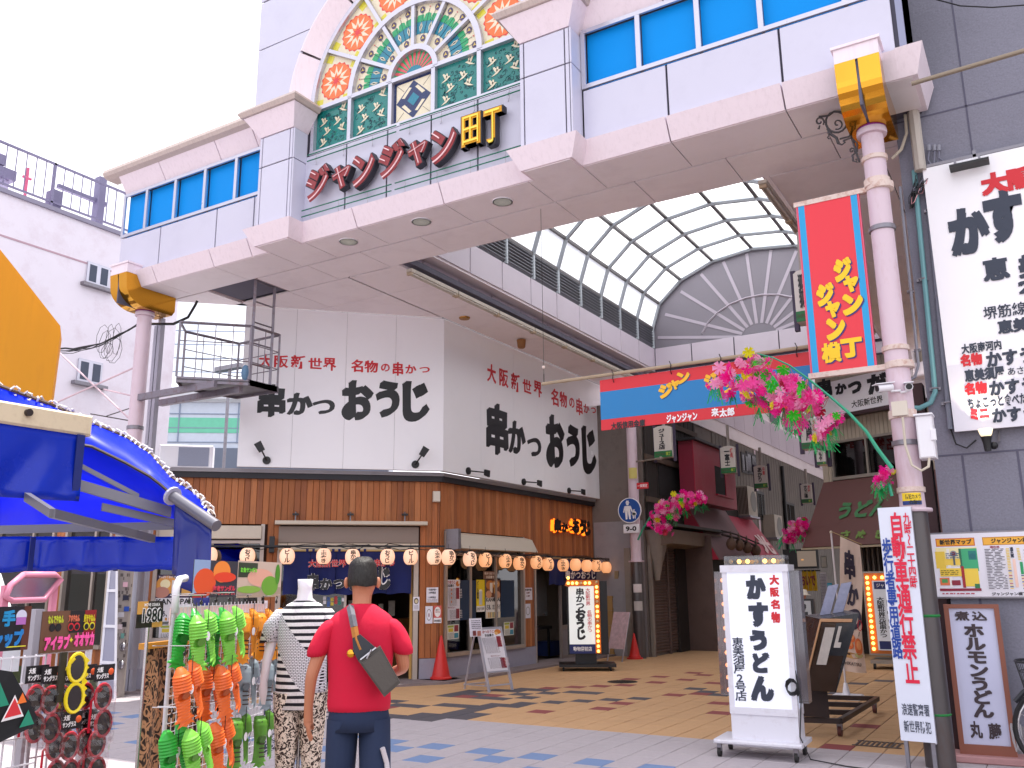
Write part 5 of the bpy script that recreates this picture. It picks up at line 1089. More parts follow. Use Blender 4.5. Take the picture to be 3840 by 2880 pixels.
# ---- long horizontal banner
hb=FY(9.15); cbp=AY(2038,1330,9.15)
hr=root('street_banner','long blue and red banner across the arcade with yellow ジャンジャン町 lettering','banner',(-3,9.15,3.3))
hz=hb.uv(2400,1390)[1]
a,z0,b_,z1=hb.uv(2252,1520)[0],hb.uv(2600,1578)[1],hb.uv(3043,1430)[0],hb.uv(2600,1378)[1]
MB(hb).box(a,b_,z0,z1,-.01,0).build('sheet',mat('banner crimson','#cf2430',.5,var=.04,vs=5),hr)
MB(hb).box(a,b_,z0+(z1-z0)*.21,z1-(z1-z0)*.24,0,.002).build('sheet',mat('banner ocean blue','#1877b4',.5,var=.04,vs=5),hr)
for mm,w_,d in ((mat('teal shadow ink','#0d4f78',.5,var=0),.004,.008),(mat('banner yellow','#efb51c',.5,var=0),.006,0)):
    mb=MB(hb)
    for s,x0,y0,x1,y1 in (('ジ',2470,1438,2526,1492),('ャ',2514,1424,2550,1462),('ン',2538,1393,2588,1438),('ジ',2640,1400,2690,1452),('ャ',2680,1420,2716,1456),('ン',2710,1430,2756,1474),('町',2776,1456,2835,1500)):
        q=hb.box(x0,y0,x1,y1); put(mb,s,q[0]+d,q[1]-d,q[2]+d,q[3]-d,w=w_,off=.02 if s=='町' else .045,b=.025,res=3,rot=.1)
    mb.build('lettering',mm,hr)
letters(hb,WHTL,hr,[('ジャンジャン',2500,1550,2616,1582),('来',2668,1530,2696,1562),('太郎',2698,1530,2755,1562)],.006,off=.0,b=.035)
letters(hb,BLKL,hr,[('大阪信用金庫',2292,1578,2420,1606)],.006,off=.01,b=.02)
MB().tube([AY(2033,1440,9.12),AY(2600,1360,9.12),AY(3060,1296,9.12)],.021,8).build('bar',mat('old bamboo bar','#a8957c',.6,var=.15,dirt=.5),hr)
for x,y in ((2297,1404),(2513,1372),(2700,1346),(2984,1305)):
    p=AY(x,y,9.12); MB().tube([(p.x,9.1,p.z+.05),(p.x+.02,9.09,p.z),(p.x,9.12,p.z-.05),(p.x,9.15,p.z-.09)],.005,4).build('tie',BLACK,hr)
p=AY(2040,1438,9.12); MB().tube([(p.x,9.12,p.z),(p.x,9.12,p.z+.12)],.006,4).tube([(p.x,9.12,p.z+.12),(p.x,9.12,6.14)],.003,4).build('chain',BLACK,hr); MB().sph((p.x,9.12,p.z+.2),.022).build('ball',RUST,hr,smooth=True)
# ---- ornamental scroll bracket under the gate
sb=root('scroll_bracket','dark wrought iron scroll bracket fixed to the gate soffit left of the right column','bracket',AX(3180,500,-1.0))
sf=FY(8.62)
def sc_(pts,r): MB(sf).tube([(*sf.uv(3050+x*.434-0,400+y*.434),0) for x,y in pts],r,6).build('scroll',mat('old wrought iron','#5d5a5c',.6,.4,var=.2),sb)
def px4(pts): return [(x-392,y-922) for x,y in pts]
def spiral(cx,cy,r0,r1,a0,a1,n=16): return [(cx+(r0+(r1-r0)*k/n)*cos(radians(a0+(a1-a0)*k/n)),cy+(r0+(r1-r0)*k/n)*sin(radians(a0+(a1-a0)*k/n))) for k in range(n+1)]
def sq(pts): return [(*sf.uv(2880+x*.434,y*.434),0) for x,y in pts]
IRON=mat('old wrought iron','#4d4a4e',.6,.4,var=.2)
for pts,r in ((spiral(445,1050,12,42,0,400),.009),([(440,1010),(520,1000),(570,965),(640,965),(700,990)],.012),(spiral(590,1055,92,90,-170,190),.011),(spiral(600,1070,8,50,60,470),.008),([(515,1110),(545,1160),(590,1190),(610,1240)],.014),([(610,1240),(640,1250),(665,1230),(650,1215)],.009),([(620,1200),(700,1180),(740,1120),(710,1110)],.01),([(650,1215),(720,1190),(770,1240),(770,1310),(730,1340),(735,1390),(770,1400),(760,1375)],.01),(spiral(725,1300,6,26,0,400),.008),([(530,1160),(515,1190),(530,1200)],.007),([(445,1085),(440,1115),(430,1110)],.008)):
    MB(sf).tube(sq(pts),r,6).build('scroll',IRON,sb)
MB(sf).tube(sq([(690,960),(700,1120),(790,1400)]),.01,6).build('scroll',IRON,sb)
#==================================================================SHOPS ALONG THE ARCADE,LEFT SIDE
B2=FX(-7.62); sh=root('shutter_shop','closed shop with three dull brown roller shutters behind the round blue sign','building',(-8.5,20,0))
SHU=mat('dull brown shutter','#66524c',.55,.2,var=.15,vs=2,dirt=.5,dcol='#3e302c',ds=3)
DKW=mat('dark old timber','#2c2523',.8,var=.35,vs=3,stretch=(4,4,.7)); PLAS=mat('grimy plaster','#7d746f',.9,var=.25,vs=2,dirt=.6,dcol='#3f3734',ds=2)
ya,yb=18.45,21.9
sx=[18.6,B2.uv(2506,2300)[0],B2.uv(2578,2300)[0],B2.uv(2633,2300)[0]]
for a,b_ in zip(sx,sx[1:]):
    mb=MB(B2); n=36; H=2.28
    for k in range(n):
        z=.06+H*k/n; h=H/n; mb.add([(a+.03,z,0),(b_-.03,z,0),(b_-.03,z+h*.55,.02),(a+.03,z+h*.55,.02),(a+.03,z+h*.9,.0),(b_-.03,z+h*.9,.0),(a+.03,z+h,-.01),(b_-.03,z+h,-.01)],[(0,1,2,3),(3,2,5,4),(4,5,7,6)])
    mb.build('shutter',SHU,sh); MB(B2).box(a-.03,a+.03,0,2.36,-.02,.045).build('shutter_post',SHU,sh)
MB(B2).box(sx[-1]-.03,sx[-1]+.05,0,2.36,-.02,.045).build('shutter_post',SHU,sh); MB(B2).box(sx[0]-.12,sx[0]-.03,0,2.36,-.02,.05).build('shutter_post',mat('pale post','#8f857c',.7,dirt=.5),sh)
m=MB(B2); m.add([(18.55,2.32,0),(sx[-1]+.1,2.32,0),(sx[-1]+.1,2.38,.55),(18.55,2.38,.55),(18.55,2.72,0),(sx[-1]+.1,2.72,0),(sx[-1]+.1,2.68,.58),(18.55,2.68,.58)],[(0,1,2,3),(4,5,6,7),(3,2,6,7),(0,3,7,4),(1,5,6,2)]).build('awning_box',mat('faded brown awning box','#7a6a5e',.7,var=.15,dirt=.5),sh)
MB(B2).box(18.3,21.9,2.74,2.8,0,.7).build('canopy',mat('dark tin canopy','#33302f',.6,var=.3),sh)
for y,x0 in ((18.62,0),(sx[-1]+.0,1)):        # knotted grey tarps at both ends
    prof=[(2.62,.02,.2),(2.2,.03,.12),(1.95,.0,.05),(1.6,.0,.12),(1.2,0,.13),(.9,0,.07),(.55,0,.09),(.3,0,.08),(.05,0,.1)] if x0 else [(2.68,.05,.28),(2.3,.05,.2),(1.9,0,.1),(1.6,0,.05)]
    mb=MB(); n=14
    vs=[(-7.5+r*cos(2*pi*k/n)*(1+.25*sin(k*2.3+i)),y+.05+r*sin(2*pi*k/n)*(1+.25*cos(k*3.1+i)),z) for i,(z,o_,r) in enumerate(prof) for k in range(n)]
    mb.add(vs,[(i*n+k,i*n+(k+1) % n,(i+1)*n+(k+1) % n,(i+1)*n+k) for i in range(len(prof)-1) for k in range(n)]).build('tied_tarp',mat('grey translucent tarp','#8a8078',.35,var=.2,vs=9,bump=.5,bs=12),sh,smooth=True)
MB().box(-12,-7.66,18.45,30,0,5.6).build('core',PLAS,sh)
MB().box(-8.9,-7.7,19.18,18.44,0,2.9).build('side_wall',CONC,sh)
MB().box(-8.45,-8.3,19.12,19.17,0,3.0).box(-8.12,-7.98,18.3,18.42,0,2.3).build('side_post',mat('pale post','#8f857c',.7,dirt=.5),sh)
mb=MB(B2); random.seed(6)
for k in range(26): mb.cbox(18.5+k*.13,18.62+k*.13,2.8,5.58,0,.02+random.uniform(0,.02),.005)
mb.build('boards',DKW,sh,kind='stuff')
for z in (3.3,4.25,5.2): MB(B2).box(18.4,21.9,z,z+.12,.03,.09).build('beam',mat('weathered beam','#57483e',.8,var=.3,vs=5),sh)
MB(B2).box(19.2,20.9,3.5,4.2,.03,.05).build('dark_opening',DARK,sh)
p=G(2318,2452); q_=AY(2355,2140,18.4)
t=MB(); t.add([(p.x-.05,p.y,0),(p.x+.05,p.y,0),(p.x+.05,p.y+.03,0),(p.x-.05,p.y+.03,0),(p.x+.27,18.38,q_.z),(p.x+.36,18.38,q_.z),(p.x+.36,18.41,q_.z),(p.x+.27,18.41,q_.z)],[(0,1,2,3),(4,5,6,7),(0,1,5,4),(1,2,6,5),(2,3,7,6),(3,0,4,7)])
t.build('leaning_plank',mat('pale bare plank','#a08c6e',.7,var=.15,vs=6),label='pale bare plank leaning against the wall left of the second traffic cone',cat='plank')
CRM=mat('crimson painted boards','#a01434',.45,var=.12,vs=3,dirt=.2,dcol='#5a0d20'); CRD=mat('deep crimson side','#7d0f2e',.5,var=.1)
fx3=FX(-7.0); c0=fx3.uv(2603,1750)[0]; c1=fx3.uv(2757,1790)[0]; xl=AY(2545,1740,c0).x
cz0,cz1=fx3.uv(2603,1860)[1],fx3.uv(2603,1652)[1]
cr=root('crimson_bar','crimson painted bar front with boxed upper window and sloping awnings','building',(-7.8,(c0+c1)/2,0))
zb2=fx3.uv(2640,1905)[1]
wz0,wz1,wy0,wy1=fx3.uv(2710,1858)[1],fx3.uv(2700,1752)[1],fx3.uv(2682,1800)[0],fx3.uv(2745,1830)[0]
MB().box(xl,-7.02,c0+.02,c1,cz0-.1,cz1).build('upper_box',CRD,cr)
mb=MB(fx3); mb.box(c0,wy0,cz0-.1,cz1,-.02,.0).box(wy1,c1,cz0-.1,cz1,-.02,0).box(wy0,wy1,wz1,cz1,-.02,0).box(wy0,wy1,cz0-.1,wz0,-.02,0); mb.build('front_board',CRM,cr)
MB(fx3).box(wy0,wy1,wz0,wz1,-.018,-.01).build('window',DARK,cr); MB(fx3).box(wy0,wy1,wz0-.04,wz0,0,.05).box(wy0+(wy1-wy0)*.6,wy1,wz0,wz1,-.008,.01).build('window_trim',CRM,cr)
MB(fx3).box(c0-.1,c1+.1,cz1,cz1+.06,-.8,.1).build('roof_edge',BLACK,cr)
def awn(y0,y1,zt_,zb_,x0,x1,m,side,nm='awning',drop=.0):
    t=MB(); t.add([(x0,y0,zt_),(x0,y1,zt_),(x1,y1,zb_),(x1,y0,zb_)],[(0,1,2,3)]); o=t.build(nm,m,cr,solid=.03)
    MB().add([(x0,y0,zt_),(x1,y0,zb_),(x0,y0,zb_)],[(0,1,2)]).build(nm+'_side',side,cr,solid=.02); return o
fx4=FX(-6.75); ay0=AX(2697,2110,-6.75).y; ay1=AX(2833,2092,-6.75).y; az1=AX(2700,1900,-7.55).z; az0=AX(2760,2102,-6.75).z
MAU=mat('faded mauve brown awning','#7b5a5c',.6,var=.12,vs=2.5,stretch=(1,6,1),dirt=.3); PKA=mat('faded crimson awning','#b03a50',.5,var=.12,vs=3,dirt=.2)
awn(ay0,ay1,az1,az0,-7.55,-6.75,MAU,CRM)
ay2=AX(2930,2088,-6.75).y; pz1,pz0=AX(2850,1958,-7.55).z,AX(2890,2090,-6.75).z
awn(ay1+.05,ay2,pz1,pz0,-7.55,-6.75,PKA,CRD)
fA=Fr((-7.55,0,pz1),(0,1,0),(-.8,0,pz1-pz0))
fA=fA.off(.03) if fA.n.x > 0 else fA.off(-.03)
q=fA.box(2850,2010,2886,2075); letters(fA,mat('pale pink ink','#e6c9c6',.6,var=0),cr,[('光',*q,dict(uvb=1,b=.03))],.01 if fA.n.x > 0 else -.01)
MB().box(-7.7,-7.55,c0,ay2,0,az1).build('lower_wall',DKW,cr)
MB().box(-7.68,-6.9,ay0-.05,ay0-.02,0,2.6).build('door_screen',SHU,cr)
lb=root('lantern_rack','dark rail with four old brown lanterns under the mauve awning','lantern rack',AX(2720,2000,-6.6))
pts=[AX(x,y,-6.55) for x,y in ((2708,2005),(2760,2018),(2805,2035),(2845,2052))]
MB().tube(pts,.03,5).tube([p+V((0,0,.09)) for p in pts],.02,5).build('rail',mat('charred wood','#2a1c1a',.8),lb)
for k,(x,y) in enumerate(((2742,2040),(2772,2044),(2802,2054),(2836,2064))):
    p=AX(x,y,-6.55); MB().lathe([(.04,-.14),(.09,-.1),(.125,0),(.09,.1),(.04,.14),(.01,.3)],p,14).build('old_lantern',mat('old brown lantern','#6a5244',.7,var=.2,vs=9),lb,smooth=True)
B5=FX(-7.66); fb=root('arcade_shop_row','grey sided old upper storeys along the far left side of the arcade','building',(-8.5,34,0))
y5=c1+.2
random.seed(12)
m_s=mat('old ribbed siding','#6f6964',.8,var=.22,vs=2,dirt=.5,dcol='#3d3734',ds=1.2)
mb=MB(B5); x=y5
while x < 46: mb.cbox(x,x+.28,0,5.6,0,.03,.02); x +=.3
mb.build('siding',m_s,fb,kind='stuff')
MB().box(-10,-7.7,y5,46,0,5.58).build('core',PLAS,fb)
def fwin(x0,y0,x1,y1,nm='window'):
    a,z0,b_,z1=B5.box(x0,y0,x1,y1); o=MB(B5).box(a,b_,z0,z1,.03,.06).build(nm,BLACK,fb); MB(B5).box(a+.08,b_-.08,z0+.08,z1-.08,.06,.065).build('pane',glass('dim glass','#3a3a40',.3,.1),o); MB(B5).box((a+b_)/2-.03,(a+b_)/2+.03,z0+.08,z1-.08,.066,.08).build('mullion',BLACK,o)
fwin(2935,1885,2975,1975); fwin(2795,1700,2830,1780); fwin(2835,1845,2862,1950,'door'); fwin(2775,1700,2800,1775)
for k,(x0,y0,x1,y1,lab) in enumerate(((2778,1852,2828,1912,'outdoor air conditioner unit beside the crimson upper box'),(2893,1950,2912,2000,'small air conditioner unit half hidden behind the faded crimson awning'))):
    p=AX((x0+x1)/2,(y0+y1)/2,-7.4); s_=.42 if k==0 else .35
    t=root('air_conditioner',lab,'air conditioner',(p.x,p.y,p.z-s_),'air conditioners on the far left shop row')
    MB().box(-7.62,-7.25,p.y-.45,p.y+.45,p.z-s_,p.z+s_).build('case',mat('old cream casing','#b0a89c',.6,dirt=.4),t)
    MB().add([(-7.24,p.y+.08+.3*cos(a*pi/8),p.z+.3*sin(a*pi/8)) for a in range(16)],[tuple(range(16))]).build('fan_guard',mat('fan guard','#6a6560',.5,.3,var=.4,vs=40),t)
    for q in range(9): MB().box(-7.6+q*.04,-7.585+q*.04,p.y-.46,p.y-.45,p.z-s_*.9,p.z+s_*.9).build('fin',DARK,t) if k==0 else None
    MB().box(-7.64,-7.2,p.y-.5,p.y+.5,p.z-s_-.06,p.z-s_).build('stand',STEEL,t)
MB(B5).tube([(y5+.6,5.2,.1),(y5+.6,2.6,.1)],.05,8).build('downpipe',BLACK,fb); MB(B5).tube([(AX(2925,1800,-7.66).y,5.4,.1),(AX(2925,1800,-7.66).y,2.6,.1)],.06,8).build('downpipe',BLACK,fb)
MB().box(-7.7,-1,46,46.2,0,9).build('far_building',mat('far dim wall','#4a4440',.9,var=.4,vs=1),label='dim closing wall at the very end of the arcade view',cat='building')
# ---- hanging name signs
HG='hanging shop name signs along the arcade'
HB=mat('purple brown sign post','#3b3048',.6,var=.2); HF=mat('warm white sign face','#cfc9c2',.4,var=.06,vs=2,dirt=.15); HGR=mat('sign green band','#0f6b35',.5,var=.05)
def hsign(x0,y0,x1,y1,X,texts,lab,red=None):
    pc_=AX((x0+x1)/2,(y0+y1)/2,X); Y=pc_.y; fr=FY(Y); a,z0,b_,z1=fr.box(x0,y0,x1,y1); W=b_-a; H=z1-z0
    t=root('hanging_sign',lab,'hanging sign',(pc_.x,Y,z0),HG)
    poly=[(a,z0),(b_,z0),(b_,z1-H*.06),(a+W*.75,z1-H*.01),(a+W*.5,z1),(a+W*.25,z1-H*.01),(a,z1-H*.06)]
    MB(fr).prism(poly,-.2,0).build('case',HF,t)
    MB(fr).box(a,b_,z0,z0+H*.2,.001,.006).build('band',HGR,t)
    for u in (a-.05,b_+.0): MB(fr).box(u,u+.05,z0-H*.12,z1+H*.06,-.15,-.09).build('post',HB,t)
    MB(fr).tube([((a+b_)/2,z1,-.1),((a+b_)/2,z1+H*.8,-.1)],.035,6).build('hanger',mat('hanger white','#a39a94',.6),t)
    mb=MB(fr); vput(mb,texts,a+W*.3,z0+H*.26,a+W*.62,z1-H*.1,w=.008,b=.02); mb.build('lettering',BLKL,t)
    mb=MB(fr); put(mb,'ジャンジャン',a+W*.06,z0+H*.06,a+W*.6,z0+H*.15,w=.01); mb.build('lettering',mat('dark maroon ink','#5d2a20',.5,var=0),t)
    mb=MB(fr); put(mb,'横丁',a+W*.66,z0+H*.05,a+W*.94,z0+H*.16,w=.01); mb.build('lettering',mat('lime ink','#b5c83a',.5,var=0),t)
    if red: mb=MB(fr); vput(mb,red,a+W*.68,z1-H*.45,a+W*.86,z1-H*.1,w=.008); mb.build('lettering',REDL,t)
hsign(2452,1596,2518,1715,-7.0,'ジュース店','hanging sign for the juice shop just right of the sign carrying column')
hsign(2702,1672,2758,1774,-6.3,'一富士','hanging sign with three kanji reading 一富士 in front of the crimson bar','焼肉')
hsign(2828,1744,2876,1830,-6.3,'あかり','hanging sign with the hiragana あかり before the distant pink column','中華')
hsign(3004,1814,3044,1886,-5.6,'ホルモン道場','farthest hanging sign, with katakana ホルモン, left of the brown awning','串焼屋')
hsign(3003,1567,3070,1682,-2.6,'松屋','hanging sign reading 松屋 behind the pink blossoms','うどん')
hsign(3062,1690,3096,1742,-2.5,'もや','small dark bottomed hanging sign below the 松屋 sign',None)
hsign(2980,1010,3042,1205,-2.0,'狐狐','hanging sign with repeated fox kanji, partly behind the red vertical banner')
# ---- round pedestrian sign on the arcade column
rs=FY(17.85); c=rs.uv(2362,1914); R_=rs.uv(2406,1914)[0]-c[0]
ps=root('pedestrian_sign','round blue pedestrian sign with white adult and child above a small 9-0 plate','road sign',rs.P(c[0],c[1]-R_))
MB(rs).lathe if 0 else None
mb=MB(rs); mb.prism([(c[0]+R_*cos(a*pi/20),c[1]+R_*sin(a*pi/20)) for a in range(40)],0,.02); mb.build('rim',WHTL,ps)
mb=MB(rs); mb.prism([(c[0]+R_*.93*cos(a*pi/20),c[1]+R_*.93*sin(a*pi/20)) for a in range(40)],.02,.023); mb.build('face',mat('road sign blue','#0b4a9c',.35,var=.03),ps)
def fig(mb,x,y,s,hat):
    e=lambda cx,cy,rx,ry: mb.add([(x+(cx+rx*cos(k*pi/8))*s,y+(cy+ry*sin(k*pi/8))*s,.026) for k in range(16)],[tuple(range(16))])
    P_=lambda *p: mb.add([(x+a*s,y+b*s,.026) for a,b in p],[tuple(range(len(p)))])
    e(0,.86,.085,.09)
    if hat: P_((-.15,.9),(.15,.9),(.09,.93),(.07,1.03),(-.07,1.03),(-.09,.93))
    else: P_((-.16,.9),(0,.97),(.16,.9),(.1,.88),(-.1,.88)); P_((-.12,.62),(.12,.62),(.22,.34),(-.22,.34))
    P_((-.19,.74),(.19,.74),(.16,.44),(-.16,.44)); P_((-.19,.74),(-.14,.74),(-.2,.38),(-.27,.4)); P_((.14,.74),(.2,.72),(.3,.42),(.23,.4))
    P_((-.16,.46),(.0,.46),(-.03,.02),(-.13,.0)); P_((0,.46),(.16,.46),(.17,.0),(.07,.02))
mb=MB(rs); fig(mb,c[0]-R_*.15,c[1]-R_*.72,R_*1.45,True); fig(mb,c[0]+R_*.38,c[1]-R_*.68,R_*.78,False); mb.build('figures',WHTL,ps)
a,z0,b_,z1=rs.box(2338,1966,2397,1999); MB(rs).cbox(a,b_,z0,z1,-.02,.01,.008).build('plate',WHITEP,ps); mb=MB(rs); put(mb,'9-0',a+(b_-a)*.16,z0+(z1-z0)*.22,b_-(b_-a)*.16,z1-(z1-z0)*.22,w=.012,b=.02); mb.build('lettering',BLKL,ps)
MB().tube([(-7.72+.13,17.95,rs.uv(2430,1725)[1]),(-7.0,17.9,rs.uv(2430,1722)[1])],.02,6).sph((-7.0,17.9,rs.uv(2430,1722)[1]),.045).build('pole_arm',mat('brass tipped arm','#8f857c',.5,.4),label='short arm with ball end sticking out of the arcade column above the round sign',cat='bracket')
wr=lambda z0,z1,a0,a1,r: [(-7.72+r*cos(a0+(a1-a0)*k/6),18.05+r*sin(a0+(a1-a0)*k/6),z) for z in (z0,z1) for k in range(7)]
ac=atan2(-18.05,7.72)
for nm,z0,z1,m_,lab in (('sticker',rs.uv(2370,1793)[1],rs.uv(2370,1752)[1],mat('yellow notice','#c9bd6a',.5),'faded yellow notice wrapped on the arcade column above the round sign'),('sticker',rs.uv(2385,2222)[1],rs.uv(2385,2190)[1],mat('red text notice','#d9cfd0',.5,var=.3,vs=40),'white notice with red text on the steel sleeve above the far cone'),('sticker',rs.uv(2385,2290)[1],rs.uv(2385,2255)[1],mat('pale notice','#bdb7b4',.5),'blank pale paper on the steel sleeve above the far cone')):
    o=MB().add(wr(z0,z1,ac-.7,ac+.7,.139),[(k,k+1,k+8,k+7) for k in range(6)]).build(nm,m_,label=lab,cat='notice')
a,z0,b_,z1=rs.box(2388,1810,2432,1833); MB(rs).box(a,b_,z0,z1,0,.01).build('small_sign',REDL,label='small red plate with white kanji fixed beside the arcade column',cat='plate'); 
o=bpy.data.objects['small_sign']; mb=MB(rs); put(mb,'一斉開放',a+.02,z0+.03,b_-.02,z1-.03,w=.013); l_=mb.build('lettering',WHTL,o)
#==================================================================NOODLE SHOP ON THE RIGHT
FU=FG(G(3060,2444),G(3345,2462))
ud=root('noodle_shop','noodle shop with a big brown awning and beige siding behind the right column','building',FU.P(1.2,0,-1))
BS=mat('beige ribbed siding','#b9ae9c',.7,var=.08,vs=2,dirt=.3,dcol='#6e6258')
tl=FU.uv(3097,1808); tr=FU.uv(3345,1790); wt=FU.uv(3200,1490)[1]
ul,ur=tl[0],tr[0]+2.0
wn=FU.box(3120,1640,3335,1792); wn=(wn[0],wn[1],ur-1.2,wn[3])
mb=MB(FU); x=ul
while x < ur:
    x1=min(x+.1,ur)
    if x1 < wn[0] or x > wn[2]: mb.cbox(x,x1-.006,tl[1]-.05,wt+1.6,0,.025,.008)
    else: mb.cbox(x,x1-.006,wn[3],wt+1.6,0,.025,.008)
    x=x1
mb.build('siding',BS,ud,kind='stuff')
MB(FU).box(ul-.02,ul+.12,tl[1]-.1,wt+1.6,-.02,.05).build('corner_post',BS,ud)
MB(FU).box(ul,ur,tl[1]-.1,wt+1.6,-.05,-.01).box(ul,ur,0,tl[1],-.06,-.0) if 0 else None
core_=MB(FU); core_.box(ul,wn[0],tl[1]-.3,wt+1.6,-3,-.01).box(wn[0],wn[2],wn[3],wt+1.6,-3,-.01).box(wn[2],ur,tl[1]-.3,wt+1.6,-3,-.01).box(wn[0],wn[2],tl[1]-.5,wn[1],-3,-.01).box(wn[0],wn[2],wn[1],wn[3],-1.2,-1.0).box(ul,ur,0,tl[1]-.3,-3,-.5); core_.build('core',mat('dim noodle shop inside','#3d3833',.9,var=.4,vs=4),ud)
f=MB(FU); f.box(wn[0],wn[2],wn[1],wn[1]+.07,-.05,.08).box(wn[0],wn[2],wn[3]-.05,wn[3],-.05,.04).box(wn[0],wn[0]+.05,wn[1],wn[3],-.05,.04); xs_=FU.uv(3250,1720)[0]; f.box(xs_,xs_+.05,wn[1],wn[3],-.04,.03); wf_=f.build('window_frame',mat('old silver sash','#9c958c',.5,.3),ud)
MB(FU).box(wn[0]+.05,xs_,wn[1]+.07,wn[3]-.05,-.02,-.015).build('pane',GLS,wf_); MB(FU).box(xs_+.05,wn[2],wn[1]+.07,wn[3]-.05,-.03,-.025).build('pane',GLS,wf_)
random.seed(20); mb=MB(FU)
for k in range(22):
    u=wn[0]+.15+k*.11; z=wn[1]+.1+(k % 3)*.28; h=random.uniform(.08,.22); mb.lathe([(.03,0),(random.uniform(.04,.06),h*.5),(.02,h)],(u,z,-.35),8) if 0 else mb.box(u,u+random.uniform(.05,.09),z,z+h,-.45,-.35)
mb.build('shelf_jars',mat('shelf crockery','#9c968c',.5,var=.5,vs=7),ud,kind='stuff')
for z in (wn[1]+.08,wn[1]+.36,wn[1]+.64): MB(FU).box(wn[0],wn[2],z-.02,z,-.6,-.25).build('shelf',mat('shelf wood','#6a5646',.7),ud)
fo=FU.off(1.0); bl_=fo.uv(3010,2050); br2=fo.uv(3345,2042)
BRA=mat('chocolate brown awning','#66403c',.6,var=.07,vs=2,dirt=.15)
zb_=(bl_[1]+br2[1])/2
MB(FU).add([(ul-.02,tl[1]-.02,.05),(ur,tl[1]-.02,.05),(ur,zb_,1.0),(bl_[0],zb_,1.0)],[(0,1,2,3)]).build('awning',BRA,ud,solid=.03)
MB(FU).add([(ul-.02,tl[1]-.02,.05),(bl_[0],zb_,1.0),(bl_[0]+.0,zb_,-.6),(ul-.02,tl[1]-.02,-.6)],[(0,1,2,3)]).build('awning_side',BRA,ud,solid=.02)
MB(FU).box(bl_[0]-.02,ur,zb_-.05,zb_-.01,.94,1.03).build('awning_bar',mat('beige bar','#b0a48c',.5),ud)
sl_=Fr(FU.P(0,zb_,1.0),FU.u,FU.v*(tl[1]-.02-zb_)+FU.n*(-.95)); sl_=sl_.off(.03 if sl_.n.dot(CAM-sl_.o) > 0 else -.03)
for s,bx,mm in (('うどん',(3148,1876,3330,1940),mat('faded green ink','#3f7a4a',.6,var=0)),('さ',(3152,1990,3186,2022),mat('olive ink','#6c8a3c',.6,var=0)),('ぬ',(3212,1988,3250,2022),mat('olive ink','#6c8a3c',.6,var=0)),('き',(3284,1984,3318,2020),mat('olive ink','#6c8a3c',.6,var=0))):
    letters(sl_,mm,ud,[(s,*bx,dict(b=.03,off=.02))],.006)
mb=MB(FU); x=ul+.3; k=0
while x < ur: mb.box(x,x+.05,.3,2.3,-.35,-.3); x +=.13
mb.build('lattice',DKW,ud,kind='stuff'); MB(FU).box(ul,ur,0,.45,-.4,-.25).build('sill',DKW,ud); MB(FU).box(ul,ur,1.7,2.25,-.44,-.4).build('curtain',mat('pale slatted blind','#b0a8a0',.8,var=.2,vs=5,stretch=(8,8,.4)),ud)
fl_=FU.off(-.2)
poster(fl_,(3080,2148,3104,2290),'tall white price list strip beside the noodle shop entrance','#c9c9d2',blurb(.08,.03,.92,.97,24,'#5a5a6a',2),'price list',w=0); poster(fl_,(3104,2186,3122,2240),'small turquoise poster beside the tall price list','#2da3c9',[('r',.1,.1,.9,.5,'#7fd0e6')],w=0)
poster(fl_,(3078,2085,3102,2130),'grey framed notice above the price list under the brown awning','#8a8a84',[('r',.15,.1,.85,.9,'#b5b5ae')],'notice',w=0)
ws=FU.off(.35); a,z0,b_,z1=ws.box(3052,1414,3335,1545); kz=root('shop_sign','white signboard with black brush lettering half hidden by the red vertical banner','sign board',ws.P((a+b_)/2,z0))
MB(ws).box(a,ur-.6,z0,z1,-.15,0).build('face',GLOSSW,kz); MB(ws).box(a-.05,ur-.6,z0-.08,z0,-.17,.03).build('frame_rail',mat('dark maroon trim','#3a1f24',.5),kz)
letters(ws,BLKL,kz,[('串',3064,1420,3120,1496,dict(b=.05)),('か',3132,1436,3176,1478,dict(b=.05)),('つ',3180,1430,3232,1476,dict(b=.05)),('だ',3252,1400,3330,1476,dict(b=.05)),('大阪新世界',3192,1492,3312,1520)],.004)
MB().box(-1.02,-.9,9.3,9.5,0,3.4).build('corner_post',mat('dark maroon post','#3d2427',.6,var=.15),label='dark maroon post between the grey building and the noodle shop',cat='post')
y9=FY(23)
a,z0,b_,z1=y9.box(2998,2140,3064,2216); yn=root('noren_curtain','short yellow noren curtain with red writing left of the noodle shop','curtain',y9.P((a+b_)/2,z0)); 
for k in range(4): MB(y9).grid(lambda s,r,k=k: (a+(b_-a)*(k+s*.95)/4,z1-(z1-z0)*r,.03*sin(s*7+k)),6,2).build('curtain_panel',mat('yellow cotton','#cfa81e',.8),yn)
MB(y9).cyl((a-.1,z1,0),(b_+.1,z1,0),.02,n=6).build('rod',BLACK,yn); mb=MB(y9); put(mb,'おいで',a+(b_-a)*.1,z0+(z1-z0)*.25,b_-(b_-a)*.08,z1-(z1-z0)*.2,w=.05,b=.02); mb.build('lettering',mat('maroon ink','#7a1f24',.5,var=0),yn)
a,z0,b_,z1=y9.box(2990,2066,3060,2124); t=root('light_box_sign','dark edged light box sign with orange and white writing above the yellow noren','light box',y9.P((a+b_)/2,z0)); MB(y9).box(a-.35,b_,z0-.05,z1+.05,-.3,-.02).build('case',BLACK,t); MB(y9).box(a,b_,z0,z1,-.02,0).build('face',mat('dim light box','#b0a090',.5,var=.1,emit=.15),t); mb=MB(y9); put(mb,'串かつ',a+.1,z0+.15,b_-.3,z1-.2,w=.01,b=.03); mb.build('lettering',mat('lit orange ink','#f0b050',.5,emit=.8),t)
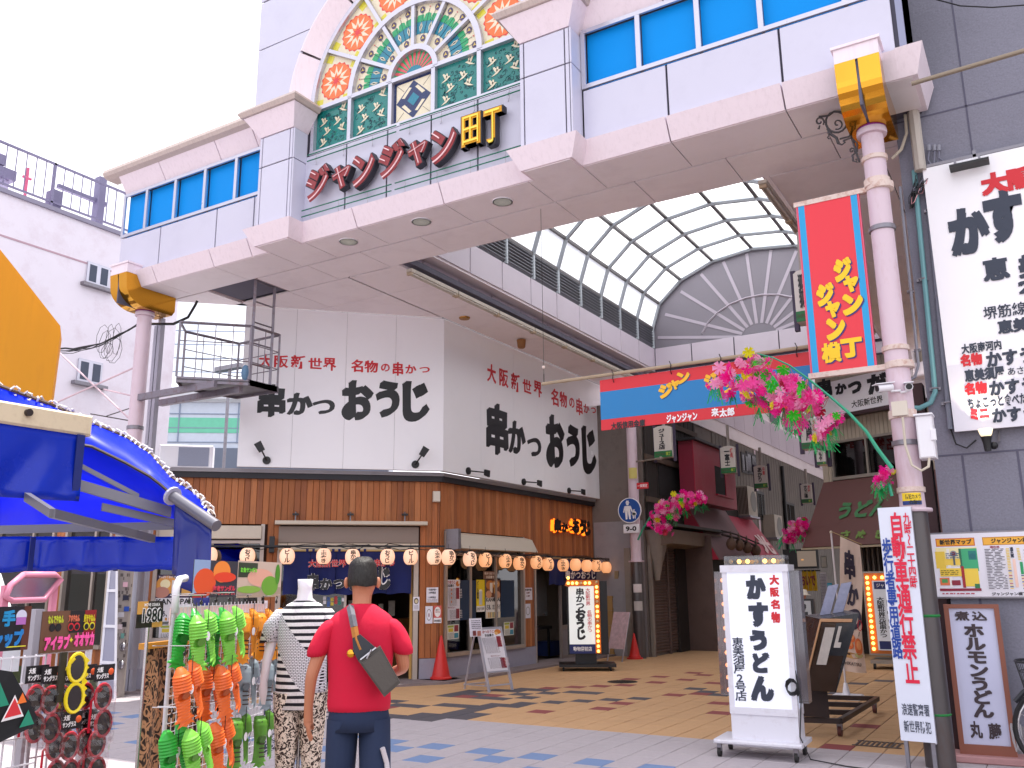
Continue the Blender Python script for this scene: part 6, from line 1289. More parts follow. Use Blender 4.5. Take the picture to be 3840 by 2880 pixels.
MB().box(-5.2,-2.2,27,27.2,0,5.5).build('shop_building',mat('dim far front','#3a3431',.9,var=.4,vs=3),label='dark shop front behind the yellow noren left of the noodle shop',cat='building')
y10=FY(14.6); a,z0,b_,z1=y10.box(2996,2253,3046,2420); t=root('stand_sign','black framed white standing sign reading そば behind the tilted menu cart','standing sign',y10.P((a+b_)/2,0)); MB(y10).box(a-.04,b_+.05,.05,z1+.03,-.08,0).build('frame',BLACK,t); MB(y10).box(a,b_,.12,z1,0,.004).build('face',mat('dim white face','#b9bdc0',.4),t); mb=MB(y10); vput(mb,'そば',a+.02,.5,b_-.05,z1-.05,w=.008,b=.03); mb.build('lettering',BLKL,t); MB(y10).box(a,a+.05,0,.05,-.1,.05).box(b_-.05,b_,0,.05,-.1,.05).build('foot',BLACK,t)
#==================================================================THINGS STANDING IN THE STREET
CONE=mat('traffic cone red','#cf2a25',.45,var=.06,dirt=.15,dcol='#7a1a18'); CONEB=mat('black rubber base','#1a1719',.8,var=.2)
def cone(p,h,lab,base=True):
    t=root('traffic_cone',lab,'traffic cone',p)
    r=h*.215
    MB().lathe([(r*1.15,.03),(r*1.15,.055),(r*.98,.075),(r*.93,.11),(h*.03,h*.97),(h*.02,h),(0,h)],p,24).build('body',CONE,t,smooth='auto')
    if base: MB().cbox(p[0]-r*1.75,p[0]+r*1.75,p[1]-r*1.75,p[1]+r*1.75,0,.035,.01).build('base',CONEB,t)
    else: MB().lathe([(r*1.5,0),(r*1.5,.03),(r,.04)],p,24).build('base',CONE,t)
p=G(1640,2556); cone((p.x+.0,p.y+.1,0),.72,'red traffic cone on a black rubber base by the restaurant corner')
p=G(2388,2470); cone((p.x,p.y-.1,0),.52,'smaller red traffic cone at the foot of the sleeve with the round blue sign',False)
ga,gb_=G(1832,2597),G(1926,2587); af=FG(ga,gb_); tilt=radians(17)
ft=Fr(af.o,af.u,V((0,0,1))*cos(tilt)-af.n*sin(tilt))
a,z0,b_,z1=ft.uv(1822,2440)[0],ft.uv(1868,2523)[1],ft.uv(1911,2490)[0],ft.uv(1828,2353)[1]; b_=ft.uv(1905,2490)[0]; a=ft.uv(1813,2490)[0]
am=root('menu_board','silver A-frame menu board standing on the paving in front of the poster window','menu board',ft.P((a+b_)/2,0))
for u in (a,b_-.025): MB(ft).box(u,u+.025,0,z1,-.02,.02).build('leg',ALU,am)
for z in (z0,z1-.025): MB(ft).box(a+.025,b_-.025,z,z+.025,-.02,.02).build('rail',ALU,am)
MB(ft).box(a+.025,b_-.025,z0+.025,z1-.025,-.005,.008).build('board',WHITEP,am)
poster(ft,(a+.03,z0+.03,b_-.03,z1-.03),'','#e9e6ee',[('t','串かつおうじ',.02,.02,.66,.1,'#a3202a'),('t','お品書き',.2,.11,.62,.18,'#2a2228'),('e',.84,.07,.16,.06,'#c9772c'),('e',.76,.11,.08,.04,'#e0b070'),('r',.72,.18,.94,.44,'#8a2232'),('r',.72,.7,.97,.95,'#8a2232'),('t','セットメニュー',.3,.63,.75,.67,'#8a2232')]+blurb(.03,.2,.7,.6,20,'#7a7480',21)+blurb(.03,.7,.7,.97,12,'#7a7480',22)+blurb(.74,.2,.92,.42,6,'#e0c9c9',23)+blurb(.74,.72,.95,.93,6,'#e0c9c9',24),uv=True,name='menu_sheet',parent=am,w=.009)
fb2=Fr(af.o-af.n*.62,af.u,V((0,0,1))*cos(tilt)+af.n*sin(tilt))
for u in (a+.02,b_-.045): MB(fb2).box(u,u+.022,0,z1*.98,-.01,.01).build('leg',ALU,am)
MB(fb2).box(a,b_,.06,.08,-.01,.01).build('rail',ALU,am); MB(ft).box(a,b_,.08,.1,-.01,.01).build('rail',ALU,am)
gl,gr_=ft.P(a,.09),fb2.P(a+.02,.07); MB().tube([gl,gr_],.008,5).build('rail',ALU,am)
q=ft.uv(1740,2326); poster(Fr(ft.o-ft.n*.04,af.u,V((0,0,1))*cos(.1)-af.n*sin(.1)),(ft.uv(1738,2380)[0],ft.uv(1760,2392)[1]+.0,ft.uv(1780,2360)[0],ft.uv(1752,2326)[1]),'white handwritten sheet clipped to the left edge of the A-frame board','#e9e6f2',blurb(.15,.08,.9,.6,5,'#55506a',31)+[('r',.18,.68,.45,.95,'#7a3a3a'),('r',.55,.7,.85,.97,'#b9786a')],'notice',uv=True)
g1=G(2275,2478); t=root('menu_board','small white and red A-board half hidden behind the arrow sign','menu board',(g1.x,g1.y,0))
fq=Fr((g1.x,g1.y,0),(.95,-.3,0),(0,0,1)); fq=Fr(fq.o,fq.u,V((0,0,1))-fq.n*.3)
MB(fq).box(0,.42,.25,1.0,0,.02).build('board',mat('menu pink white','#d9b9c0',.4,var=.5,vs=14),t)
for u in (0,.4): MB(fq).box(u,u+.02,0,1.0,-.02,.0).build('leg',ALU,t)
CRT=mat('ochre plastic crate','#b08a55',.6,var=.1)
for k in range(4):
    z=.02+k*.315; y=18.6; x=-8.48; t=root('bottle_crate',['bottom ochre bottle crate','second ochre bottle crate from the ground','third ochre bottle crate from the ground','topmost ochre bottle crate'][k]+' in the stack beside the far doorway','crate',(x,y,z),'stacked bottle crates at the restaurant end')
    m=MB(FX(x)); m.box(y-.22,y+.22,z,z+.05,-.3,0).box(y-.22,y+.22,z+.26,z+.31,-.3,0)
    for u in (y-.22,y-.06,y+.03,y+.19): m.box(u,u+.03,z+.05,z+.26,-.3,0)
    m.build('shell',CRT,t); MB(FX(x)).box(y-.2,y+.2,z+.1,z+.2,-.29,-.02).build('label',mat('crate label','#d6c7a2',.6,var=.3,vs=30),t)
# ---- arrow sign with bulbs
AMB=mat('amber sign tray','#c8701c',.4,var=.1); BULB=mat('lit bulb','#ffd27a',.3,emit=4,ecol='#ffb850'); BULBD=mat('dim bulb','#d9c39a',.2)
a1_=FG(G(2118,2514),G(2290,2513)); a1_=Fr(a1_.P(0,0,.12),a1_.u)
q=a1_.box(2134,2198,2230,2450); bx=root('arrow_bulb_sign','black arrow shaped sign with glowing bulbs and white lettered panel on a wheeled base','light sign',a1_.P((q[0]+q[2])/2,0))
o0,zt0=a1_.uv(2117,2185); xr=a1_.uv(2250,2300)[0]; ztp=a1_.uv(2200,2175)[1]; zb_=q[1]
MB(a1_).box(q[0]-.03,xr+.14,zb_-.02,ztp-.02,-.32,0).build('case',BLACK,bx)
MB(a1_).box(q[0],q[2],zb_+.16,q[3],.0,.03).build('face',mat('lit white face','#dcdfdd',.4,var=.05,emit=.35),bx); MB(a1_).box(q[0],q[2],zb_,zb_+.155,0,.03).build('band',mat('sign navy band','#14256a',.4),bx)
mb=MB(a1_); mb.box(q[2],xr,zb_,ztp,0,.04); mb.box(q[0]-.02,q[2],q[3],ztp,0,.04)
mb.prism([(o0,(q[3]+ztp)/2-.04),(q[0]+.02,ztp+.1),(q[0]+.02,q[3]-.02)],0,.04); mb.build('arrow_tray',AMB,bx)
for k in range(15): z=ztp-.04-k*(ztp-zb_-.08)/14; MB(a1_).sph(((q[2]+xr)/2,z,.05),.026,10,6).build('bulb',BULBD if k in (0,4,8) else BULB,bx,smooth=True)
for k in range(6): MB(a1_).sph((q[0]+.0+k*(q[2]-q[0])/6,(q[3]+ztp)/2,.05),.026,10,6).build('bulb',BULBD if k==3 else BULB,bx,smooth=True)
MB(a1_).sph((q[0]+.0,ztp+.04,.05),.026,10,6).build('bulb',BULB,bx,smooth=True)
mb=MB(a1_); W=q[2]-q[0]; H=q[3]-zb_-.16; mb2=MB(a1_); vput(mb,'串かつ',q[0]+W*.3,zb_+.16+H*.6,q[0]+W*.6,q[3]-.04,w=.034,b=.02); vput(mb,'おうじ',q[0]+W*.27,zb_+.16+H*.08,q[0]+W*.62,zb_+.16+H*.6,w=.034,off=.03,b=.03); mb.build('lettering',BLKL,bx)
vput(mb2,'大阪新世界',q[0]+W*.68,zb_+.16+H*.66,q[0]+W*.84,q[3]-.04,w=.034); vput(mb2,'名物の串かつ',q[0]+W*.72,zb_+.16+H*.2,q[0]+W*.88,zb_+.16+H*.58,w=.034); mb2.build('lettering',REDL,bx); mb=MB(a1_); put(mb,'動物園前店',q[0]+W*.14,zb_+.04,q[2]-W*.14,zb_+.12,w=.034,b=.01); mb.build('lettering',WHTL,bx)
MB(a1_).box(q[0]+.1,q[2]+.02,.12,zb_-.02,-.28,-.04).build('stem',BLACK,bx); MB(a1_).box(-.1,a1_.uv(2290,2513)[0]+.1,.07,.12,-.55,.12).build('base',BLACK,bx)
for u in (-.02,a1_.uv(2290,2513)[0]): 
    for w_ in (.06,-.48): MB(a1_).cyl((u-.015,.035,w_),(u+.015,.035,w_),.035,n=10).build('caster',BLACK,bx)
# ---- tall white illuminated sign on casters
P1,P2,P3=G(2698,2838),G(2987,2861),G(3043,2830); LS=FG(P1,P2)
ls=root('illuminated_sign','tall white wheeled light sign reading かすうどん with bulbs along its edges','light sign',(P1+P2)/2)
WPT=mat('white painted steel','#dcdbe4',.4,var=.04,dirt=.35,dcol='#7a5a48',ds=6)
dW=LS.uv(2987,2861)[0]; q=LS.box(2716,2130,2968,2790); fL_=LS.off(-.08)
a=fL_.uv(2722,2400)[0]; b_=fL_.uv(2972,2400)[0]; zt0=fL_.uv(2840,2124)[1]; zfb=fL_.uv(2850,2668)[1]; zb0=fL_.uv(2850,2790)[1]; dep=.26
MB(LS).cbox(-.04,dW+.06,.115,.15,-.46,.03,.01).build('base_plate',WPT,ls)
for u,w_ in ((.0,-.02),(dW,-.02),(.0,-.4),(dW,-.4)):
    o=MB(LS).cyl((u-.014,.04,w_),(u+.014,.04,w_),.04,n=14).build('caster',mat('black rubber','#1c1a1b',.6),ls); MB(LS).box(u-.02,u+.02,.05,.115,w_-.015,w_+.015).build('fork',STEEL,ls)
MB(fL_).box(a+.005,b_-.005,zb0-.03,zfb-.03,-dep,-.0).build('lower_panel',WPT,ls)
MB(fL_).box(a,b_,zfb-.03,zfb+.03,-dep-.005,.012).build('rail',WPT,ls); MB(fL_).box(a-.01,b_+.01,zt0-.05,zt0+.015,-dep-.015,.02).build('rail',WPT,ls)
for u in (a,b_-.045): MB(fL_).box(u,u+.045,zfb+.03,zt0-.05,-dep-.005,.008).build('frame_post',WPT,ls)
LFACE=mat('lit frosted face','#e3e6ee',.35,var=.02,emit=.22,ecol='#e8ecff')
MB(fL_).box(a+.045,b_-.045,zfb+.03,zt0-.05,-.02,-.002).build('face',LFACE,ls); MB(fL_).box(b_-.002,b_,zfb+.03,zt0-.05,-dep+.04,-.04).build('face',LFACE,ls)
MB(fL_).box(a+.02,b_-.02,zfb,zt0-.06,-dep,-.03).build('core',WPT,ls)
ff=fL_.off(.001)
letters(ff,NAVYL,ls,[('か',2798,2156,2872,2248),('す',2808,2258,2882,2352),('う',2812,2362,2876,2440),('ど',2822,2446,2888,2524),('ん',2814,2534,2902,2630)],.002,off=.03,b=.05,st=2,res=4)
letters(ff,REDL,ls,[('大',2885,2156,2922,2194),('阪',2888,2202,2922,2238),('名',2890,2248,2924,2284),('物',2892,2294,2926,2336)],.002,off=.015,b=.04)
letters(ff,NAVYL,ls,[('恵美須屋2号店',2754,2392,2792,2628,dict(vert=1,b=.008))],.002,off=.01)
ACR=glass('clear acrylic','#e9e9ee',.06,.08)
for nm,u0,u1,v0,v1,w0,w1 in (('top',a+.02,b_-.02,zt0+.015,zt0+.1,-dep+.05,-.03),('l',a-.09,a-.005,zfb+.12,zt0-.04,-dep+.06,-.05),('r',b_+.005,b_+.09,zfb+.08,zt0-.04,-dep+.06,-.05)):
    MB(fL_).box(u0,u1,v0,v1,w0,w1).build('bulb_cover',ACR,ls)
    MB(fL_).box(u0+.002,u1-.002,v0+.002,v1-.002,w0-.006,w0-.002).build('cover_back',mat('milky cover','#bdb6c0',.4),ls) if nm !='top' else None
for k in range(7): MB(fL_).sph((a+.06+k*(b_-a-.12)/6,zt0+.05,-.12),.021,10,6).build('bulb',BULB if k in (1,2,4,5) else BULBD,ls,smooth=True)
for k in range(10): MB(fL_).sph((a-.03,zt0-.12-k*(zt0-zfb-.28)/9,-.12),.021,8,6).build('bulb',mat('peach bulb','#ffb088',.3,emit=1.6,ecol='#ff9a66'),ls,smooth=True)
cbl=MB(LS); cbl.tube([(dW+.03,.75,-.1),(dW+.06,.5,-.1),(dW+.03,.2,-.08),(dW+.1,.02,-.1),(dW+.4,.006,-.0),(dW+.9,.006,.15),(dW+1.5,.006,.3)],.006,5)
for k in range(7): cbl.tube([(dW+.0+.05*cos(t_*.7+k),.58+.06*sin(t_*.7+k)+.008*k,-.1+.012*k) for t_ in range(10)],.0055,4)
cbl.build('power_cable',BLACK,ls)
# ---- tilted black menu cart
ct=root('menu_cart','black and brown tilted menu stand on a wheeled cart behind the white light sign','menu stand',G(3120,2690))
cw_=[G(3141,2772),G(3263,2692),G(3085,2655),G(2990,2700)]
ctz=.16
A_,B_,C_,D_=[V((p.x,p.y,0)) for p in (G(2985,2700,ctz),G(3150,2702,ctz),G(3290,2618,ctz),G(3075,2612,ctz))]
A_=B_+(D_-C_)
BST=mat('brown black steel','#3b3231',.45,.5,var=.2,dirt=.3,dcol='#6a4a3a')
def beam(p,q,w=.025,z0=.13,z1=.18,nm='cart_rail',m=BST,par=ct):
    d=(q-p).normalized(); s_=V((-d.y,d.x,0))*w
    MB().prism([tuple((p+s_)[:2]),tuple((q+s_)[:2]),tuple((q-s_)[:2]),tuple((p-s_)[:2])],z0,z1).build(nm,m,par)
for p_,q_ in ((A_,B_),(B_,C_),(C_,D_),(D_,A_),((A_*2+D_)/3,(B_*2+C_)/3),((A_+D_*2)/3,(B_+C_*2)/3)): beam(p_,q_)
for k,p_ in enumerate((A_,B_,C_,D_)):
    c0_=p_+((A_+C_)/2-p_)*.08; o=MB().cyl((c0_.x-.018,c0_.y,.05),(c0_.x+.018,c0_.y,.05),.05,n=16).build('caster',mat('brown rubber','#5a2f2c',.6),ct); MB().box(c0_.x-.026,c0_.x+.026,c0_.y-.02,c0_.y+.02,.06,.13).build('fork',STEEL,ct)
yA,yT=9.42,9.62
F0,F1=AY(3012,2590,yA),AY(3134,2575,yA); T0,T1=AY(3077,2322,yT),AY(3222,2299,yT); dv=AY(3016,2300,yT+.42)-T0; dv.z *=.5
F0.z=F1.z=max(F0.z,.3)
BRG=mat('glossy brown acrylic','#33241b',.12,var=.2,vs=2); BLKG=mat('black gloss','#1a1c22',.25,var=.1)
def face8(f,t,d,nm,m): vs=[f[0],f[1],t[1],t[0]]; vs2=[v+d for v in vs]; return MB().add(vs+vs2,[(0,1,2,3),(4,5,6,7),(0,1,5,4),(1,2,6,5),(2,3,7,6),(3,0,4,7)]).build(nm,m,ct)
face8((F0,F1),(T0,T1),dv,'case',BLKG)
nn=(F1-F0).cross(T0-F0).normalized(); nn=-nn if nn.dot(CAM-F0) < 0 else nn
cf_=Fr(F0+nn*.004,F1-F0,T0-F0); W=(F1-F0).length; H=(T0-F0).length; sk=(T0-F0).dot(cf_.u)
PTS=lambda a,b: (a*W+sk*b,b*(T0-F0).dot(cf_.v))
def skq(mb,a0,b0,a1,b1,w0,w1): mb.prism([PTS(a0,b0),PTS(a1,b0),PTS(a1,b1),PTS(a0,b1)],w0,w1)
mb=MB(cf_); skq(mb,.06,.0,.97,.95,0,.004); mb.build('face',BRG,ct)
mb=MB(cf_); skq(mb,0,.0,.055,1.0,0,.02); skq(mb,.055,.955,1.0,1.0,0,.02); mb.build('wood_edge',mat('pale wood edging','#b98a62',.5,var=.1),ct)
for bx_ in ((.22,.36,.52,.88),(.62,.6,.82,.9)):
    mb=MB(cf_); skq(mb,*bx_,.005,.007); mb.build('menu_sheet',mat('old menu sheet','#b9b0a8',.6,var=.25,vs=18),ct)
mb=MB(); 
for k in (0,1):
    p_=T0+(T1-T0)*(.25+.35*k)+dv*.6; u_=(T1-T0)*.28; v_=V((.1,.05,.3)); mb=MB().add([p_,p_+u_,p_+u_+v_,p_+v_],[(0,1,2,3)]); mb.build('menu_card',mat('laminated menu','#8f93ad',.2,var=.3,vs=22),ct,solid=.012)
MB().add([F0+dv*.5+V((0,0,0)),F1+dv*.5,F1+dv*.5-V((0,0,F1.z-.18)),F0+dv*.5-V((0,0,F0.z-.18)),F0+dv,F1+dv,F1+dv-V((0,0,F1.z-.18)),F0+dv-V((0,0,F0.z-.18))],[(0,1,2,3),(4,5,6,7),(0,1,5,4),(1,2,6,5),(2,3,7,6),(3,0,4,7)]).build('pedestal',BST,ct)
# ---- upright cloth flag
g=G(3155,2618); fx_,fy_=g.x,g.y; ff_=FY(fy_)
nf_=root('cloth_banner','beige upright cloth banner with dark 串かつ brush writing and fried skewer drawing','banner flag',(fx_,fy_,0))
pu=ff_.uv(3147,2300)[0]; ptop=ff_.uv(3141,1998)[1]
MB(ff_).lathe([(.012,0),(.012,1)],(0,0,0)) if 0 else None
MB().cyl((pu,fy_,.1),(pu-.012,fy_,ptop),.013,n=8).build('pole',mat('pale pole','#d9d4d6',.35),nf_); MB().sph((pu-.012,fy_,ptop+.012),.022).build('finial',mat('pale finial','#d9c9b0',.4),nf_)
MB().cbox(pu-.18,pu+.2,fy_-.2,fy_+.16,0,.05,.02).lathe([(.05,.05),(.04,.12),(.022,.2)],(pu,fy_,0),12).build('base',WHITEP,nf_)
cu=[ff_.uv(*p_) for p_ in ((3152,2012),(3226,2045),(3152,2515),(3246,2525))]
MB(ff_).tube([(*ff_.uv(3122,1995),.0),(*ff_.uv(3232,2042),.0)],.005,5).build('crossbar',mat('bamboo rod','#b9a06a',.5),nf_)
CLO=mat('beige banner cloth','#e2cdbd',.85,var=.05,vs=3,trans=.25)
def fl_pt(s,r):
    a_,b2_=V((cu[0][0],cu[0][1],0)),V((cu[1][0],cu[1][1],0)); c2_,d2_=V((cu[2][0],cu[2][1],0)),V((cu[3][0],cu[3][1],0))
    p_=(a_*(1-s)+b2_*s)*(1-r)+(c2_*(1-s)+d2_*s)*r; ww=.03*sin(s*6+r*4)*(.2+r)+.02*sin(r*9+s*2)
    return (p_.x+.015*sin(r*7)*s,p_.y,.02+ww)
MB(ff_).grid(fl_pt,14,30).build('cloth',CLO,nf_,smooth=True)
def onflag(ch,s0,r0,s1,r1,b=.03,off=.03):
    vs,fs,x0,x1,y0,y1=glyph(ch,off,4); mb=MB(ff_)
    for i,(dx,dy) in enumerate([(-1,-.6),(-.35,-.2),(.35,.2),(1,.6)]):
        out=[]
        for x,y in vs: s_=s0+(s1-s0)*((x-x0+dx*b)/(x1-x0)); r_=r1-(r1-r0)*((y-y0+dy*b)/(y1-y0)); p_=fl_pt(s_,r_); out.append((p_[0],p_[1],p_[2]+.01+i*.0005))
        mb.add(out,fs)
    return mb
for ch,bx_ in (('串',(.22,.08,.66,.3)),('か',(.3,.34,.82,.5)),('つ',(.3,.52,.98,.68))): onflag(ch,*bx_,b=.03).build('lettering',mat('plum ink','#2a2236',.6,var=0),nf_)
onflag('SHIKATSU',.1,.925,.85,.95,b=.0,off=.01).build('lettering',BLKL,nf_)
def blob(s,r,rs_,rr,m,w=.012):
    MB(ff_).add([(lambda q_: (q_[0],q_[1],q_[2]+w))(fl_pt(s+rs_*cos(k*pi/10),r+rr*sin(k*pi/10))) for k in range(20)],[tuple(range(20))]).build('print',m,nf_)
blob(.45,.875,.42,.022,mat('print tan','#c99a5e',.8)); blob(.3,.868,.14,.01,mat('print brown','#4a2f22',.8),.014)
for s,r,a_,b2_ in ((.52,.745,.17,.032),(.42,.8,.19,.03),(.82,.8,.16,.065)): blob(s,r,a_,b2_,mat('print orange','#d06a38',.8,var=.25,vs=30),.015); blob(s+.02,r-.01,a_*.6,b2_*.55,mat('print peach','#e2965e',.8,var=.2,vs=30),.0165)
blob(.8,.868,.16,.018,mat('print cabbage','#b9b07a',.8),.017)
for s,r in ((.55,.7),(.86,.72)): p_=[fl_pt(s,r),fl_pt(s+.04,r-.035)]; MB(ff_).tube([(p[0],p[1],p[2]+.014) for p in p_],.004,4).build('print',mat('print brown','#4a2f22',.8),nf_)
MB(ff_).tube([(lambda q_: (q_[0],q_[1],q_[2]+.012))(fl_pt(.93+.09*cos(k*pi/8),.635+.04*sin(k*pi/8))) for k in range(17)],.004,4,False).build('print',REDL,nf_)
# ---- second bulb-edged sign behind the notice board
l2=FY(G(3270,2500).y-.3); a,z0,b_,z1=l2.box(3252,2148,3420,2452)
l2r=root('bulb_light_sign','white sign panel framed by amber bulbs, partly behind the police notice board','light sign',l2.P((a+b_)/2,0))
MB(l2).box(a-.03,b_+.03,z0-.03,z1+.03,-.22,-.01).build('case',mat('silver case','#9a958e',.4,.4),l2r); MB(l2).box(a,b_,z0,z1,-.01,.0).build('bulb_tray',AMB,l2r)
tw=.14*(b_-a)/.9; MB(l2).box(a+tw+.02,b_-tw-.02,z0+.06,z1-tw-.02,0,.03).build('face',mat('lit pale face','#cfd2da',.4,var=.03,emit=.12),l2r); MB(l2).box(a+tw+.05,b_-tw-.05,z1-tw-.17,z1-tw-.04,.03,.034).build('band',mat('sign navy band','#14256a',.4),l2r); MB(l2).box(a+tw+.05,b_-tw-.05,z0+.08,z0+.22,.03,.034).build('band',mat('sign navy band','#14256a',.4),l2r)
for k in range(14): MB(l2).sph((a+tw*.5,z0+.08+k*(z1-z0-.16)/13,.02),.03,10,6).build('bulb',BULB,l2r,smooth=True)
for k in range(1,9): MB(l2).sph((a+tw*.5+k*.13,z1-.08,.02),.03,10,6).build('bulb',BULB,l2r,smooth=True)
mb=MB(l2); vput(mb,'大阪新世界元祖串かつ',a+tw+.08,z0+.28,a+tw+.19,z0+.28+(z1-z0)*.5,w=.034,b=.01); vput(mb,'串かつ',a+tw+.24,z0+.3,b_-tw-.1,z1-tw-.25,w=.034,b=.03); mb.build('lettering',BLKL,l2r); mb=MB(l2); put(mb,'ジャン',a+tw+.09,z1-tw-.14,a+tw+.3,z1-tw-.07,w=.036); mb.build('lettering',WHTL,l2r)
MB(l2).box(a+.35,b_-.2,.16,z0-.03,-.2,-.03).build('stem',mat('grey plastic base','#8f8c90',.6),l2r); MB(l2).box(a+.02,b_+.1,.1,.16,-.45,.25).build('base',mat('silver case','#9a958e',.4,.4),l2r)
for u in (a+.08,b_): MB(l2).cyl((u-.02,.05,.2),(u+.02,.05,.2),.05,n=10).build('caster',BLACK,l2r)
# ---- bicycles
def wheel(c,R,ax,par,m1,m2,n=28):
    ax=V(ax).normalized(); u_=ax.cross(V((0,0,1))).normalized(); z_=V((0,0,1))
    MB().tube([c+u_*(R*cos(2*pi*k/n))+z_*(R*sin(2*pi*k/n)) for k in range(n+1)],R*.06,6,False).build('tyre',m1,par); MB().tube([c+u_*(R*.92*cos(2*pi*k/n))+z_*(R*.92*sin(2*pi*k/n)) for k in range(n+1)],.008,5,False).build('rim',m2,par)
    sp_=MB(); [sp_.tube([c+ax*(.03 if k % 2 else -.03),c+u_*(R*.9*cos(2*pi*k/16))+z_*(R*.9*sin(2*pi*k/16))],.0022,3) for k in range(16)]; sp_.build('spokes',m2,par)
TY=mat('tyre rubber','#1b1a1c',.7); CHR=mat('chrome','#b9b7bb',.2,.9)
def bike(p,d,lab,name='bicycle'):
    d=V(d).normalized(); s_=V((-d.y,d.x,0)); t=root(name,lab,'bicycle',p); P_=V(p)
    wheel(P_+V((0,0,.33)),.33,s_,t,TY,CHR); wheel(P_+d*-1.05+V((0,0,.33)),.33,s_,t,TY,CHR)
    a_=P_+V((0,0,.33)); h=P_-d*.18+V((0,0,.85)); bb=P_-d*.62+V((0,0,.28)); st_=P_-d*.75+V((0,0,.8)); r_=P_-d*1.05+V((0,0,.33))
    FRB=mat('dark bike frame','#24262c',.35,.3)
    for x,y in ((a_,h),(h,bb),(bb,st_),(bb,r_),(r_,st_)): MB().cyl(x,y,.016,n=8).build('frame_tube',FRB,t)
    MB().tube([h,h+V((0,0,.14)),h+V((0,0,.16))-d*.02],.012,6).build('stem',CHR,t); MB().tube([h+V((0,0,.15))+s_*.28-d*.18,h+V((0,0,.17))+s_*.2,h+V((0,0,.15)),h+V((0,0,.17))-s_*.2,h+V((0,0,.15))-s_*.28-d*.18],.011,6).build('handlebar',CHR,t)
    MB().sph(tuple(st_+V((0,0,.06))),.1,sc_=(1,.7,.4)).build('saddle',BLACK,t,smooth=True)
    MB().tube([a_+V((0,0,0))+V((cos(k*.3)*.37*d.x,cos(k*.3)*.37*d.y,sin(k*.3)*.37)) for k in range(2,9)],.022,6).build('mudguard',FRB,t)
    bk=MB(); c_=P_+d*.1+V((0,0,.72)); rr=[(.13,-.1),(.17,.14)]
    for z,r in ((-.1,.12),(-.02,.135),(.06,.15),(.14,.17)): bk.tube([c_+d*(r*cos(k*pi/8))*1.0+s_*(r*1.2*sin(k*pi/8))+V((0,0,z)) for k in range(17)],.004 if z < .1 else .01,4,False)
    for k in range(22): bk.tube([c_+d*(.12*cos(k*pi/11))+s_*(.144*sin(k*pi/11))+V((0,0,-.1)),c_+d*(.17*cos(k*pi/11))+s_*(.204*sin(k*pi/11))+V((0,0,.14))],.0028,3)
    bk.build('basket',BLACK,t); return t
bike((-.12,8.72,0),(-1,-.12,0),'bicycle with black mesh basket cut off by the right edge beside the brown framed sign')
p=G(2680,2436); bike((-7.3,22.9,0),(-.25,-1,0),'dark bicycle parked against the rusty shutter left of the white light sign')
pt=AY(3812,2735,8.8); t=root('cable_coil','pale looped cord hanging beside the brown framed sign','cord',pt)
for k in range(4): MB().tube([(pt.x+.02*cos(a*.6)*(1+.2*k)-.02+a*.002,8.78+.01*k,pt.z+.05-.14*sin(a*.55)**2*1.6) for a in range(12)],.005,4).build('loop',mat('pale cord','#b9b6ba',.6),t)
# ---- plastic blossom branches
FM=[mat('magenta petal','#ff22a8',.5,trans=.45,var=.1),mat('pink petal','#ff62bc',.5,trans=.45,var=.1),mat('pale pink petal','#ffb4da',.5,trans=.45,var=.1),mat('yellow petal','#e8e21c',.5,trans=.3),mat('lime petal','#3ccf2c',.5,trans=.3),mat('dark red petal','#c01040',.5)]
RIB=mat('green ribbon','#1fb060',.5,trans=.3,var=.3,vs=40)
def blossom_mesh(m,r=.052):
    me=bpy.data.meshes.new('blossom'); vs=[(0,0,0)]; fs=[]
    for k in range(6):
        a=k*pi/3; L_=[(r*.45,-.42,.008),(r*.95,-.3,.02),(r*.86,0,.012),(r*.95,.3,.02),(r*.45,.42,.008)]; b=len(vs)
        vs +=[(q*cos(a+t_*1.1),q*sin(a+t_*1.1),z) for q,t_,z in L_]; fs +=[(0,b,b+1,b+2),(0,b+2,b+3,b+4)]
    n=len(vs); vs +=[(x*.6,y*.6,z+.014) for x,y,z in vs]; fs +=[tuple(i+n for i in f) for f in fs]
    me.from_pydata(vs,[],fs); me.materials.append(m); return me
FMS=[blossom_mesh(m) for m in FM]
def tassel_mesh():
    me=bpy.data.meshes.new('ribbon_tassel'); vs=[]; fs=[]; r=random.Random(4)
    for k in range(11):
        a=r.uniform(0,2*pi); l=r.uniform(.1,.2); b=len(vs); s_=r.uniform(.02,.07)
        for q in range(5): t_=q/4; x,y,z=s_*cos(a)*t_*1.3,s_*sin(a)*t_*1.3,-l*t_; vs +=[(x-.004,y,z),(x+.004,y,z)]
        fs +=[(b+2*q,b+2*q+1,b+2*q+3,b+2*q+2) for q in range(4)]
    me.from_pydata(vs,[],fs); me.materials.append(RIB); me.materials.append(FM[4]); return me
TME=tassel_mesh()
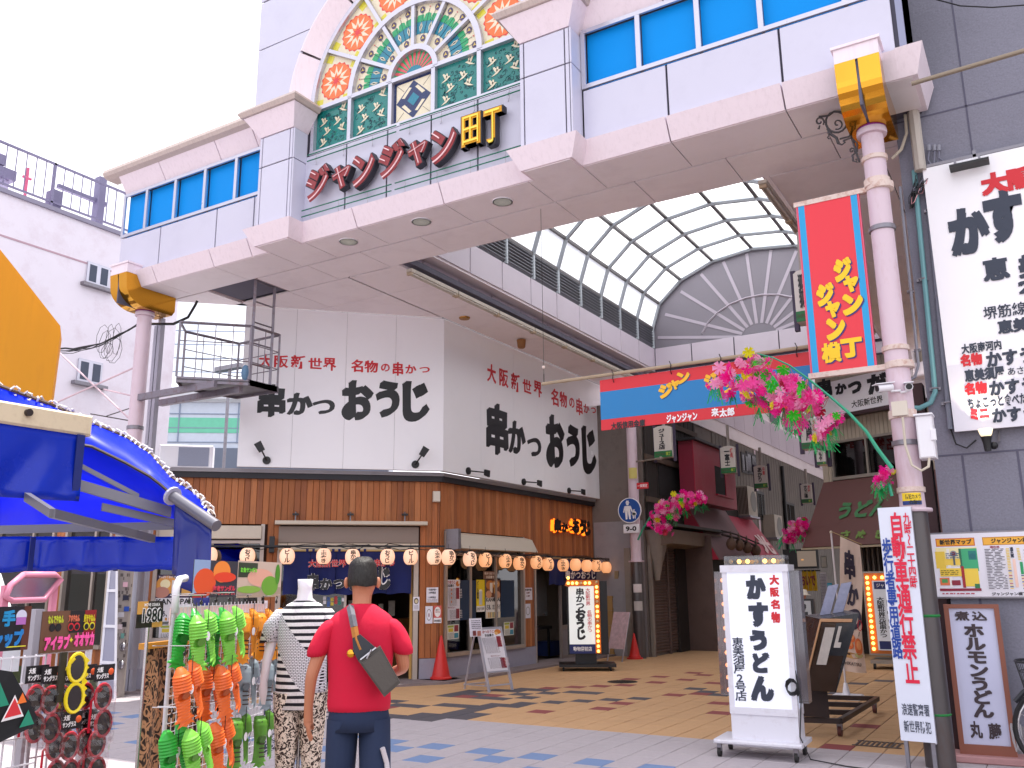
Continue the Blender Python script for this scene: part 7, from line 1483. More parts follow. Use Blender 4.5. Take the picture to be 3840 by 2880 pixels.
def branch(stem,fr,region,n,nt_,sc0,lab,seed,weights,depth=.25):
    """stem: pixel polyline on fr; region: list of (px, py, radius_px) discs the blossoms fill"""
    r=random.Random(seed); pts=[fr.P(*fr.uv(*p)) for p in stem]
    t=root('blossom_branch',lab,'flower decoration',pts[0],None)
    MB().tube(pts,.018*sc0**.5,6,r1=.006).build('stem',mat('green stem wrap','#2f9a78',.5),t)
    o0=ORG[t.name]
    for k in range(n):
        cx,cy,R_=region[r.randrange(len(region))] if len(region) < 4 else r.choices(region,[q[2]**2 for q in region])[0]
        a=r.uniform(0,2*pi); q=R_*sqrt(r.random()); u,v=fr.uv(cx+q*cos(a),cy+q*sin(a)); p=fr.P(u,v,r.uniform(-depth,depth))
        me=FMS[r.choices(range(6),weights)[0]]; o=bpy.data.objects.new('blossom',me); sc.collection.objects.link(o); o.parent=t; o.location=p-o0
        d=(V((r.uniform(-1,1),r.uniform(-1.4,-.2),r.uniform(-.9,.7)))).normalized(); o.rotation_euler=d.to_track_quat('Z','Y').to_euler(); s_=sc0*r.uniform(.8,1.25); o.scale=(s_,)*3
        if k % 4==0:
            tw_=MB(); j=min(pts,key=lambda w_: (w_-p).length); tw_.tube([j,(j+p)/2+V((0,0,-.02)),p],.003,3).build('twig',mat('pink twig','#c9707a',.6),t)
    for k in range(nt_):
        cx,cy,R_=r.choice(region); u,v=fr.uv(cx+r.uniform(-R_,R_),cy+R_*r.uniform(.4,1.1)); p=fr.P(u,v,r.uniform(-depth,depth)); o=bpy.data.objects.new('ribbon_tassel',TME); sc.collection.objects.link(o); o.parent=t; o.location=p-o0; o.rotation_euler=(r.uniform(-.3,.3),r.uniform(-.3,.3),r.uniform(0,6)); o.scale=(sc0*.8,)*3
    return t
branch([(3345,1756),(3292,1685),(3250,1620),(3180,1545),(3110,1485),(3030,1420),(2960,1370),(2900,1342),(2840,1326)],FY(8.15),[(2720,1420,40),(2760,1400,50),(2830,1375,52),(2810,1450,48),(2880,1400,45),(2900,1470,60),(2960,1440,48),(2970,1520,62),(3020,1500,55),(3050,1520,45),(2980,1570,35),(2700,1445,32),(3060,1480,30)],190,16,1.15,
       'large arching branch of pink plastic blossoms reaching left from the right column',3,(5,4,5,1,1,.6))
branch([(3150,1545),(3130,1570),(3110,1600)],FY(8.15),[(3130,1570,22),(3112,1600,26),(3085,1625,24),(3070,1640,18)],26,9,1.0,'small drooping tip of pink blossoms and green ribbons in front of the 松屋 sign',5,(4,3,4,1,1,.5),.1)
branch([(3345,1860),(3330,1800),(3310,1770)],FY(8.5),[(3325,1760,22),(3305,1790,24),(3290,1820,16),(3330,1800,14)],26,12,.75,'small bunch of pink blossoms hanging at the left edge of the right column',9,(5,4,3,.6,.4,.3),.06)
branch([(2392,2025),(2410,1985),(2440,1935),(2480,1890),(2530,1855),(2570,1845)],FY(17.6),[(2470,1930,22),(2500,1900,24),(2530,1880,28),(2560,1890,26),(2590,1870,26),(2620,1870,22),(2520,1925,22),(2470,1975,18),(2500,1990,14),(2635,1875,12),(2580,1855,15)],170,14,1.35,
       'arching branch of pink blossoms fixed to the column beside the 9-0 plate',4,(5,4,3,.8,.5,.3),.35)
branch([(2920,2060),(2940,2020),(2975,1975),(3010,1955)],FY(20.5),[(2955,2005,20),(2985,1975,24),(3010,1965,22),(3020,1990,16),(2985,2010,20),(2960,2025,12),(3035,1970,12)],110,8,1.4,'far bunch of pink blossoms left of the brown awning',6,(5,4,4,.6,.4,.2),.3)
#==================================================================WHITE BUILDING AND THINGS BEHIND,LEFT
wb=root('white_building','tall stained white building with small sliding windows and rooftop railing at the left','building',(-22,20,0))
XW=-19.0; fw=FX(XW)
STW=mat('stained white render','#e6e0ea',.85,var=.06,vs=1.5,bump=.15,bs=25,dirt=.35,dcol='#a8848c',ds=1.1)
ye=fw.uv(655,1300)[0]; zr=fw.uv(220,800)[1]
MB().box(XW-12,XW,-6,ye,-.02,zr).build('wall',STW,wb)
MB(fw).box(-6,ye,zr,zr+.1,-.1,.06).build('parapet',mat('grey parapet','#8a869a',.6),wb); MB(fw).box(-6,ye,zr-1.0,zr-.96,.0,.012).build('string_course',mat('pinkish line','#b99aa6',.8),wb)
for x0,y0,x1,y1 in ((322,992,408,1075),(288,1352,380,1440)):
    a,z0,b_,z1=fw.box(x0,y0,x1,y1); o=MB(fw).box(a,b_,z0,z1,-.05,.04).build('window',ALU,wb)
    for k in (0,1): MB(fw).box(a+.06+k*(b_-a)/2,a-.05+(k+1)*(b_-a)/2,z0+.07,z1-.06,.04,.045).build('pane',mat('dark window glass','#3d4558',.15,var=.3,vs=4),o)
    MB(fw).box(a-.12,b_+.12,z0-.08,z0,0,.14).build('sill',STEEL,wb)
RB=mat('lilac grey rail','#7b7694',.5); y=4
rl_=MB(fw); zt1=fw.uv(180,668)[1]-zr; zt1=1.05
rl_.box(2,ye-.3,zr+zt1+.1,zr+zt1+.15,-.05,0).box(2,ye-.3,zr+.2,zr+.24,-.05,0); rl_.build('handrail',RB,wb)
mb=MB(fw); y=2.0
while y < ye-.4: mb.box(y,y+.018,zr+.2,zr+zt1+.1,-.03,-.01); y +=.23
mb.build('balusters',RB,wb,kind='stuff')
for y in (fw.uv(185,800)[0],ye-.5): MB(fw).box(y,y+.06,zr+.1,zr+zt1+.15,-.06,0).box(y+.1,y+.32,zr+.1,zr+.6,-.4,-.1).build('rail_post',RB,wb)
y=fw.uv(402,760)[0]; zz=fw.uv(402,640)[1]; MB(fw).box(y,y+.2,zr+.1,zz,-.6,-.4).box(y-1.0,y+.3,zz-.7,zz-.6,-.55,-.45).build('roof_post',RB,wb)
for x1,yy in ((55,580),(103,645)):
    y=fw.uv(x1,700)[0]; MB(fw).box(y-6,y,zr+.16,fw.uv(x1,yy)[1]+.0,-4,-.8).build('penthouse',mat('lilac penthouse','#b5b0cc',.7),wb); MB(fw).box(y-6.1,y+.1,fw.uv(x1,yy)[1],fw.uv(x1,yy)[1]+.25,-4.1,-.7).build('roof_edge',RB,wb)
y=fw.uv(103,690)[0]+.3; MB(fw).cyl((y,zr+.16,-.6),(y,zr+1.1,-.6),.035).cyl((y-.1,zr+.85,-.6),(y+.1,zr+.85,-.6),.035).build('red_pipe',mat('faded pink pipe','#d9668a',.5),wb)
dh=root('distant_hall','distant pale hall with a green stripe seen between the white building and the shop sign','building',(-30,48,0))
fh=D(650,1500,52); fh=Fr((fh.x,fh.y,0),(.8,.6,0)); g0,z0,g1,z1=fh.uv(640,1600)[0]-6,fh.uv(750,1660)[1],fh.uv(920,1600)[0]+8,fh.uv(700,1470)[1]
MB(fh).box(g0,g1,0,z1-.2-fh.o.z*0,-8,0).build('wall',mat('pale blue cladding','#c3cedd',.5),dh)
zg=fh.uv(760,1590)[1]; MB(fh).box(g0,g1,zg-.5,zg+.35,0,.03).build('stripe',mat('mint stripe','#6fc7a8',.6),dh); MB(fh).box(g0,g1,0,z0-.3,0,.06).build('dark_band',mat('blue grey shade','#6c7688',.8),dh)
mb=MB(fh); [mb.box(g0,g1,z0+k*.8,z0+k*.8+.05,0,.04) for k in range(9)]; [mb.box(g0+k*3.2,g0+k*3.2+.06,z0,z1,0,.06) for k in range(12)]; mb.build('seams',mat('seam grey','#8593ab',.7),dh,kind='stuff')
MB(fh).tube([(g0+t_*(g1-g0)/6,z1-.1-.0*t_,.1) for t_ in range(7)],.5,8).build('eaves',mat('pale eaves','#dfe5ee',.5),dh)
p=D(862,1380,45); t=root('street_lamp','distant double headed street lamp above the striped hall','street lamp',(p.x,p.y,0)); MB().cyl((p.x,p.y,0),p,.08).build('pole',STEEL,t); MB().box(p.x-.9,p.x+.9,p.y-.2,p.y+.2,p.z-.1,p.z+.12).build('head',STEEL,t)
p=D(695,1745,15.5); t=root('air_conditioner','white air conditioner unit on the restaurant roof beside the white sign','air conditioner',(p.x,p.y,3.44)); fr=Fr((p.x,p.y,3.44),(S2,S2,0)); hh=fr.uv(700,1668)[1]
MB(fr).cbox(-.42,.42,.0,hh,-.35,0,.02).build('case',WHITEP,t); MB(fr).box(-.12,.36,.05,hh-.04,.0,.01).build('grille',mat('grey grille','#8d93a6',.6,var=.2,vs=60),t)
yp_=[D(*q) for q in ((-60,850,11),(0,935,11),(60,1010,11),(226,1222,11),(228,1240,11),(190,1525,11),(-60,1470,11))]
YL=mat('yellow ribbed tarp','#e7a71c',.6,var=.14,vs=3,stretch=(5,5,.5),bump=.2,bs=14,trans=.35,dirt=.2,dcol='#a8842a')
n_=V((.83,-.56,0)); MB().add(yp_+[q-n_*.4 for q in yp_],[tuple(range(7)),tuple(range(13,6,-1))]+[(i,(i+1) % 7,(i+1) % 7+7,i+7) for i in range(7)]).build('yellow_tarp',YL,label='big yellow ribbed tarpaulin awning side at the far left above the blue stall',cat='tarpaulin')
cbl=root('overhead_cables','bundle of black overhead cables with loose loops left of the left column','cables',AY(520,1215,8.7))
A1,A2=AY(215,1305,8.7),AY(520,1215,8.7); random.seed(31)
for k in range(6): MB().tube([A1+(A2-A1)*t_+V((random.uniform(-.02,.02),0,-.14*sin(pi*t_)-k*.02*(1-t_)+random.uniform(-.015,.015))) for t_ in [i/9 for i in range(10)]],.011 if k < 2 else .006,5).build('cable',BLACK,cbl)
for k in range(7): c_=AY(385+k*9,1260+(k % 3)*22,8.68); w_,h_=random.uniform(.08,.25),random.uniform(.1,.3); MB().tube([(c_.x+w_*cos(a*.7),8.68,c_.z+h_*sin(a*.7)-.05) for a in range(10)],.0045,4).build('cable_loop',BLACK,cbl)
MB().tube([AY(570,1215,8.8),AY(650,1215,8.8),AY(705,1190,8.9),AY(732,1145,9.0),AY(740,1128,9.0)],.022,6).build('conduit',BLACK,cbl)
br=root('cross_brace','thin pink cross braces and brackets left of the left column','brace',AY(510,1580,8.6))
PK=mat('pink thin bar','#cdb3bd',.5,dirt=.3)
for p_,q_,r in (((218,1318),(490,1575),.014),((200,1515),(500,1380),.014),((340,1552),(488,1578),.01),((390,1460),(498,1485),.014),((490,1525),(490,1580),.018),((400,1560),(490,1530),.008)): MB().cyl(AY(*p_,8.55),AY(*q_,8.55),r,n=6).build('bar',PK if r==.014 else BST,br)
gp=MB(FY(9.0)); fb_=FY(9.0)
for x0,x1 in ((568,582),(582,600)):
    u0=fb_.uv(x0-6,1500)[0]; zt0=fb_.uv(x0,1200 if x0 > 575 else 1228)[1]; MB(fb_).box(u0,u0+.07,0,zt0,-.05,.03).build('steel_post',mat('galvanised channel','#a9a8b4',.4,.4),label=('taller right' if x0 > 575 else 'shorter left')+' of two grey steel channel posts behind the left column',cat='post')
lp=root('ladder_platform','rusty grey steel cage platform with ladder hanging below the gate hatch','platform',(-10.5,9.3,4.2))
zP=AX(942,1425,-10.02).z; yA_=9.06; PA=V((-10.02,yA_,zP)); PC_=V((-10.02,AX(1040,1448,-10.02).y,zP))
u_=V((S2,S2,0)); fa_=Fr((PA.x,PA.y,0),u_); PB_=PA+u_*fa_.uv(662,1400)[0]; PE=PC_+V((-AY(890,1300,PC_.y).x*-1-PC_.x*1,0,0)) if 0 else V((AY(890,1400,PC_.y).x,PC_.y,zP)); PD=PB_+V((-.35,.38,0))
RS=mat('rusty galvanised steel','#85808a',.5,.5,var=.2,vs=12,dirt=.7,dcol='#6e4030',ds=9)
def bar(p,q,r=.022,nm='rail',m=None): MB().tube([p,q],r,4).build(nm,m or RS,lp)
zr_=fa_.uv(800,1215)[1]-zP
for p,q in ((PA,PB_),(PB_,PD),(PD,PE),(PE,PC_),(PC_,PA)):
    MB().add([p+V((0,0,-.09)),q+V((0,0,-.09)),q,p,p+V((.0,.03,-.09)),q+V((0,.03,-.09)),q+V((0,.03,0)),p+V((0,.03,0))],[(0,1,2,3),(4,5,6,7),(3,2,6,7),(0,1,5,4)]).build('floor_beam',RS,lp)
    bar(p+V((0,0,zr_)),q+V((0,0,zr_)))
for p in (PA,PB_,PD,PE,PC_): bar(p,p+V((0,0,zr_)))
for p,q,n in ((PA,PB_,4),(PD,PE,3),(PE,PC_,2),(PC_,PA,2)):
    for k in range(1,n): c_=p+(q-p)*k/n; bar(c_,c_+V((0,0,zr_)),.009,'infill_bar')
    for z in (.33,.66): bar(p+V((0,0,zr_*z)),q+V((0,0,zr_*z)),.008,'infill_bar')
mb=MB(); mb.prism([tuple(q[:2]) for q in (PA,PB_,PD,PE,PC_)],zP-.05,zP-.03); mb.build('deck',mat('chequer plate','#6d6a6e',.5,.5,var=.3,vs=50),lp)
for y in (9.1,9.5):
    bar(V((-10.03,y,zP)),V((-10.03,y,6.4)),.03,'ladder_rail')
for k in range(7): bar(V((-10.03,9.1,zP+.25+k*.33)),V((-10.03,9.5,zP+.25+k*.33)),.013,'rung')
c_=(PB_+PD)/2; MB().box(-11.95,PC_.x-.1,c_.y+.45,c_.y+.53,zP-.2,zP-.1).build('support_beam',RS,lp); MB().box(-11.9,PB_.x+.6,c_.y+.0,c_.y+.06,zP-.2,zP-.1).build('support_beam',RS,lp)
MB().sph((PA.x-.05,PA.y-.02,zP+.1),.09,sc_=(.7,.7,1.4)).build('rag',mat('blue grey rag','#5f7f9c',.9,var=.3,vs=20),lp)
up=colL
MB().lathe([(.165,0),(.155,1.2),(.147,2.4),(.12,2.42)],(-11.95,8.6,0),24).build('painted_base',mat('pole concrete','#a59c96',.8,var=.12,vs=7,bump=.1,dirt=.3),up,smooth='auto')
random.seed(13); mb=MB(); ac=atan2(-8.7,12)
for k in range(70):
    a=ac+random.uniform(-1.3,1.0); z=.5+round(random.uniform(0,1.6)/.05)*.05; w_=random.choice((.25,.45,.7)); r=.167-.006*z; mb.add([(-11.95+r*cos(a+q*w_*.35),8.6+r*sin(a+q*w_*.35),zz) for zz in (z,z+.045) for q in (0,1)],[(0,1,3,2)])
mb.build('camouflage_paint',mat('camo grey','#6b625f',.8),up)
for k,(a,z,c_,w_) in enumerate(((.1,1.55,'#e6b9c6',.4),(.2,1.36,'#2c2f45',.5),(.35,1.2,'#2f58b8',.5),(-.1,1.12,'#c9c6ca',.5),(.3,.98,'#26262c',.4),(-.15,.95,'#d9c9cc',.5),(.28,.82,'#6fa59a',.3))):
    r=.17; mb=MB().add([(-11.95+r*cos(ac+a+q*w_),8.6+r*sin(ac+a+q*w_),z+d_) for d_ in (0,.07) for q in (0,1)],[(0,1,3,2)]).build('sticker',pc(c_),up)
for z in (.7,.45): MB().lathe([(0,.03),(.05,.02),(.07,0)],(0,0,0),14) if 0 else MB().sph((-11.95+.17*cos(ac+.5),8.6+.17*sin(ac+.5),z),.065,sc_=(1,.6,1)).build('reflector',CHR,up,smooth=True)
t=root('frame_stand','white leaning steel frame with grey panels beside the camouflaged pole','frame',(-12.4,8.4,0)); fq=FY(8.35); 
a,b_=fq.uv(365,2640),fq.uv(430,2640); c2,d2=fq.uv(415,2100),fq.uv(438,2100)
for p_,q_ in ((a,c2),(b_,d2)): MB(fq).tube([(p_[0],0,0),(q_[0],2.0,0)],.022,4).build('rail',WHITEP,t)
MB(fq).add([(a[0],.02,-.01),(b_[0],.02,-.01),(d2[0],2,-.01),(c2[0],2,-.01)],[(0,1,2,3)]).build('panel',mat('pale grey panel','#9c9cae',.6),t,solid=.01)
for z in (.5,1.0,1.5): MB(fq).box(a[0]+(c2[0]-a[0])*z/2,b_[0]+(d2[0]-b_[0])*z/2,z-.02,z+.02,0,.02).build('rung',WHITEP,t)
vn=root('parked_van','white van parked behind the stall, glimpsed past the pink mirror','van',(-14.6,7.0,0)); VW=mat('white van paint','#dfe3e8',.2,var=.02)
pr=[(0,.35),(0,1.1),(.35,1.25),(.75,1.78),(3.4,1.82),(3.55,.35)]
MB(Fr((-16.9,6.5,0),(1,0,0))).prism([(3.55-x,z) for x,z in pr],-1.5,0).build('body',VW,vn); MB(Fr((-16.9,6.5,0),(1,0,0))).prism([(3.1,1.22),(2.72,1.7),(.3,1.7),(.25,1.22)],0,.006).build('side_window',mat('tinted teal glass','#5f8f96',.1),vn)
for x in (-16.2,-14.1): wheel(V((x,6.52,.3)),.3,(0,1,0),vn,TY,CHR)
#==================================================================BLUE AWNING STALL
st=root('awning_stall','blue vinyl stall awning with cream front bar, folding arms and hanging flaps','stall',(-7,4.5,0))
BLUV=mat('blue vinyl','#1238c8',.25,var=.12,vs=2.2,bump=.5,bs=3,trans=.3); BLUL=mat('sun-lit blue canopy','#1c46ff',.35,var=.1,vs=1.5,trans=.6,stretch=(1,5,1)); CRB=mat('aged cream bar','#d9c9ab',.5,var=.06,vs=12,stretch=(1,9,9),dirt=.35,dcol='#8a6a4a')  # canopy is a brighter copy of the blue, sunlight put into its colour
fs=FX(-5.9); y1_=fs.uv(342,1600)[0]; zt_,zb_=fs.uv(300,1553)[1],fs.uv(300,1632)[1]
MB(fs).cbox(.4,y1_,zb_,zt_,-.12,.02,.015).build('front_bar',CRB,st); MB(fs).cyl((fs.uv(98,1538)[0],(zt_+zb_)/2+.02,.0),(fs.uv(98,1538)[0],(zt_+zb_)/2+.02,.05),.025).build('bar_bolt',BST,st)
def vfn(s,r): y=.6+(fs.uv(305,1700)[0]-.6)*s; return (y,zb_-(.47+.01*sin(s*9))*r,.0+.03*sin(s*26+r*2)*r+.02*sin(s*60+r*5)*r)
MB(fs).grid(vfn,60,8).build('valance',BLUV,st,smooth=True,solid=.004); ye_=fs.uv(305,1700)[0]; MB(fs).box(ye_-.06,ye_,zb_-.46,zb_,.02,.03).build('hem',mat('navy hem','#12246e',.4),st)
e=[(-80,1420,7.5),(175,1512,7.7),(345,1588,7.8),(470,1640,7.9),(560,1700,7.9),(640,1790,7.8),(745,1862,7.4),(800,1935,7.1)]; EP=[D(*q) for q in e]
f0=[(-80,1620,7.5),(175,1645,7.5),(345,1675,7.5),(470,1735,7.4),(560,1785,7.3),(600,1815,7.2),(640,1850,7.1),(655,1880,7.05)]; FP=[D(*q) for q in f0]
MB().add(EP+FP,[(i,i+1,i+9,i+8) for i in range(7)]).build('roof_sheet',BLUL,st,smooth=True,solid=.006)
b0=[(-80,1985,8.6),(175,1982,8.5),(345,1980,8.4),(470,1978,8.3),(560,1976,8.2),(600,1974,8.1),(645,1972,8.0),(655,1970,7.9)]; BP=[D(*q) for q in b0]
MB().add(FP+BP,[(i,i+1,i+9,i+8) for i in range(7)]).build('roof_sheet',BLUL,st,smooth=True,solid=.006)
MB().tube(EP,.018,6).build('edge_pole',mat('brown pole','#5a4238',.6),st)
random.seed(17); rp=mat('white rope','#e2dcda',.9)
for i in range(7):
    for q in range(5): c_=EP[i]+(EP[i+1]-EP[i])*(q+.5)/5; MB().tube([c_+V((random.uniform(-.03,.03),0,.035*cos(a))) +V((0,.035*sin(a),0)) for a in range(7)],.009,5).build('rope_knot',rp,st)
MB().tube([p-V((0,0,.0)) for p in FP],.012,5).build('seam_pole',BST,st)
RA=mat('grey aluminium arm','#77767f',.4,.5,var=.06)
def arm(p,q,w_,h_,nm='folding_arm',m=None):
    d=(q-p).normalized(); s_=d.cross(V((0,0,1))).normalized()*w_*.7; z_=V((0,0,h_*.72)); MB().add([p-s_,p+s_,p+s_+z_,p-s_+z_,q-s_,q+s_,q+s_+z_,q-s_+z_],[(0,1,2,3),(4,5,6,7),(0,1,5,4),(1,2,6,5),(2,3,7,6),(3,0,4,7)]).build(nm,m or RA,st)
arm(D(100,1880,6.8),D(195,1942,6.5),.03,.08); arm(D(195,1942,6.5),D(572,2035,7.4),.03,.08); arm(D(290,1838,7.3),D(638,1940,7.4),.04,.11,'light_batten'); arm(D(-80,2003,8.5),D(650,1986,7.9),.03,.09,'back_rail'); arm(D(380,1915,7.4),D(650,1975,7.5),.03,.08)
arm(D(300,1755,7.35),D(520,1870,7.4),.02,.05)
E0,E1=D(650,1862,6.95),D(812,1972,6.6)
MB().tube([E0,E1],.042,12).build('end_bar',RA,st,smooth='auto'); d_=(E1-E0).normalized(); MB().cyl(E0-d_*.02,E0,.07,n=14).build('end_cap',mat('lilac end cap','#b4b3cc',.4),st)
def flap(s,r): p=E0+(E1-E0)*(.05+.85*s); return p+V((0,0,-.04-(.5+.06*s)*r))+V((.03*sin(s*14)*r,.02*cos(s*11)*r,0))
MB().grid(flap,24,8).build('end_flap',mat('dusky blue vinyl','#33409a',.25,var=.2,vs=3,bump=.4,bs=4,trans=.3,stretch=(1,1,.3)),st,smooth=True,solid=.004)
def cur(s,r): p=D(-80+780*s,2012-20*s*0,8.2-.4*s); return p+V((0,0,-.27*r+.01*sin(s*30)*r))+V((.02*sin(s*40),.03*sin(s*33)*r,0))
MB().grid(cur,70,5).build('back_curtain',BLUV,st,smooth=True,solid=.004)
for x in (125,443): p=D(x,2015,8.05); MB().box(p.x-.006,p.x+.006,p.y-.02,p.y+.02,p.z-.27,p.z).build('curtain_seam',mat('navy hem','#12246e',.4),st)
# ---- sunglasses rack
FS=Fr(D(95,2880,4.25),(-.1,.995,0)); FS=Fr((FS.o.x,FS.o.y,0),FS.u)
WIRE=mat('white wire','#d9d6de',.4); rk=root('sunglasses_rack','white wire display rack holding packs of red novelty sunglasses at the bottom left','display rack',FS.P(.2,0))
def grid_(fr,par,u0,v0,u1,v1,du,dv,r=.0028,nm='wire_grid'):
    mb=MB(fr); u=u0
    while u <=u1+1e-3: mb.box(u-r,u+r,v0,v1,-r,r); u +=du
    v=v0
    while v <=v1+1e-3: mb.box(u0,u1,v-r,v+r,r,3*r); v +=dv
    return mb.build(nm,WIRE,par)
g0,g1=FS.uv(118,2600)[0],FS.uv(318,2600)[0]; zc=FS.uv(220,2440)[1]
grid_(FS,rk,g0,.05,g1,zc,.05,.1); grid_(FS.off(.1),rk,FS.uv(-90,2700)[0],.05,FS.uv(75,2700)[0],zc,.05,.1)
po=FS.uv(100,2600)[0]; MB(FS).box(po-.02,po+.02,0,FS.uv(120,2285)[1],-.02,.03).build('post',mat('grey post','#a6a3ae',.4,.3),rk); MB(FS).box(g1-.01,g1+.01,0,zc+.02,-.01,.01).box(g0-.01,g0+.01,0,zc+.14,-.01,.01).build('upright',WIRE,rk)
q=FS.box(133,2290,334,2442); PKN='#ff5fae'
poster(FS,q,'glossy card with pink アイラブオオサカ writing and three pairs of sunglasses','#6e4a36',[('r',.5,0,.78,.55,'#1c1a1e'),('r',.78,0,1,.6,'#8a1c22'),('t','なんでやねん',.1,.1,.38,.3,'#c9d23a',.03),('t','アホやねん',.47,.1,.68,.28,'#e0795a',.03),('t','好きやねん',.76,.1,.98,.3,'#d9cf2a',.03)]+[x for cx,c in ((.24,'#15131a'),(.58,'#cf2a35'),(.87,'#d9cf2a')) for x in (('e',cx-.055,.4,.055,.1,c),('e',cx+.055,.4,.055,.1,c),('e',cx-.055,.41,.04,.07,'#1a181c'),('e',cx+.055,.41,.04,.07,'#1a181c'))]+[('t','アイラブ',.06,.58,.52,.94,PKN,.05),('t','オオサカ',.6,.55,.98,.9,PKN,.05),('t','✦',.51,.66,.57,.78,'#e8d83a')],'display card',uv=True,w=.03)
fk=FS.off(.08); q=fk.box(-80,2275,108,2442); poster(fk,q,'glossy dark card with blue キャップ lettering and a purple cap at the left edge','#16141c',[('r',.85,0,1,1,'#5a2c1e'),('t','手',.42,.08,.68,.45,'#1c8fc9',.04),('t','キャップ',.1,.52,.88,.92,'#1f7fc9',.05),('e',.8,.22,.11,.14,'#cfcfe6'),('r',.7,.25,.9,.42,'#b06ab8'),('r',.55,.9,.95,.925,'#d9d23a')],'display card',uv=True,w=.0)
BAG=glass('clear bag plastic','#f4f0f2',.03,.12); HDR='#17151a'
GRD={k: mat('sunglasses frame '+k,c,.3,var=.05) for k,c in (('red','#d0203a'),('yellow','#e9d11c'),('black','#17171b'))}; LEN=mat('smoky lens','#2b262c',.08)
def shades(p,fr,c,s=1.,tilt=0):           # folded sunglasses hanging with one lens above the other
    def add(par,off):
        for sg in (-1,1):
            m=MB(fr); cx,cy=off[0]+sin(tilt)*sg*-.043*s,off[1]+cos(tilt)*sg*.043*s
            P0=[(cx+.024*s*cos(k*pi/9),cy+.04*s*sin(k*pi/9),off[2]+.01*cos(k*pi/9)) for k in range(19)]; m.tube(P0,.0055*s,5,False).build('rim',GRD[c],par)
            MB(fr).add([(x,y,z) for x,y,z in P0[:-1]],[tuple(range(18))]).build('lens',LEN,par)
        MB(fr).tube([(off[0]-.012*s,off[1]+.07*s,off[2]),(off[0]-.03*s,off[1]+.03*s,off[2]-.03),(off[0]-.028*s,off[1]-.07*s,off[2]-.035)],.004*s,5).build('temple',GRD[c],par)
        if c=='yellow': MB(fr).add([(off[0]+(.03+.012*(k % 2))*s,off[1]+(-.07+k*.01)*s,off[2]) for k in range(15)]+[(off[0]+.02*s,off[1]+.07*s,off[2]),(off[0]+.02*s,off[1]-.07*s,off[2])],[tuple(range(17))]).build('flame_edge',GRD[c],par)
    add(*p)
packs=[(140,2525,.12,'red','leftmost bagged red sunglasses in the upper row of the rack'),(198,2528,.14,'red','second bagged red sunglasses in the upper row, centre of the rack'),(240,2530,.1,'red','third bagged red sunglasses in the upper row, beside the yellow pair'),(325,2520,.05,'red','bagged red sunglasses right of the yellow flame pair'),(392,2520,.16,'red','bagged red flame sunglasses farthest right in the upper row'),
         (215,2700,.12,'red','bagged red sunglasses leftmost in the lower row'),(268,2700,.14,'red','bagged red flame sunglasses in the middle of the lower row'),(325,2690,.08,'red','bagged red sunglasses in the lower row under the black header card'),(368,2695,.12,'red','bagged red sunglasses farthest right in the lower row')]
for x,y,w_,c,lab in packs:
    fr=FS.off(w_); u,v=fr.uv(x,y); t=root('sunglasses_pack',lab,'sunglasses',fr.P(u,v-.2),'packs of novelty sunglasses on the wire rack')
    MB(fr).box(u-.05,u+.05,v-.035,v+.03,-.002,.002).build('header_card',pc(HDR),t); mb=MB(fr); put(mb,'大阪',u-.04,v-.0,u-.01,v+.022,w=.003,b=.02); put(mb,'サングラス',u-.042,v-.026,u+.02,v-.004,w=.003,b=.02); mb.build('lettering',WHTL,t)
    MB(fr).sph((u+.032,v,.002),.014,sc_=(1,1,.2)).build('print',mat('orange print','#e05a2a',.5),t)
    MB(fr).grid(lambda s,r: (u-.055+.11*s+.004*sin(r*9),v-.035-.25*r,.02+.018*sin(s*3.1)+.004*sin(r*23+s*9)),6,12).build('bag',BAG,t)
    shades((t,(u,v-.15,.012)),fr,c,1.25,.12)
fr=FS.off(.2); u,v=fr.uv(285,2560); t=root('sunglasses','yellow flame edged sunglasses hanging unwrapped in front of the rack','sunglasses',fr.P(u,v-.1)); shades((t,(u,v,0)),fr,'yellow',1.35,0); MB(fr).box(u-.065,u-.035,v-.07,v+.12,-.03,-.02).build('card',mat('black yellow card','#2a271c',.5,var=.5,vs=60),t)
fr=FS.off(.16); u,v=fr.uv(30,2620); t=root('patterned_cap','black teal and red jagged patterned cap hanging at the left edge','cap',fr.P(u,v-.2)); MB(fr).add([(u-.2,v+.14,0),(u-.02,v+.1,.02),(u+.11,v-.08,.02),(u+.09,v-.11,.02),(u-.2,v-.2,0)],[tuple(range(5))]).build('panel',mat('black cap cloth','#14161c',.7),t,solid=.03)
for k,(a_,b2,s_,c_) in enumerate(((-.08,.03,.06,'#1f8a6e'),(-.0,-.03,.045,'#e9e6ea'),(.0,-.03,.034,'#d0303a'),(.03,.0,.02,'#e8742a'),(-.13,-.05,.05,'#2350b0'),(-.12,.08,.025,'#e2dc3a'),(.06,-.075,.03,'#1f8a6e'))): MB(fr).prism([(u+a_,v+b2+s_),(u+a_-s_,v+b2-s_),(u+a_+s_,v+b2-s_*.8)],.036+k*.0006,.0368+k*.0006).build('print',pc(c_),t)
fm=Fr(D(120,2250,5.2),(.0,1,0)); fm=Fr((fm.o.x,fm.o.y,0),(-.25,.97,0)); t=root('mirror','pink framed tilted table mirror above the sunglasses rack','mirror',fm.P(0,1))
pts=[fm.uv(*q) for q in ((88,2155),(205,2155),(228,2172),(165,2248),(45,2252),(20,2238),(40,2195))]; cx,cy=sum(p[0] for p in pts)/7,sum(p[1] for p in pts)/7
MB(fm).tube([(p[0],p[1],0) for p in pts+pts[:1]],.016,8).build('frame',mat('pink plastic','#d98aa4',.35),t,smooth=True); MB(fm).add([(p[0],p[1],.0) for p in pts],[tuple(range(7))]).build('glass',mat('mirror glass','#b9b0bc',.05,1),t)
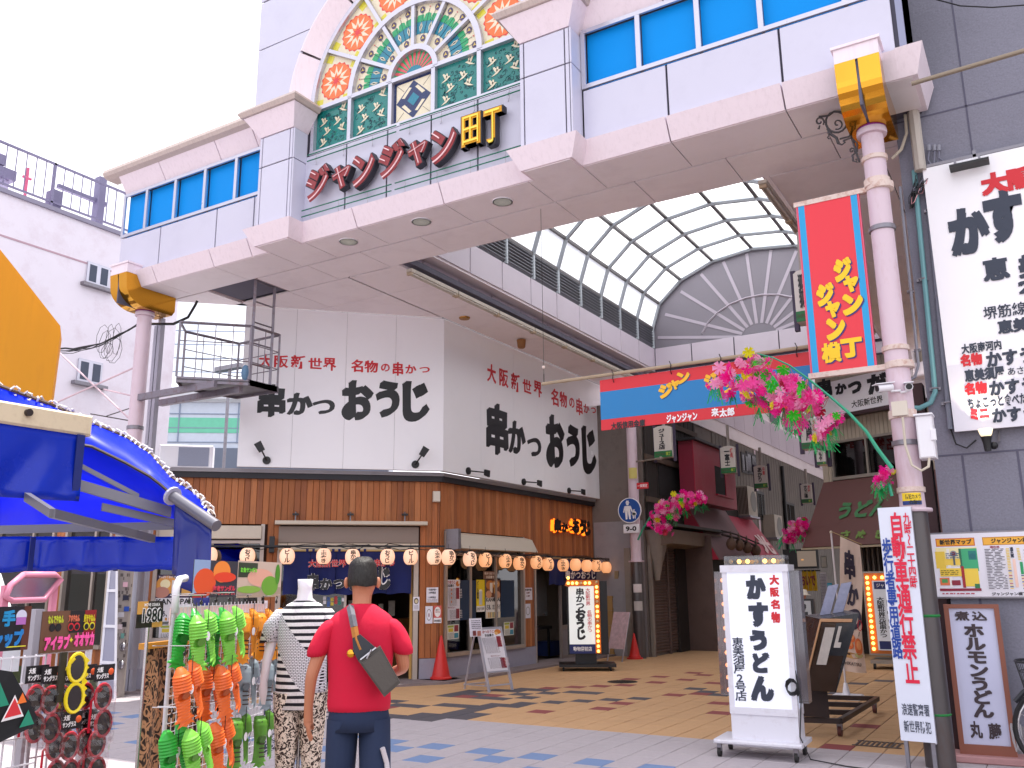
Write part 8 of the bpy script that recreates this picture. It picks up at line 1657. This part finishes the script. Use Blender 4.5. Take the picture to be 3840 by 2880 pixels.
for x0,x1 in ((35,22),(212,205)): p0,p1=fm.uv(x0,2195),fm.uv(x1,2300); MB(fm).box(p1[0]-.018,p1[0]+.018,p1[1]-.3,p0[1],-.03,-.01).build('stand',mat('pink plastic','#d98aa4',.35),t)
# ---- sandal rack
SR=Fr((D(632,2600,5.75).x,D(632,2600,5.75).y,0),(-.36,.93,0)); ur_=SR.uv(985,2600)[0]
sr=root('sandal_rack','white wire grid rack with hooks of green, orange and grey novelty sandals','display rack',SR.P(ur_/2,0))
zt2=SR.uv(800,2260)[1]; grid_(SR,sr,0,.15,ur_,zt2,.05,.05,.002)
for u in (0,ur_): MB(SR).cyl((u,0,-.01),(u,zt2,-.01),.013).build('post',WIRE,sr)
MB(SR).box(-.02,ur_,zt2-.12,zt2-.02,-.02,-.012).build('back_board',mat('pale print board','#e6c9c6',.5,var=.15,vs=4),sr)
MB(SR).tube([(0,zt2-.05,0),(0,SR.uv(660,2200)[1],0),(.03,SR.uv(670,2172)[1],0),(.1,SR.uv(690,2168)[1],0)],.022,10).build('pipe_arch',WHITEP,sr,smooth=True)
sf_=SR.off(.02); q=sf_.box(705,2102,872,2240); poster(sf_,q,'glossy board showing orange lobster sandals on a foot above the sandal rack','#3a3a44',[('r',0,0,.35,1,'#8fa6cf'),('e',.25,.6,.24,.38,'#e2552c'),('e',.62,.3,.2,.3,'#ee8a3c'),('e',.7,.45,.26,.14,'#e2452c'),('r',.0,.88,.3,1,'#a02a24'),('t','海老サンダル',.42,.68,.95,.84,'#e0405a',.02)]+blurb(.55,.88,.95,.96,1,'#c04a5a',3),'display board',uv=True)
q=sf_.box(874,2106,1038,2240); poster(sf_,q,'glossy board showing green fish sandals on a foot above the sandal rack','#cbb5a6',[('r',0,.05,.42,.45,'#3a4436'),('e',.5,.45,.3,.25,'#e0a894'),('r',0,.72,1,1,'#a89684'),('e',.72,.68,.2,.28,'#6fa53a'),('e',.25,.78,.26,.1,'#86b04a'),('e',.9,.35,.06,.3,'#4f8f2c'),('t','お魚サンダル',.04,.18,.4,.32,'#7fe04a',.02)],'display board',uv=True)
SM_={k: mat('rubber sandal '+k,c,.35,var=.18,vs=14,trans=.12) for k,c in (('green','#2fae3c'),('lime','#7fd04a'),('orange','#f2702a'),('amber','#f29a2c'),('grey','#93a3ad'),('olive','#5f9a34'))}; 
for k_,c_ in dict(green='#2fae3c',lime='#7fd04a',orange='#f2702a',amber='#f29a2c',grey='#93a3ad',olive='#5f9a34').items(): SM_[k_]['rgb']=srgb(c_)
SDK=mat('sandal stripe','#3a2c22',.5,var=0)
def sandal(kind,c):
    fish=kind=='fish'; L_=.29; n=13; vs=[]; fs=[]; NS=34
    def wd(t):
        if fish: return .036 if t < .02 else (.056-.012*sin(pi*(t-.2)/.75) if t > .2 else .046+.01*t/.2) if t < .93 else .052+(t-.93)*.3
        return (.018+.034*sin(min(1,t/.22)*pi/2)) if t < .45 else .052-(t-.45)*.03 if t < .9 else .038+(t-.9)*.3
    def ht(t): return .016+.036*sin(min(1,t/.2)*pi/2) if t < .46 else max(.026,.052-(t-.46)*.3) if t < .56 else .028-.014*(t-.56)/.44
    for i in range(NS+1):
        t_=i/NS; rg=1+(.1*(i % 2) if (not fish and t_ > .12) else (.05*sin(i*1.9) if fish and t_ < .2 else 0))
        for k in range(n): a=pi*k/(n-1); vs.append((wd(t_)*cos(a)*rg,-L_*t_,ht(t_)*sin(a)**.7*rg*(.35 if .47 < t_ < .6 and 2 < k < n-3 else 1)))
        vs.append((0,-L_*t_,-.008))
    m_n=n+1; fs=[(i*m_n+k,i*m_n+(k+1) % m_n,(i+1)*m_n+(k+1) % m_n,(i+1)*m_n+k) for i in range(NS) for k in range(m_n)]+[tuple(range(m_n))]
    b=len(vs); vs +=[(-.03,-L_*.97,.012),(.03,-L_*.97,.012),(.062,-L_*1.1,.006),(.03,-L_*1.07,.012),(0,-L_*1.12,.008),(-.03,-L_*1.07,.012),(-.062,-L_*1.1,.006)]; fs +=[tuple(range(b,b+7))]
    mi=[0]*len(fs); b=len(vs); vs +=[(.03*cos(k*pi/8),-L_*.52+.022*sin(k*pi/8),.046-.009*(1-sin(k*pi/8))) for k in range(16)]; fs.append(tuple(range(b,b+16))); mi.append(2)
    if fish:
        for k in range(4):
            y=-L_*(.6+.09*k); b=len(vs); vs +=[(-.03,y,.032),(.03,y,.032),(.026,y-.008,.031),(-.026,y-.008,.031)]; fs.append((b,b+1,b+2,b+3)); mi.append(1)
        for s in (-1,1):
            b=len(vs); c_=(s*.034,-L_*.14,.056); vs +=[(c_[0]+.006*cos(k),c_[1]+.006*sin(k),c_[2]+.002) for k in range(6)]; fs.append(tuple(range(b,b+6))); mi.append(1)
    m_=bpy.data.meshes.new('sandal'); m_.from_pydata(vs,[],fs); m_.materials.append(SM_[c]); m_.materials.append(SDK); m_.polygons.foreach_set('material_index',mi); m_.polygons.foreach_set('use_smooth',[fish]*len(fs)); m_.materials.append(mat('sandal hollow shade '+c,tuple(k*.45 for k in SM_[c]['rgb']),.6)); return m_  # ellipse colour darkened: shade of the foot hollow painted on
SD={}
HK=mat('black hanger','#18171a',.4)
def spair(x,y,kind,c,out,lab,rz=0):
    fr=SR.off(out); u,v=fr.uv(x,y); k_=(kind,c)
    if k_ not in SD: SD[k_]=sandal(kind,c)
    o0=fr.P(u,v,0); t=root('sandal_pair',lab,'sandals',o0,'novelty sandals hanging on the wire rack')
    R=Matrix((fr.u,fr.v,fr.n)).transposed().to_4x4()
    for s in (-1,1):
        o=bpy.data.objects.new('sandal',SD[k_]); sc.collection.objects.link(o); o.parent=t
        o.matrix_local=Matrix.Translation(fr.u*(.052*s)+fr.v*(.0+.012*s))@R@Matrix.Rotation(rz*1.5+.07*s,4,'Z')@Matrix.Rotation(.3*s,4,'Y')@Matrix.Rotation(-.08,4,'X')
    MB(fr).tube([(u,v+.07,-.0),(u+.012,v+.085,0),(u+.006,v+.1,0),(u-.008,v+.09,0)],.003,5).lathe([(0,0)],(0,0,0),3).box(u-.002,u+.002,v-.09,v+.05,.05,.053).build('hanger',HK,t); MB(fr).sph((u,v+.058,0),.017,sc_=(1,.8,.3)).build('hanger_disc',HK,t)
    MB(fr).add([(u+.03*sin(k*pi/8)*.8,v-.13+.026*cos(k*pi/8),.056) for k in range(16)],[tuple(range(16))]).build('price_tag',WHITEP,t)
    MB(fr).tube([(u,v+.1,-out),(u,v+.1,.03)],.0025,4).build('hook',CHR,t)
for a_ in ((705,2292,'lobster','green',.08,'green lobster sandals, leftmost in the top row',-.12),(752,2298,'lobster','lime',.2,'bright green lobster sandals second in the top row with a round tag',.12),(808,2288,'lobster','green',.1,'green lobster sandals third in the top row',.1),(858,2285,'lobster','lime',.22,'green lobster sandals next to the amber fish in the top row',.2),(925,2290,'fish','amber',.14,'amber fish sandals with dark stripes, left pair of the top row',0),(985,2290,'fish','amber',.06,'amber fish sandals at the back between the two front pairs',0),(1035,2288,'fish','amber',.14,'amber fish sandals at the right end of the top row',0),
           (690,2492,'lobster','orange',.2,'orange lobster sandals, leftmost in the middle row',.2),(775,2488,'lobster','orange',.08,'orange lobster sandals in the centre back of the middle row',.1),(840,2488,'lobster','orange',.22,'orange lobster sandals with round tag beside the grey fish',.2),(925,2475,'fish','grey',.14,'grey fish sandals left pair in the middle row',0),(1010,2468,'fish','grey',.14,'grey fish sandals at the right end of the middle row',0),
           (640,2725,'lobster','green',.12,'green lobster sandals, leftmost in the bottom row',.15),(722,2722,'lobster','lime',.22,'green lobster sandals second in the bottom row',.25),(815,2698,'lobster','orange',.2,'orange lobster sandals in the middle of the bottom row',.2),(895,2680,'fish','olive',.14,'olive green fish sandals left pair in the bottom row',0),(985,2672,'fish','olive',.14,'olive green fish sandals at the right end of the bottom row',0)): spair(*a_[:6],rz=a_[6])
pf_=Fr(D(560,2300,5.6),(-.2,.98,0)); pf_=Fr((pf_.o.x,pf_.o.y,0),(-.2,.98,0)); pu_,pv_=pf_.uv(563,2302); t=root('price_stand','black price card reading 1980 on a silver pole left of the sandals','price card',pf_.P(pu_,0)); w2=(pf_.uv(612,2300)[0]-pf_.uv(515,2300)[0])/2
MB(pf_).box(pu_-w2,pu_+w2,pv_-.075,pv_+.07,-.003,.0).build('card',pc('#241c1a'),t); MB(pf_).box(pu_-w2,pu_-w2*.2,pv_+.0,pv_+.07,.0,.001).box(pu_+w2*.2,pu_+w2,pv_-.075,pv_-.045,0,.001).build('print',pc('#c9964a'),t)
mb=MB(pf_); put(mb,'1980',pu_-w2*.62,pv_-.05,pu_+w2*.92,pv_+.035,w=.002,off=.03,b=.05); put(mb,'MOVE OSAKA',pu_-w2*.5,pv_+.042,pu_+w2*.7,pv_+.06,w=.002); mb.build('lettering',WHTL,t); mb=MB(pf_); put(mb,'1980',pu_-w2*.6,pv_-.046,pu_+w2*.9,pv_+.031,w=.006,off=.0,b=.012); put(mb,'¥',pu_-w2*.92,pv_-.05,pu_-w2*.68,pv_-.01,w=.006); mb.build('lettering',BLKL,t)
MB(pf_).cyl((pu_,0,-.01),(pu_,pv_-.07,-.01),.01).build('pole',CHR,t)
def leo(name,c0,c1,sc_,thr,stretch=None):
    m=mat(name,c0,.8,var=.1,stretch=stretch); t_=m.node_tree; n=t_.nodes; b=n['Principled BSDF']; vo=n.new('ShaderNodeTexNoise'); vo.inputs['Scale'].default_value=sc_; vo.inputs['Detail'].default_value=1.5; vo.inputs['Distortion'].default_value=1.2
    t_.links.new([x for x in n if x.type=='MAPPING'][0].outputs[0],vo.inputs['Vector']); r=n.new('ShaderNodeValToRGB'); e_=r.color_ramp.elements; e_[0].position=thr-.05; e_[0].color=(*srgb(c1),1); e_[1].position=thr; e_[1].color=(*srgb(c0),1); q=e_.new(thr+.09); q.color=(*srgb(c0),1); q=e_.new(thr+.13); q.color=(*srgb(c1),1)
    t_.links.new(vo.outputs[0],r.inputs[0]); t_.links.new(r.outputs[0],b.inputs['Base Color']); return m
LEO=leo('brown leopard cloth','#b98a66','#2a1a14',16,.46)
fb3=SR.off(-.18); a,b_=fb3.uv(548,2440)[0],fb3.uv(800,2440)[0]; zt3=fb3.uv(600,2428)[1]
lc=root('hanging_cloth','brown leopard print cloth hanging behind the sandal rack','cloth',fb3.P((a+b_)/2,0)); MB(fb3).grid(lambda s,r: (a+(b_-a)*s-.03*r*(1-s),zt3-(zt3-.1)*r,.03*sin(s*15+r)*(.4+r)),30,14).build('cloth',LEO,lc,smooth=True); MB(fb3).box(a-.05,b_,zt3,zt3+.035,-.02,.02).build('hanger_bar',mat('orange wood bar','#c98a2c',.5),lc)
a,b_=fb3.uv(990,2600)[0],fb3.uv(1120,2600)[0]; zt3=fb3.uv(1040,2590)[1]; zb3=fb3.uv(1040,2810)[1]; t=root('hanging_cloth','grey and blue tiger print garment hanging between the rack and the mannequin','cloth',fb3.P((a+b_)/2,zb3)); MB(fb3).grid(lambda s,r: (a+(b_-a)*s,zt3-(zt3-zb3)*r,.02*sin(s*12+r)),12,6).build('cloth',leo('tiger print cloth','#b9b4c0','#2a2e48',9,.5,(1,1,2.5)),t,smooth=True)
# ---- mannequin
def loft(mb,rings,o,r_,f_,n=18):
    b=len(mb.v); vs=[]
    for (x,y,z),rx,ry in rings: vs +=[tuple(o+r_*(x+rx*cos(2*pi*k/n))+f_*(y+ry*sin(2*pi*k/n))+V((0,0,z))) for k in range(n)]
    mb.add(vs,[(i*n+k,i*n+(k+1) % n,(i+1)*n+(k+1) % n,(i+1)*n+k) for i in range(len(rings)-1) for k in range(n)]+[tuple(range(n))[::-1],tuple(range(len(vs)-n,len(vs)))])
mo=D(1128,2600,6.1); mo=V((mo.x,mo.y,0)); mf=V((-.6,.8,0)).normalized(); mr=V((mf.y,-mf.x,0))
mn=root('mannequin','headless white mannequin in a black and white striped knit top and leopard leggings','mannequin',mo); MNW=mat('mannequin white','#e6e2ea',.3,var=.02)
mb=MB(); loft(mb,[((.0,0,1.56),.05,.055),((0,0,1.5),.045,.05),((0,0,1.44),.05,.05),((0,0,1.38),.12,.07),((0,0,1.3),.15,.08),((0,0,.9),.12,.09),((0,0,.8),.13,.1)],mo,mr,mf)
for s in (-1,1):
    loft(mb,[((s*.155,0,1.34),.04,.04),((s*.19,0,1.2),.036,.036),((s*.22,.0,1.06),.03,.03),((s*.24,.03,.92),.024,.022),((s*.245,.05,.86),.028,.016),((s*.24,.06,.78),.012,.01)],mo,mr,mf,12); loft(mb,[((s*.07,0,.85),.085,.09),((s*.07,0,.4),.05,.05),((s*.07,-.02,.3),.04,.045),((s*.07,0,.12),.025,.03),((s*.07,.03,.03),.03,.09)],mo,mr,mf,12)
mb.build('body',MNW,mn,smooth=True)
KN=mat('knit','#e2dee6',.9,var=.35,vs=90)
t_=KN.node_tree; n=t_.nodes; wv=n.new('ShaderNodeTexWave'); wv.wave_type='BANDS'; wv.bands_direction='Z'; wv.inputs['Scale'].default_value=7.5; wv.inputs['Distortion'].default_value=.6; bk=n.new('ShaderNodeTexBrick'); bk.inputs['Scale'].default_value=26; bk.inputs['Color1'].default_value=(.75,.73,.8,1); bk.inputs['Color2'].default_value=(.7,.7,.75,1); bk.inputs['Mortar'].default_value=(.01,.01,.015,1); bk.inputs['Mortar Size'].default_value=.035
tc=[x for x in n if x.type=='TEX_COORD'][0]; t_.links.new(tc.outputs['Object'],wv.inputs[0]); sp_=n.new('ShaderNodeSeparateXYZ'); cb_=n.new('ShaderNodeCombineXYZ'); t_.links.new(tc.outputs['Object'],sp_.inputs[0]); t_.links.new(sp_.outputs[0],cb_.inputs[0]); t_.links.new(sp_.outputs[2],cb_.inputs[1]); t_.links.new(cb_.outputs[0],bk.inputs[0])
rp_=n.new('ShaderNodeValToRGB'); rp_.color_ramp.interpolation='CONSTANT'; rp_.color_ramp.elements[0].color=(.012,.012,.02,1); rp_.color_ramp.elements[1].position=.42; rp_.color_ramp.elements[1].color=(1,1,1,1); t_.links.new(wv.outputs[1],rp_.inputs[0])
ml=n.new('ShaderNodeMix'); ml.data_type='RGBA'; ml.blend_type='MULTIPLY'; ml.inputs[0].default_value=1; src=n['Principled BSDF'].inputs[0].links[0].from_socket; t_.links.new(src,ml.inputs[6]); t_.links.new(rp_.outputs[0],ml.inputs[7])
mk=n.new('ShaderNodeMix'); mk.data_type='RGBA'; gr_=n.new('ShaderNodeMath'); gr_.operation='GREATER_THAN'; ad=n.new('ShaderNodeMath'); ad.operation='MULTIPLY_ADD'; ad.inputs[1].default_value=-1.4; ad.inputs[2].default_value=1.12; t_.links.new(sp_.outputs[0],ad.inputs[0]); zz_=n.new('ShaderNodeMath'); zz_.operation='SUBTRACT'; t_.links.new(sp_.outputs[2],zz_.inputs[0]); t_.links.new(ad.outputs[0],zz_.inputs[1]); ab=n.new('ShaderNodeMath'); ab.operation='ABSOLUTE'; t_.links.new(zz_.outputs[0],ab.inputs[0]); lt=n.new('ShaderNodeMath'); lt.operation='LESS_THAN'; lt.inputs[1].default_value=.13; t_.links.new(ab.outputs[0],lt.inputs[0]); t_.links.new(lt.outputs[0],mk.inputs[0]); t_.links.new(ml.outputs[2],mk.inputs[6]); t_.links.new(bk.outputs[0],mk.inputs[7]); t_.links.new(mk.outputs[2],n['Principled BSDF'].inputs[0])
mb=MB(); loft(mb,[((0,0,.76),.165,.12),((0,0,.9),.16,.12),((0,0,1.1),.155,.11),((0,0,1.26),.175,.11),((0,0,1.34),.175,.1),((0,0,1.4),.11,.075),((0,0,1.425),.06,.06)],mo,mr,mf,28)
for s in (-1,1): loft(mb,[((s*.13,0,1.37),.05,.06),((s*.19,0,1.28),.062,.07),((s*.215,0,1.17),.06,.07)],mo,mr,mf,14)
mb.build('knit_top',KN,mn,smooth=True); mb=MB()
LG=leo('snow leopard leggings','#d9c9b9','#33231d',30,.44)
for s in (-1,1): loft(mb,[((s*.075,0,.86),.1,.11),((s*.075,0,.6),.078,.085),((s*.08,0,.42),.06,.062),((s*.08,-.01,.3),.055,.055),((s*.085,0,.2),.045,.045)],mo,mr,mf,16)
mb.build('leggings',LG,mn,smooth=True); MB().cyl(mo,mo+V((0,0,.8)),.012).cyl(mo,mo+V((0,0,.02)),.18,n=24).build('stand',CHR,mn)
# ---- man in red
po_=D(1348,2600,5.25); po_=V((po_.x,po_.y,0)); pf2=V((-.645,.764,0)).normalized(); pr2=V((pf2.y,-pf2.x,0))
man=root('person','man in a red t-shirt and dark blue trousers walking away from the viewer','person',po_)
SKN=mat('tanned skin','#b9785a',.5,var=.06,vs=9)
def skinmesh(name,J,E_,m,par,lv=2):
    me=bpy.data.meshes.new(name); me.from_pydata([tuple(pr2*x+pf2*y+V((0,0,z))) for x,y,z,r in J],E_,[]); o=bpy.data.objects.new(name,me); sc.collection.objects.link(o); o.parent=par
    o.modifiers.new('skin','SKIN'); lay=me.skin_vertices[0] if me.skin_vertices else None
    if lay is None: bpy.context.view_layer.objects.active=o; bpy.ops.mesh.customdata_skin_add(); lay=me.skin_vertices[0]
    for i,(x,y,z,r) in enumerate(J): lay.data[i].radius=(r,r) if not hasattr(r,'__len__') else r
    lay.data[0].use_root=True; s_=o.modifiers.new('sub','SUBSURF'); s_.levels=lv; s_.render_levels=lv; me.materials.append(m); me.polygons.foreach_set('use_smooth',[True]*len(me.polygons)); return o
J=[(0,0,.92,.09),(0,0,1.08,.08),(0,.0,1.25,.09),(0,-.005,1.36,.06),(0,.01,1.42,.056),(0,.015,1.47,.058),(0,.03,1.53,.082),(0,.03,1.585,.086),(0,.025,1.63,.06)]
E_=[(i,i+1) for i in range(8)]
def ch(start,pts): 
    prev=start
    for p in pts: J.append(p); E_.append((prev,len(J)-1)); prev=len(J)-1
    return prev
ch(6,[(0,.115,1.515,.014)])
l_=ch(2,[(-.14,0,1.28,.045),(-.22,-.01,1.17,.042),(-.265,-.02,1.03,.036),(-.275,.015,.87,.026),(-.275,.03,.81,.03),(-.272,.04,.775,.03)])
for dx,dy,ln in ((-.008,.026,.06),(-.005,.01,.075),(0,-.006,.072),(.004,-.022,.058)): ch(l_,[(-.272+dx,.04+dy,.755,.011),(-.27+dx+.004,.045+dy,.755-ln*.55,.009),(-.262+dx+.01,.05+dy,.755-ln,.008)])
ch(l_-1,[(-.262,.062,.785,.012),(-.255,.08,.755,.01),(-.25,.085,.735,.009)])
r_=ch(2,[(.14,0,1.28,.045),(.22,-.01,1.17,.042),(.245,.0,1.06,.038),(.18,.17,1.02,.028),(.15,.22,1.03,.03),(.14,.245,1.035,.028)])
for dz,ln in ((.026,.06),(.01,.07),(-.006,.068),(-.02,.055)): ch(r_,[(.13,.262,1.035+dz,.011),(.105,.285,1.03+dz,.009),(.08,.28,1.028+dz,.008)])
ch(r_-1,[(.13,.215,1.065,.012),(.115,.235,1.08,.01)])
ch(0,[(-.09,0,.82,.065),(-.095,.06,.5,.055),(-.095,-.02,.1,.038),(-.095,.09,.04,.035)]); ch(0,[(.09,0,.82,.065),(.095,-.02,.5,.055),(.095,-.2,.14,.038),(.095,-.12,.05,.035)])
skinmesh('body',J,E_,SKN,man)
RED=mat('red cotton','#c80a36',.85,var=.1,vs=6,bump=1,bs=4.5); DNM=mat('dark navy twill','#1c2a48',.85,var=.12,vs=6,bump=.9,bs=5)
mb=MB(); loft(mb,[((0,0,.83),.172,.125),((0,0,.86),.172,.125),((0,0,1.0),.168,.118),((0,0,1.15),.185,.125),((0,0,1.27),.196,.12),((0,0,1.33),.182,.105),((0,0,1.37),.13,.085),((0,.0,1.395),.085,.072),((0,.0,1.415),.068,.066)],po_,pr2,pf2,32)
for s in (-1,1): loft(mb,[((s*.14,0,1.335),.055,.06),((s*.185,0,1.275),.062,.07),((s*.22,-.005,1.2),.06,.068),((s*.248,-.01,1.12),.063,.068)],po_,pr2,pf2,18)
o=mb.build('t_shirt',RED,man,smooth=True); d=o.modifiers.new('sub','SUBSURF'); d.levels=d.render_levels=1
d=o.modifiers.new('folds','DISPLACE'); tx_=bpy.data.textures.new('folds','CLOUDS'); tx_.noise_scale=.13; d.texture=tx_; d.strength=.012; d.mid_level=.3
mb=MB(); loft(mb,[((0,0,.88),.155,.115),((0,0,.8),.168,.125),((0,0,.74),.17,.125)],po_,pr2,pf2,24)
loft(mb,[((-.085,0,.8),.088,.11),((-.095,.05,.52),.082,.09),((-.1,.0,.25),.075,.08),((-.1,-.01,.08),.075,.085)],po_,pr2,pf2,18); loft(mb,[((.085,0,.8),.088,.11),((.095,-.02,.52),.085,.09),((.098,-.12,.3),.075,.08),((.098,-.19,.12),.072,.08)],po_,pr2,pf2,18)
o=mb.build('trousers',DNM,man,smooth=True);  MB().tube([po_+pr2*x+pf2*y+V((0,0,z)) for x,y,z in ((.13,-.115,.66),(.155,-.1,.58),(.165,-.1,.5),(.178,-.12,.4))],.014,6).build('leg_stripe',mat('pale piping','#c9c3ca',.7),man)
mb=MB(); n=20; HR=mat('black hair','#17120f',.55,var=.4,vs=60,bump=.8,bs=90,stretch=(1,1,.3)); vs=[]
for i in range(9):
    a=pi*.5*i/8
    for k in range(n): b_=2*pi*k/n; lo_=.062 if sin(b_) < .3 else -.01; z=1.572+.102*sin(a)-(lo_*(1-i/8) if i < 3 else 0); R1=.093*cos(a)**.6*(.93 if i==0 else 1)+.002; vs.append(tuple(po_+pr2*(R1*.92*cos(b_))+pf2*(.022+R1*1.08*sin(b_))+V((0,0,z+.004*sin(k*5+i)))))
mb.add(vs,[(i*n+k,i*n+(k+1) % n,(i+1)*n+(k+1) % n,(i+1)*n+k) for i in range(8) for k in range(n)]).build('hair',HR,man,smooth=True)
for s in (-1,1): MB().sph(tuple(po_+pr2*(.089*s)+pf2*.02+V((0,0,1.53))),.024,sc_=(.55,.8,1.3)).build('ear',SKN,man,smooth=True); MB().sph(tuple(po_+pr2*(.032*s)+pf2*.103+V((0,0,1.555))),.011).build('eye',mat('eye white','#e9e6e4',.3),man,smooth=True); MB().sph(tuple(po_+pr2*(.1*s)+pf2*(.05 if s < 0 else -.12)+V((0,0,.05))),.075,sc_=(.6,1.3,.6)).build('shoe',BLACK,man,smooth=True)
MB().sph(tuple(po_+pf2*.11+V((0,0,1.475))),.02,sc_=(1,.4,.35)).build('lips',mat('lip','#a05a50',.5),man)
bf_=Fr(po_-pf2*.15,pr2); bg_=root('shoulder_bag','grey leather sling bag with tan strap end across the red t-shirt','bag',po_-pf2*.17+V((0,0,.9)))
BGM=mat('grey leather','#4c4743',.4,var=.1,vs=6,bump=.15,bs=60); STR=mat('strap grey','#6f7078',.5); TAN=mat('tan leather','#c07f3c',.5)
bb=[bf_.uv(x,y) for x,y in ((1345,2475),(1425,2420),(1500,2555),(1440,2608))]; MB(bf_).prism(bb,-.01,.075).build('pouch',BGM,bg_); cx_,cy_=sum(p[0] for p in bb)/4,sum(p[1] for p in bb)/4
MB(bf_).prism([(cx_+(p[0]-cx_)*.85,cy_+(p[1]-cy_)*.85) for p in bb],.07,.088).build('flap',BGM,bg_)
MB(bf_).prism([bf_.uv(x,y) for x,y in ((1322,2392),(1350,2378),(1405,2425),(1345,2480),(1325,2440))],-.01,.035).build('gusset',mat('slate leather','#2c3038',.5),bg_)
MB(bf_).tube([(*bf_.uv(x,y),w_) for x,y,w_ in ((1312,2276,-.06),(1320,2310,.0),(1328,2350,.012))],.02,4).build('strap',STR,bg_); MB(bf_).tube([(*bf_.uv(x,y),.022) for x,y in ((1328,2350),(1336,2395),(1352,2435))],.019,4).build('strap_end',TAN,bg_)
MB(bf_).tube([(*bf_.uv(x,y),.08) for x,y in ((1352,2470),(1410,2425))],.006,5).tube([(*bf_.uv(x,y),.09) for x,y in ((1375,2465),(1392,2432))],.004,4).build('zip',CHR,bg_); MB(bf_).sph((*bf_.uv(1316,2450),.02),.022,sc_=(1,1,.3)).build('charm',GOLD,bg_)
q=G(3030,2480); q=V((q.x,q.y,0)); hat=root('person','distant person in a white sun hat seen behind the tilted menu cart','person',q); hh_=AY(3035,2212,q.y).z
mb=MB(); Z=V((0,0,1)); I_,J_=V((1,0,0)),V((0,1,0)); loft(mb,[((0,0,0),.1,.08),((0,0,hh_*.5),.16,.12),((0,0,hh_*.8),.19,.12),((0,0,hh_*.85),.1,.08),((0,0,hh_*.87),.05,.05),((0,0,hh_*.93),.08,.09),((0,0,hh_*.99),.05,.05)],q,I_,J_,14); mb.build('body',SKN,hat,smooth=True)
mb=MB(); loft(mb,[((0,0,hh_*.45),.18,.14),((0,0,hh_*.7),.2,.14),((0,0,hh_*.82),.18,.12),((0,0,hh_*.86),.07,.07)],q,I_,J_,14); mb.build('blouse',WHITEP,hat,smooth=True); mb=MB(); loft(mb,[((0,0,hh_*.925),.17,.17),((0,0,hh_*.94),.11,.11),((0,0,hh_*1.0),.09,.09),((0,0,hh_*1.01),.03,.03)],q,I_,J_,16); mb.build('hat',mat('cream hat','#e2d6c4',.8),hat,smooth=True)
MB().cyl(AY(3418,314,8.3),AY(3960,155,8.3),.022,n=10).build('long_pole',mat('aged brass pole','#8d8070',.4,.4,dirt=.3),label='long brownish pole sticking in from the right above the noodle sign',cat='pole')
MB().tube([AY(3480,-10,9.0),AY(3600,22,9.0),AY(3720,28,9.0),AY(3860,18,9.0)],.007,5).build('cable',BLACK,label='thin black cable sagging across the top of the grey wall',cat='cable')
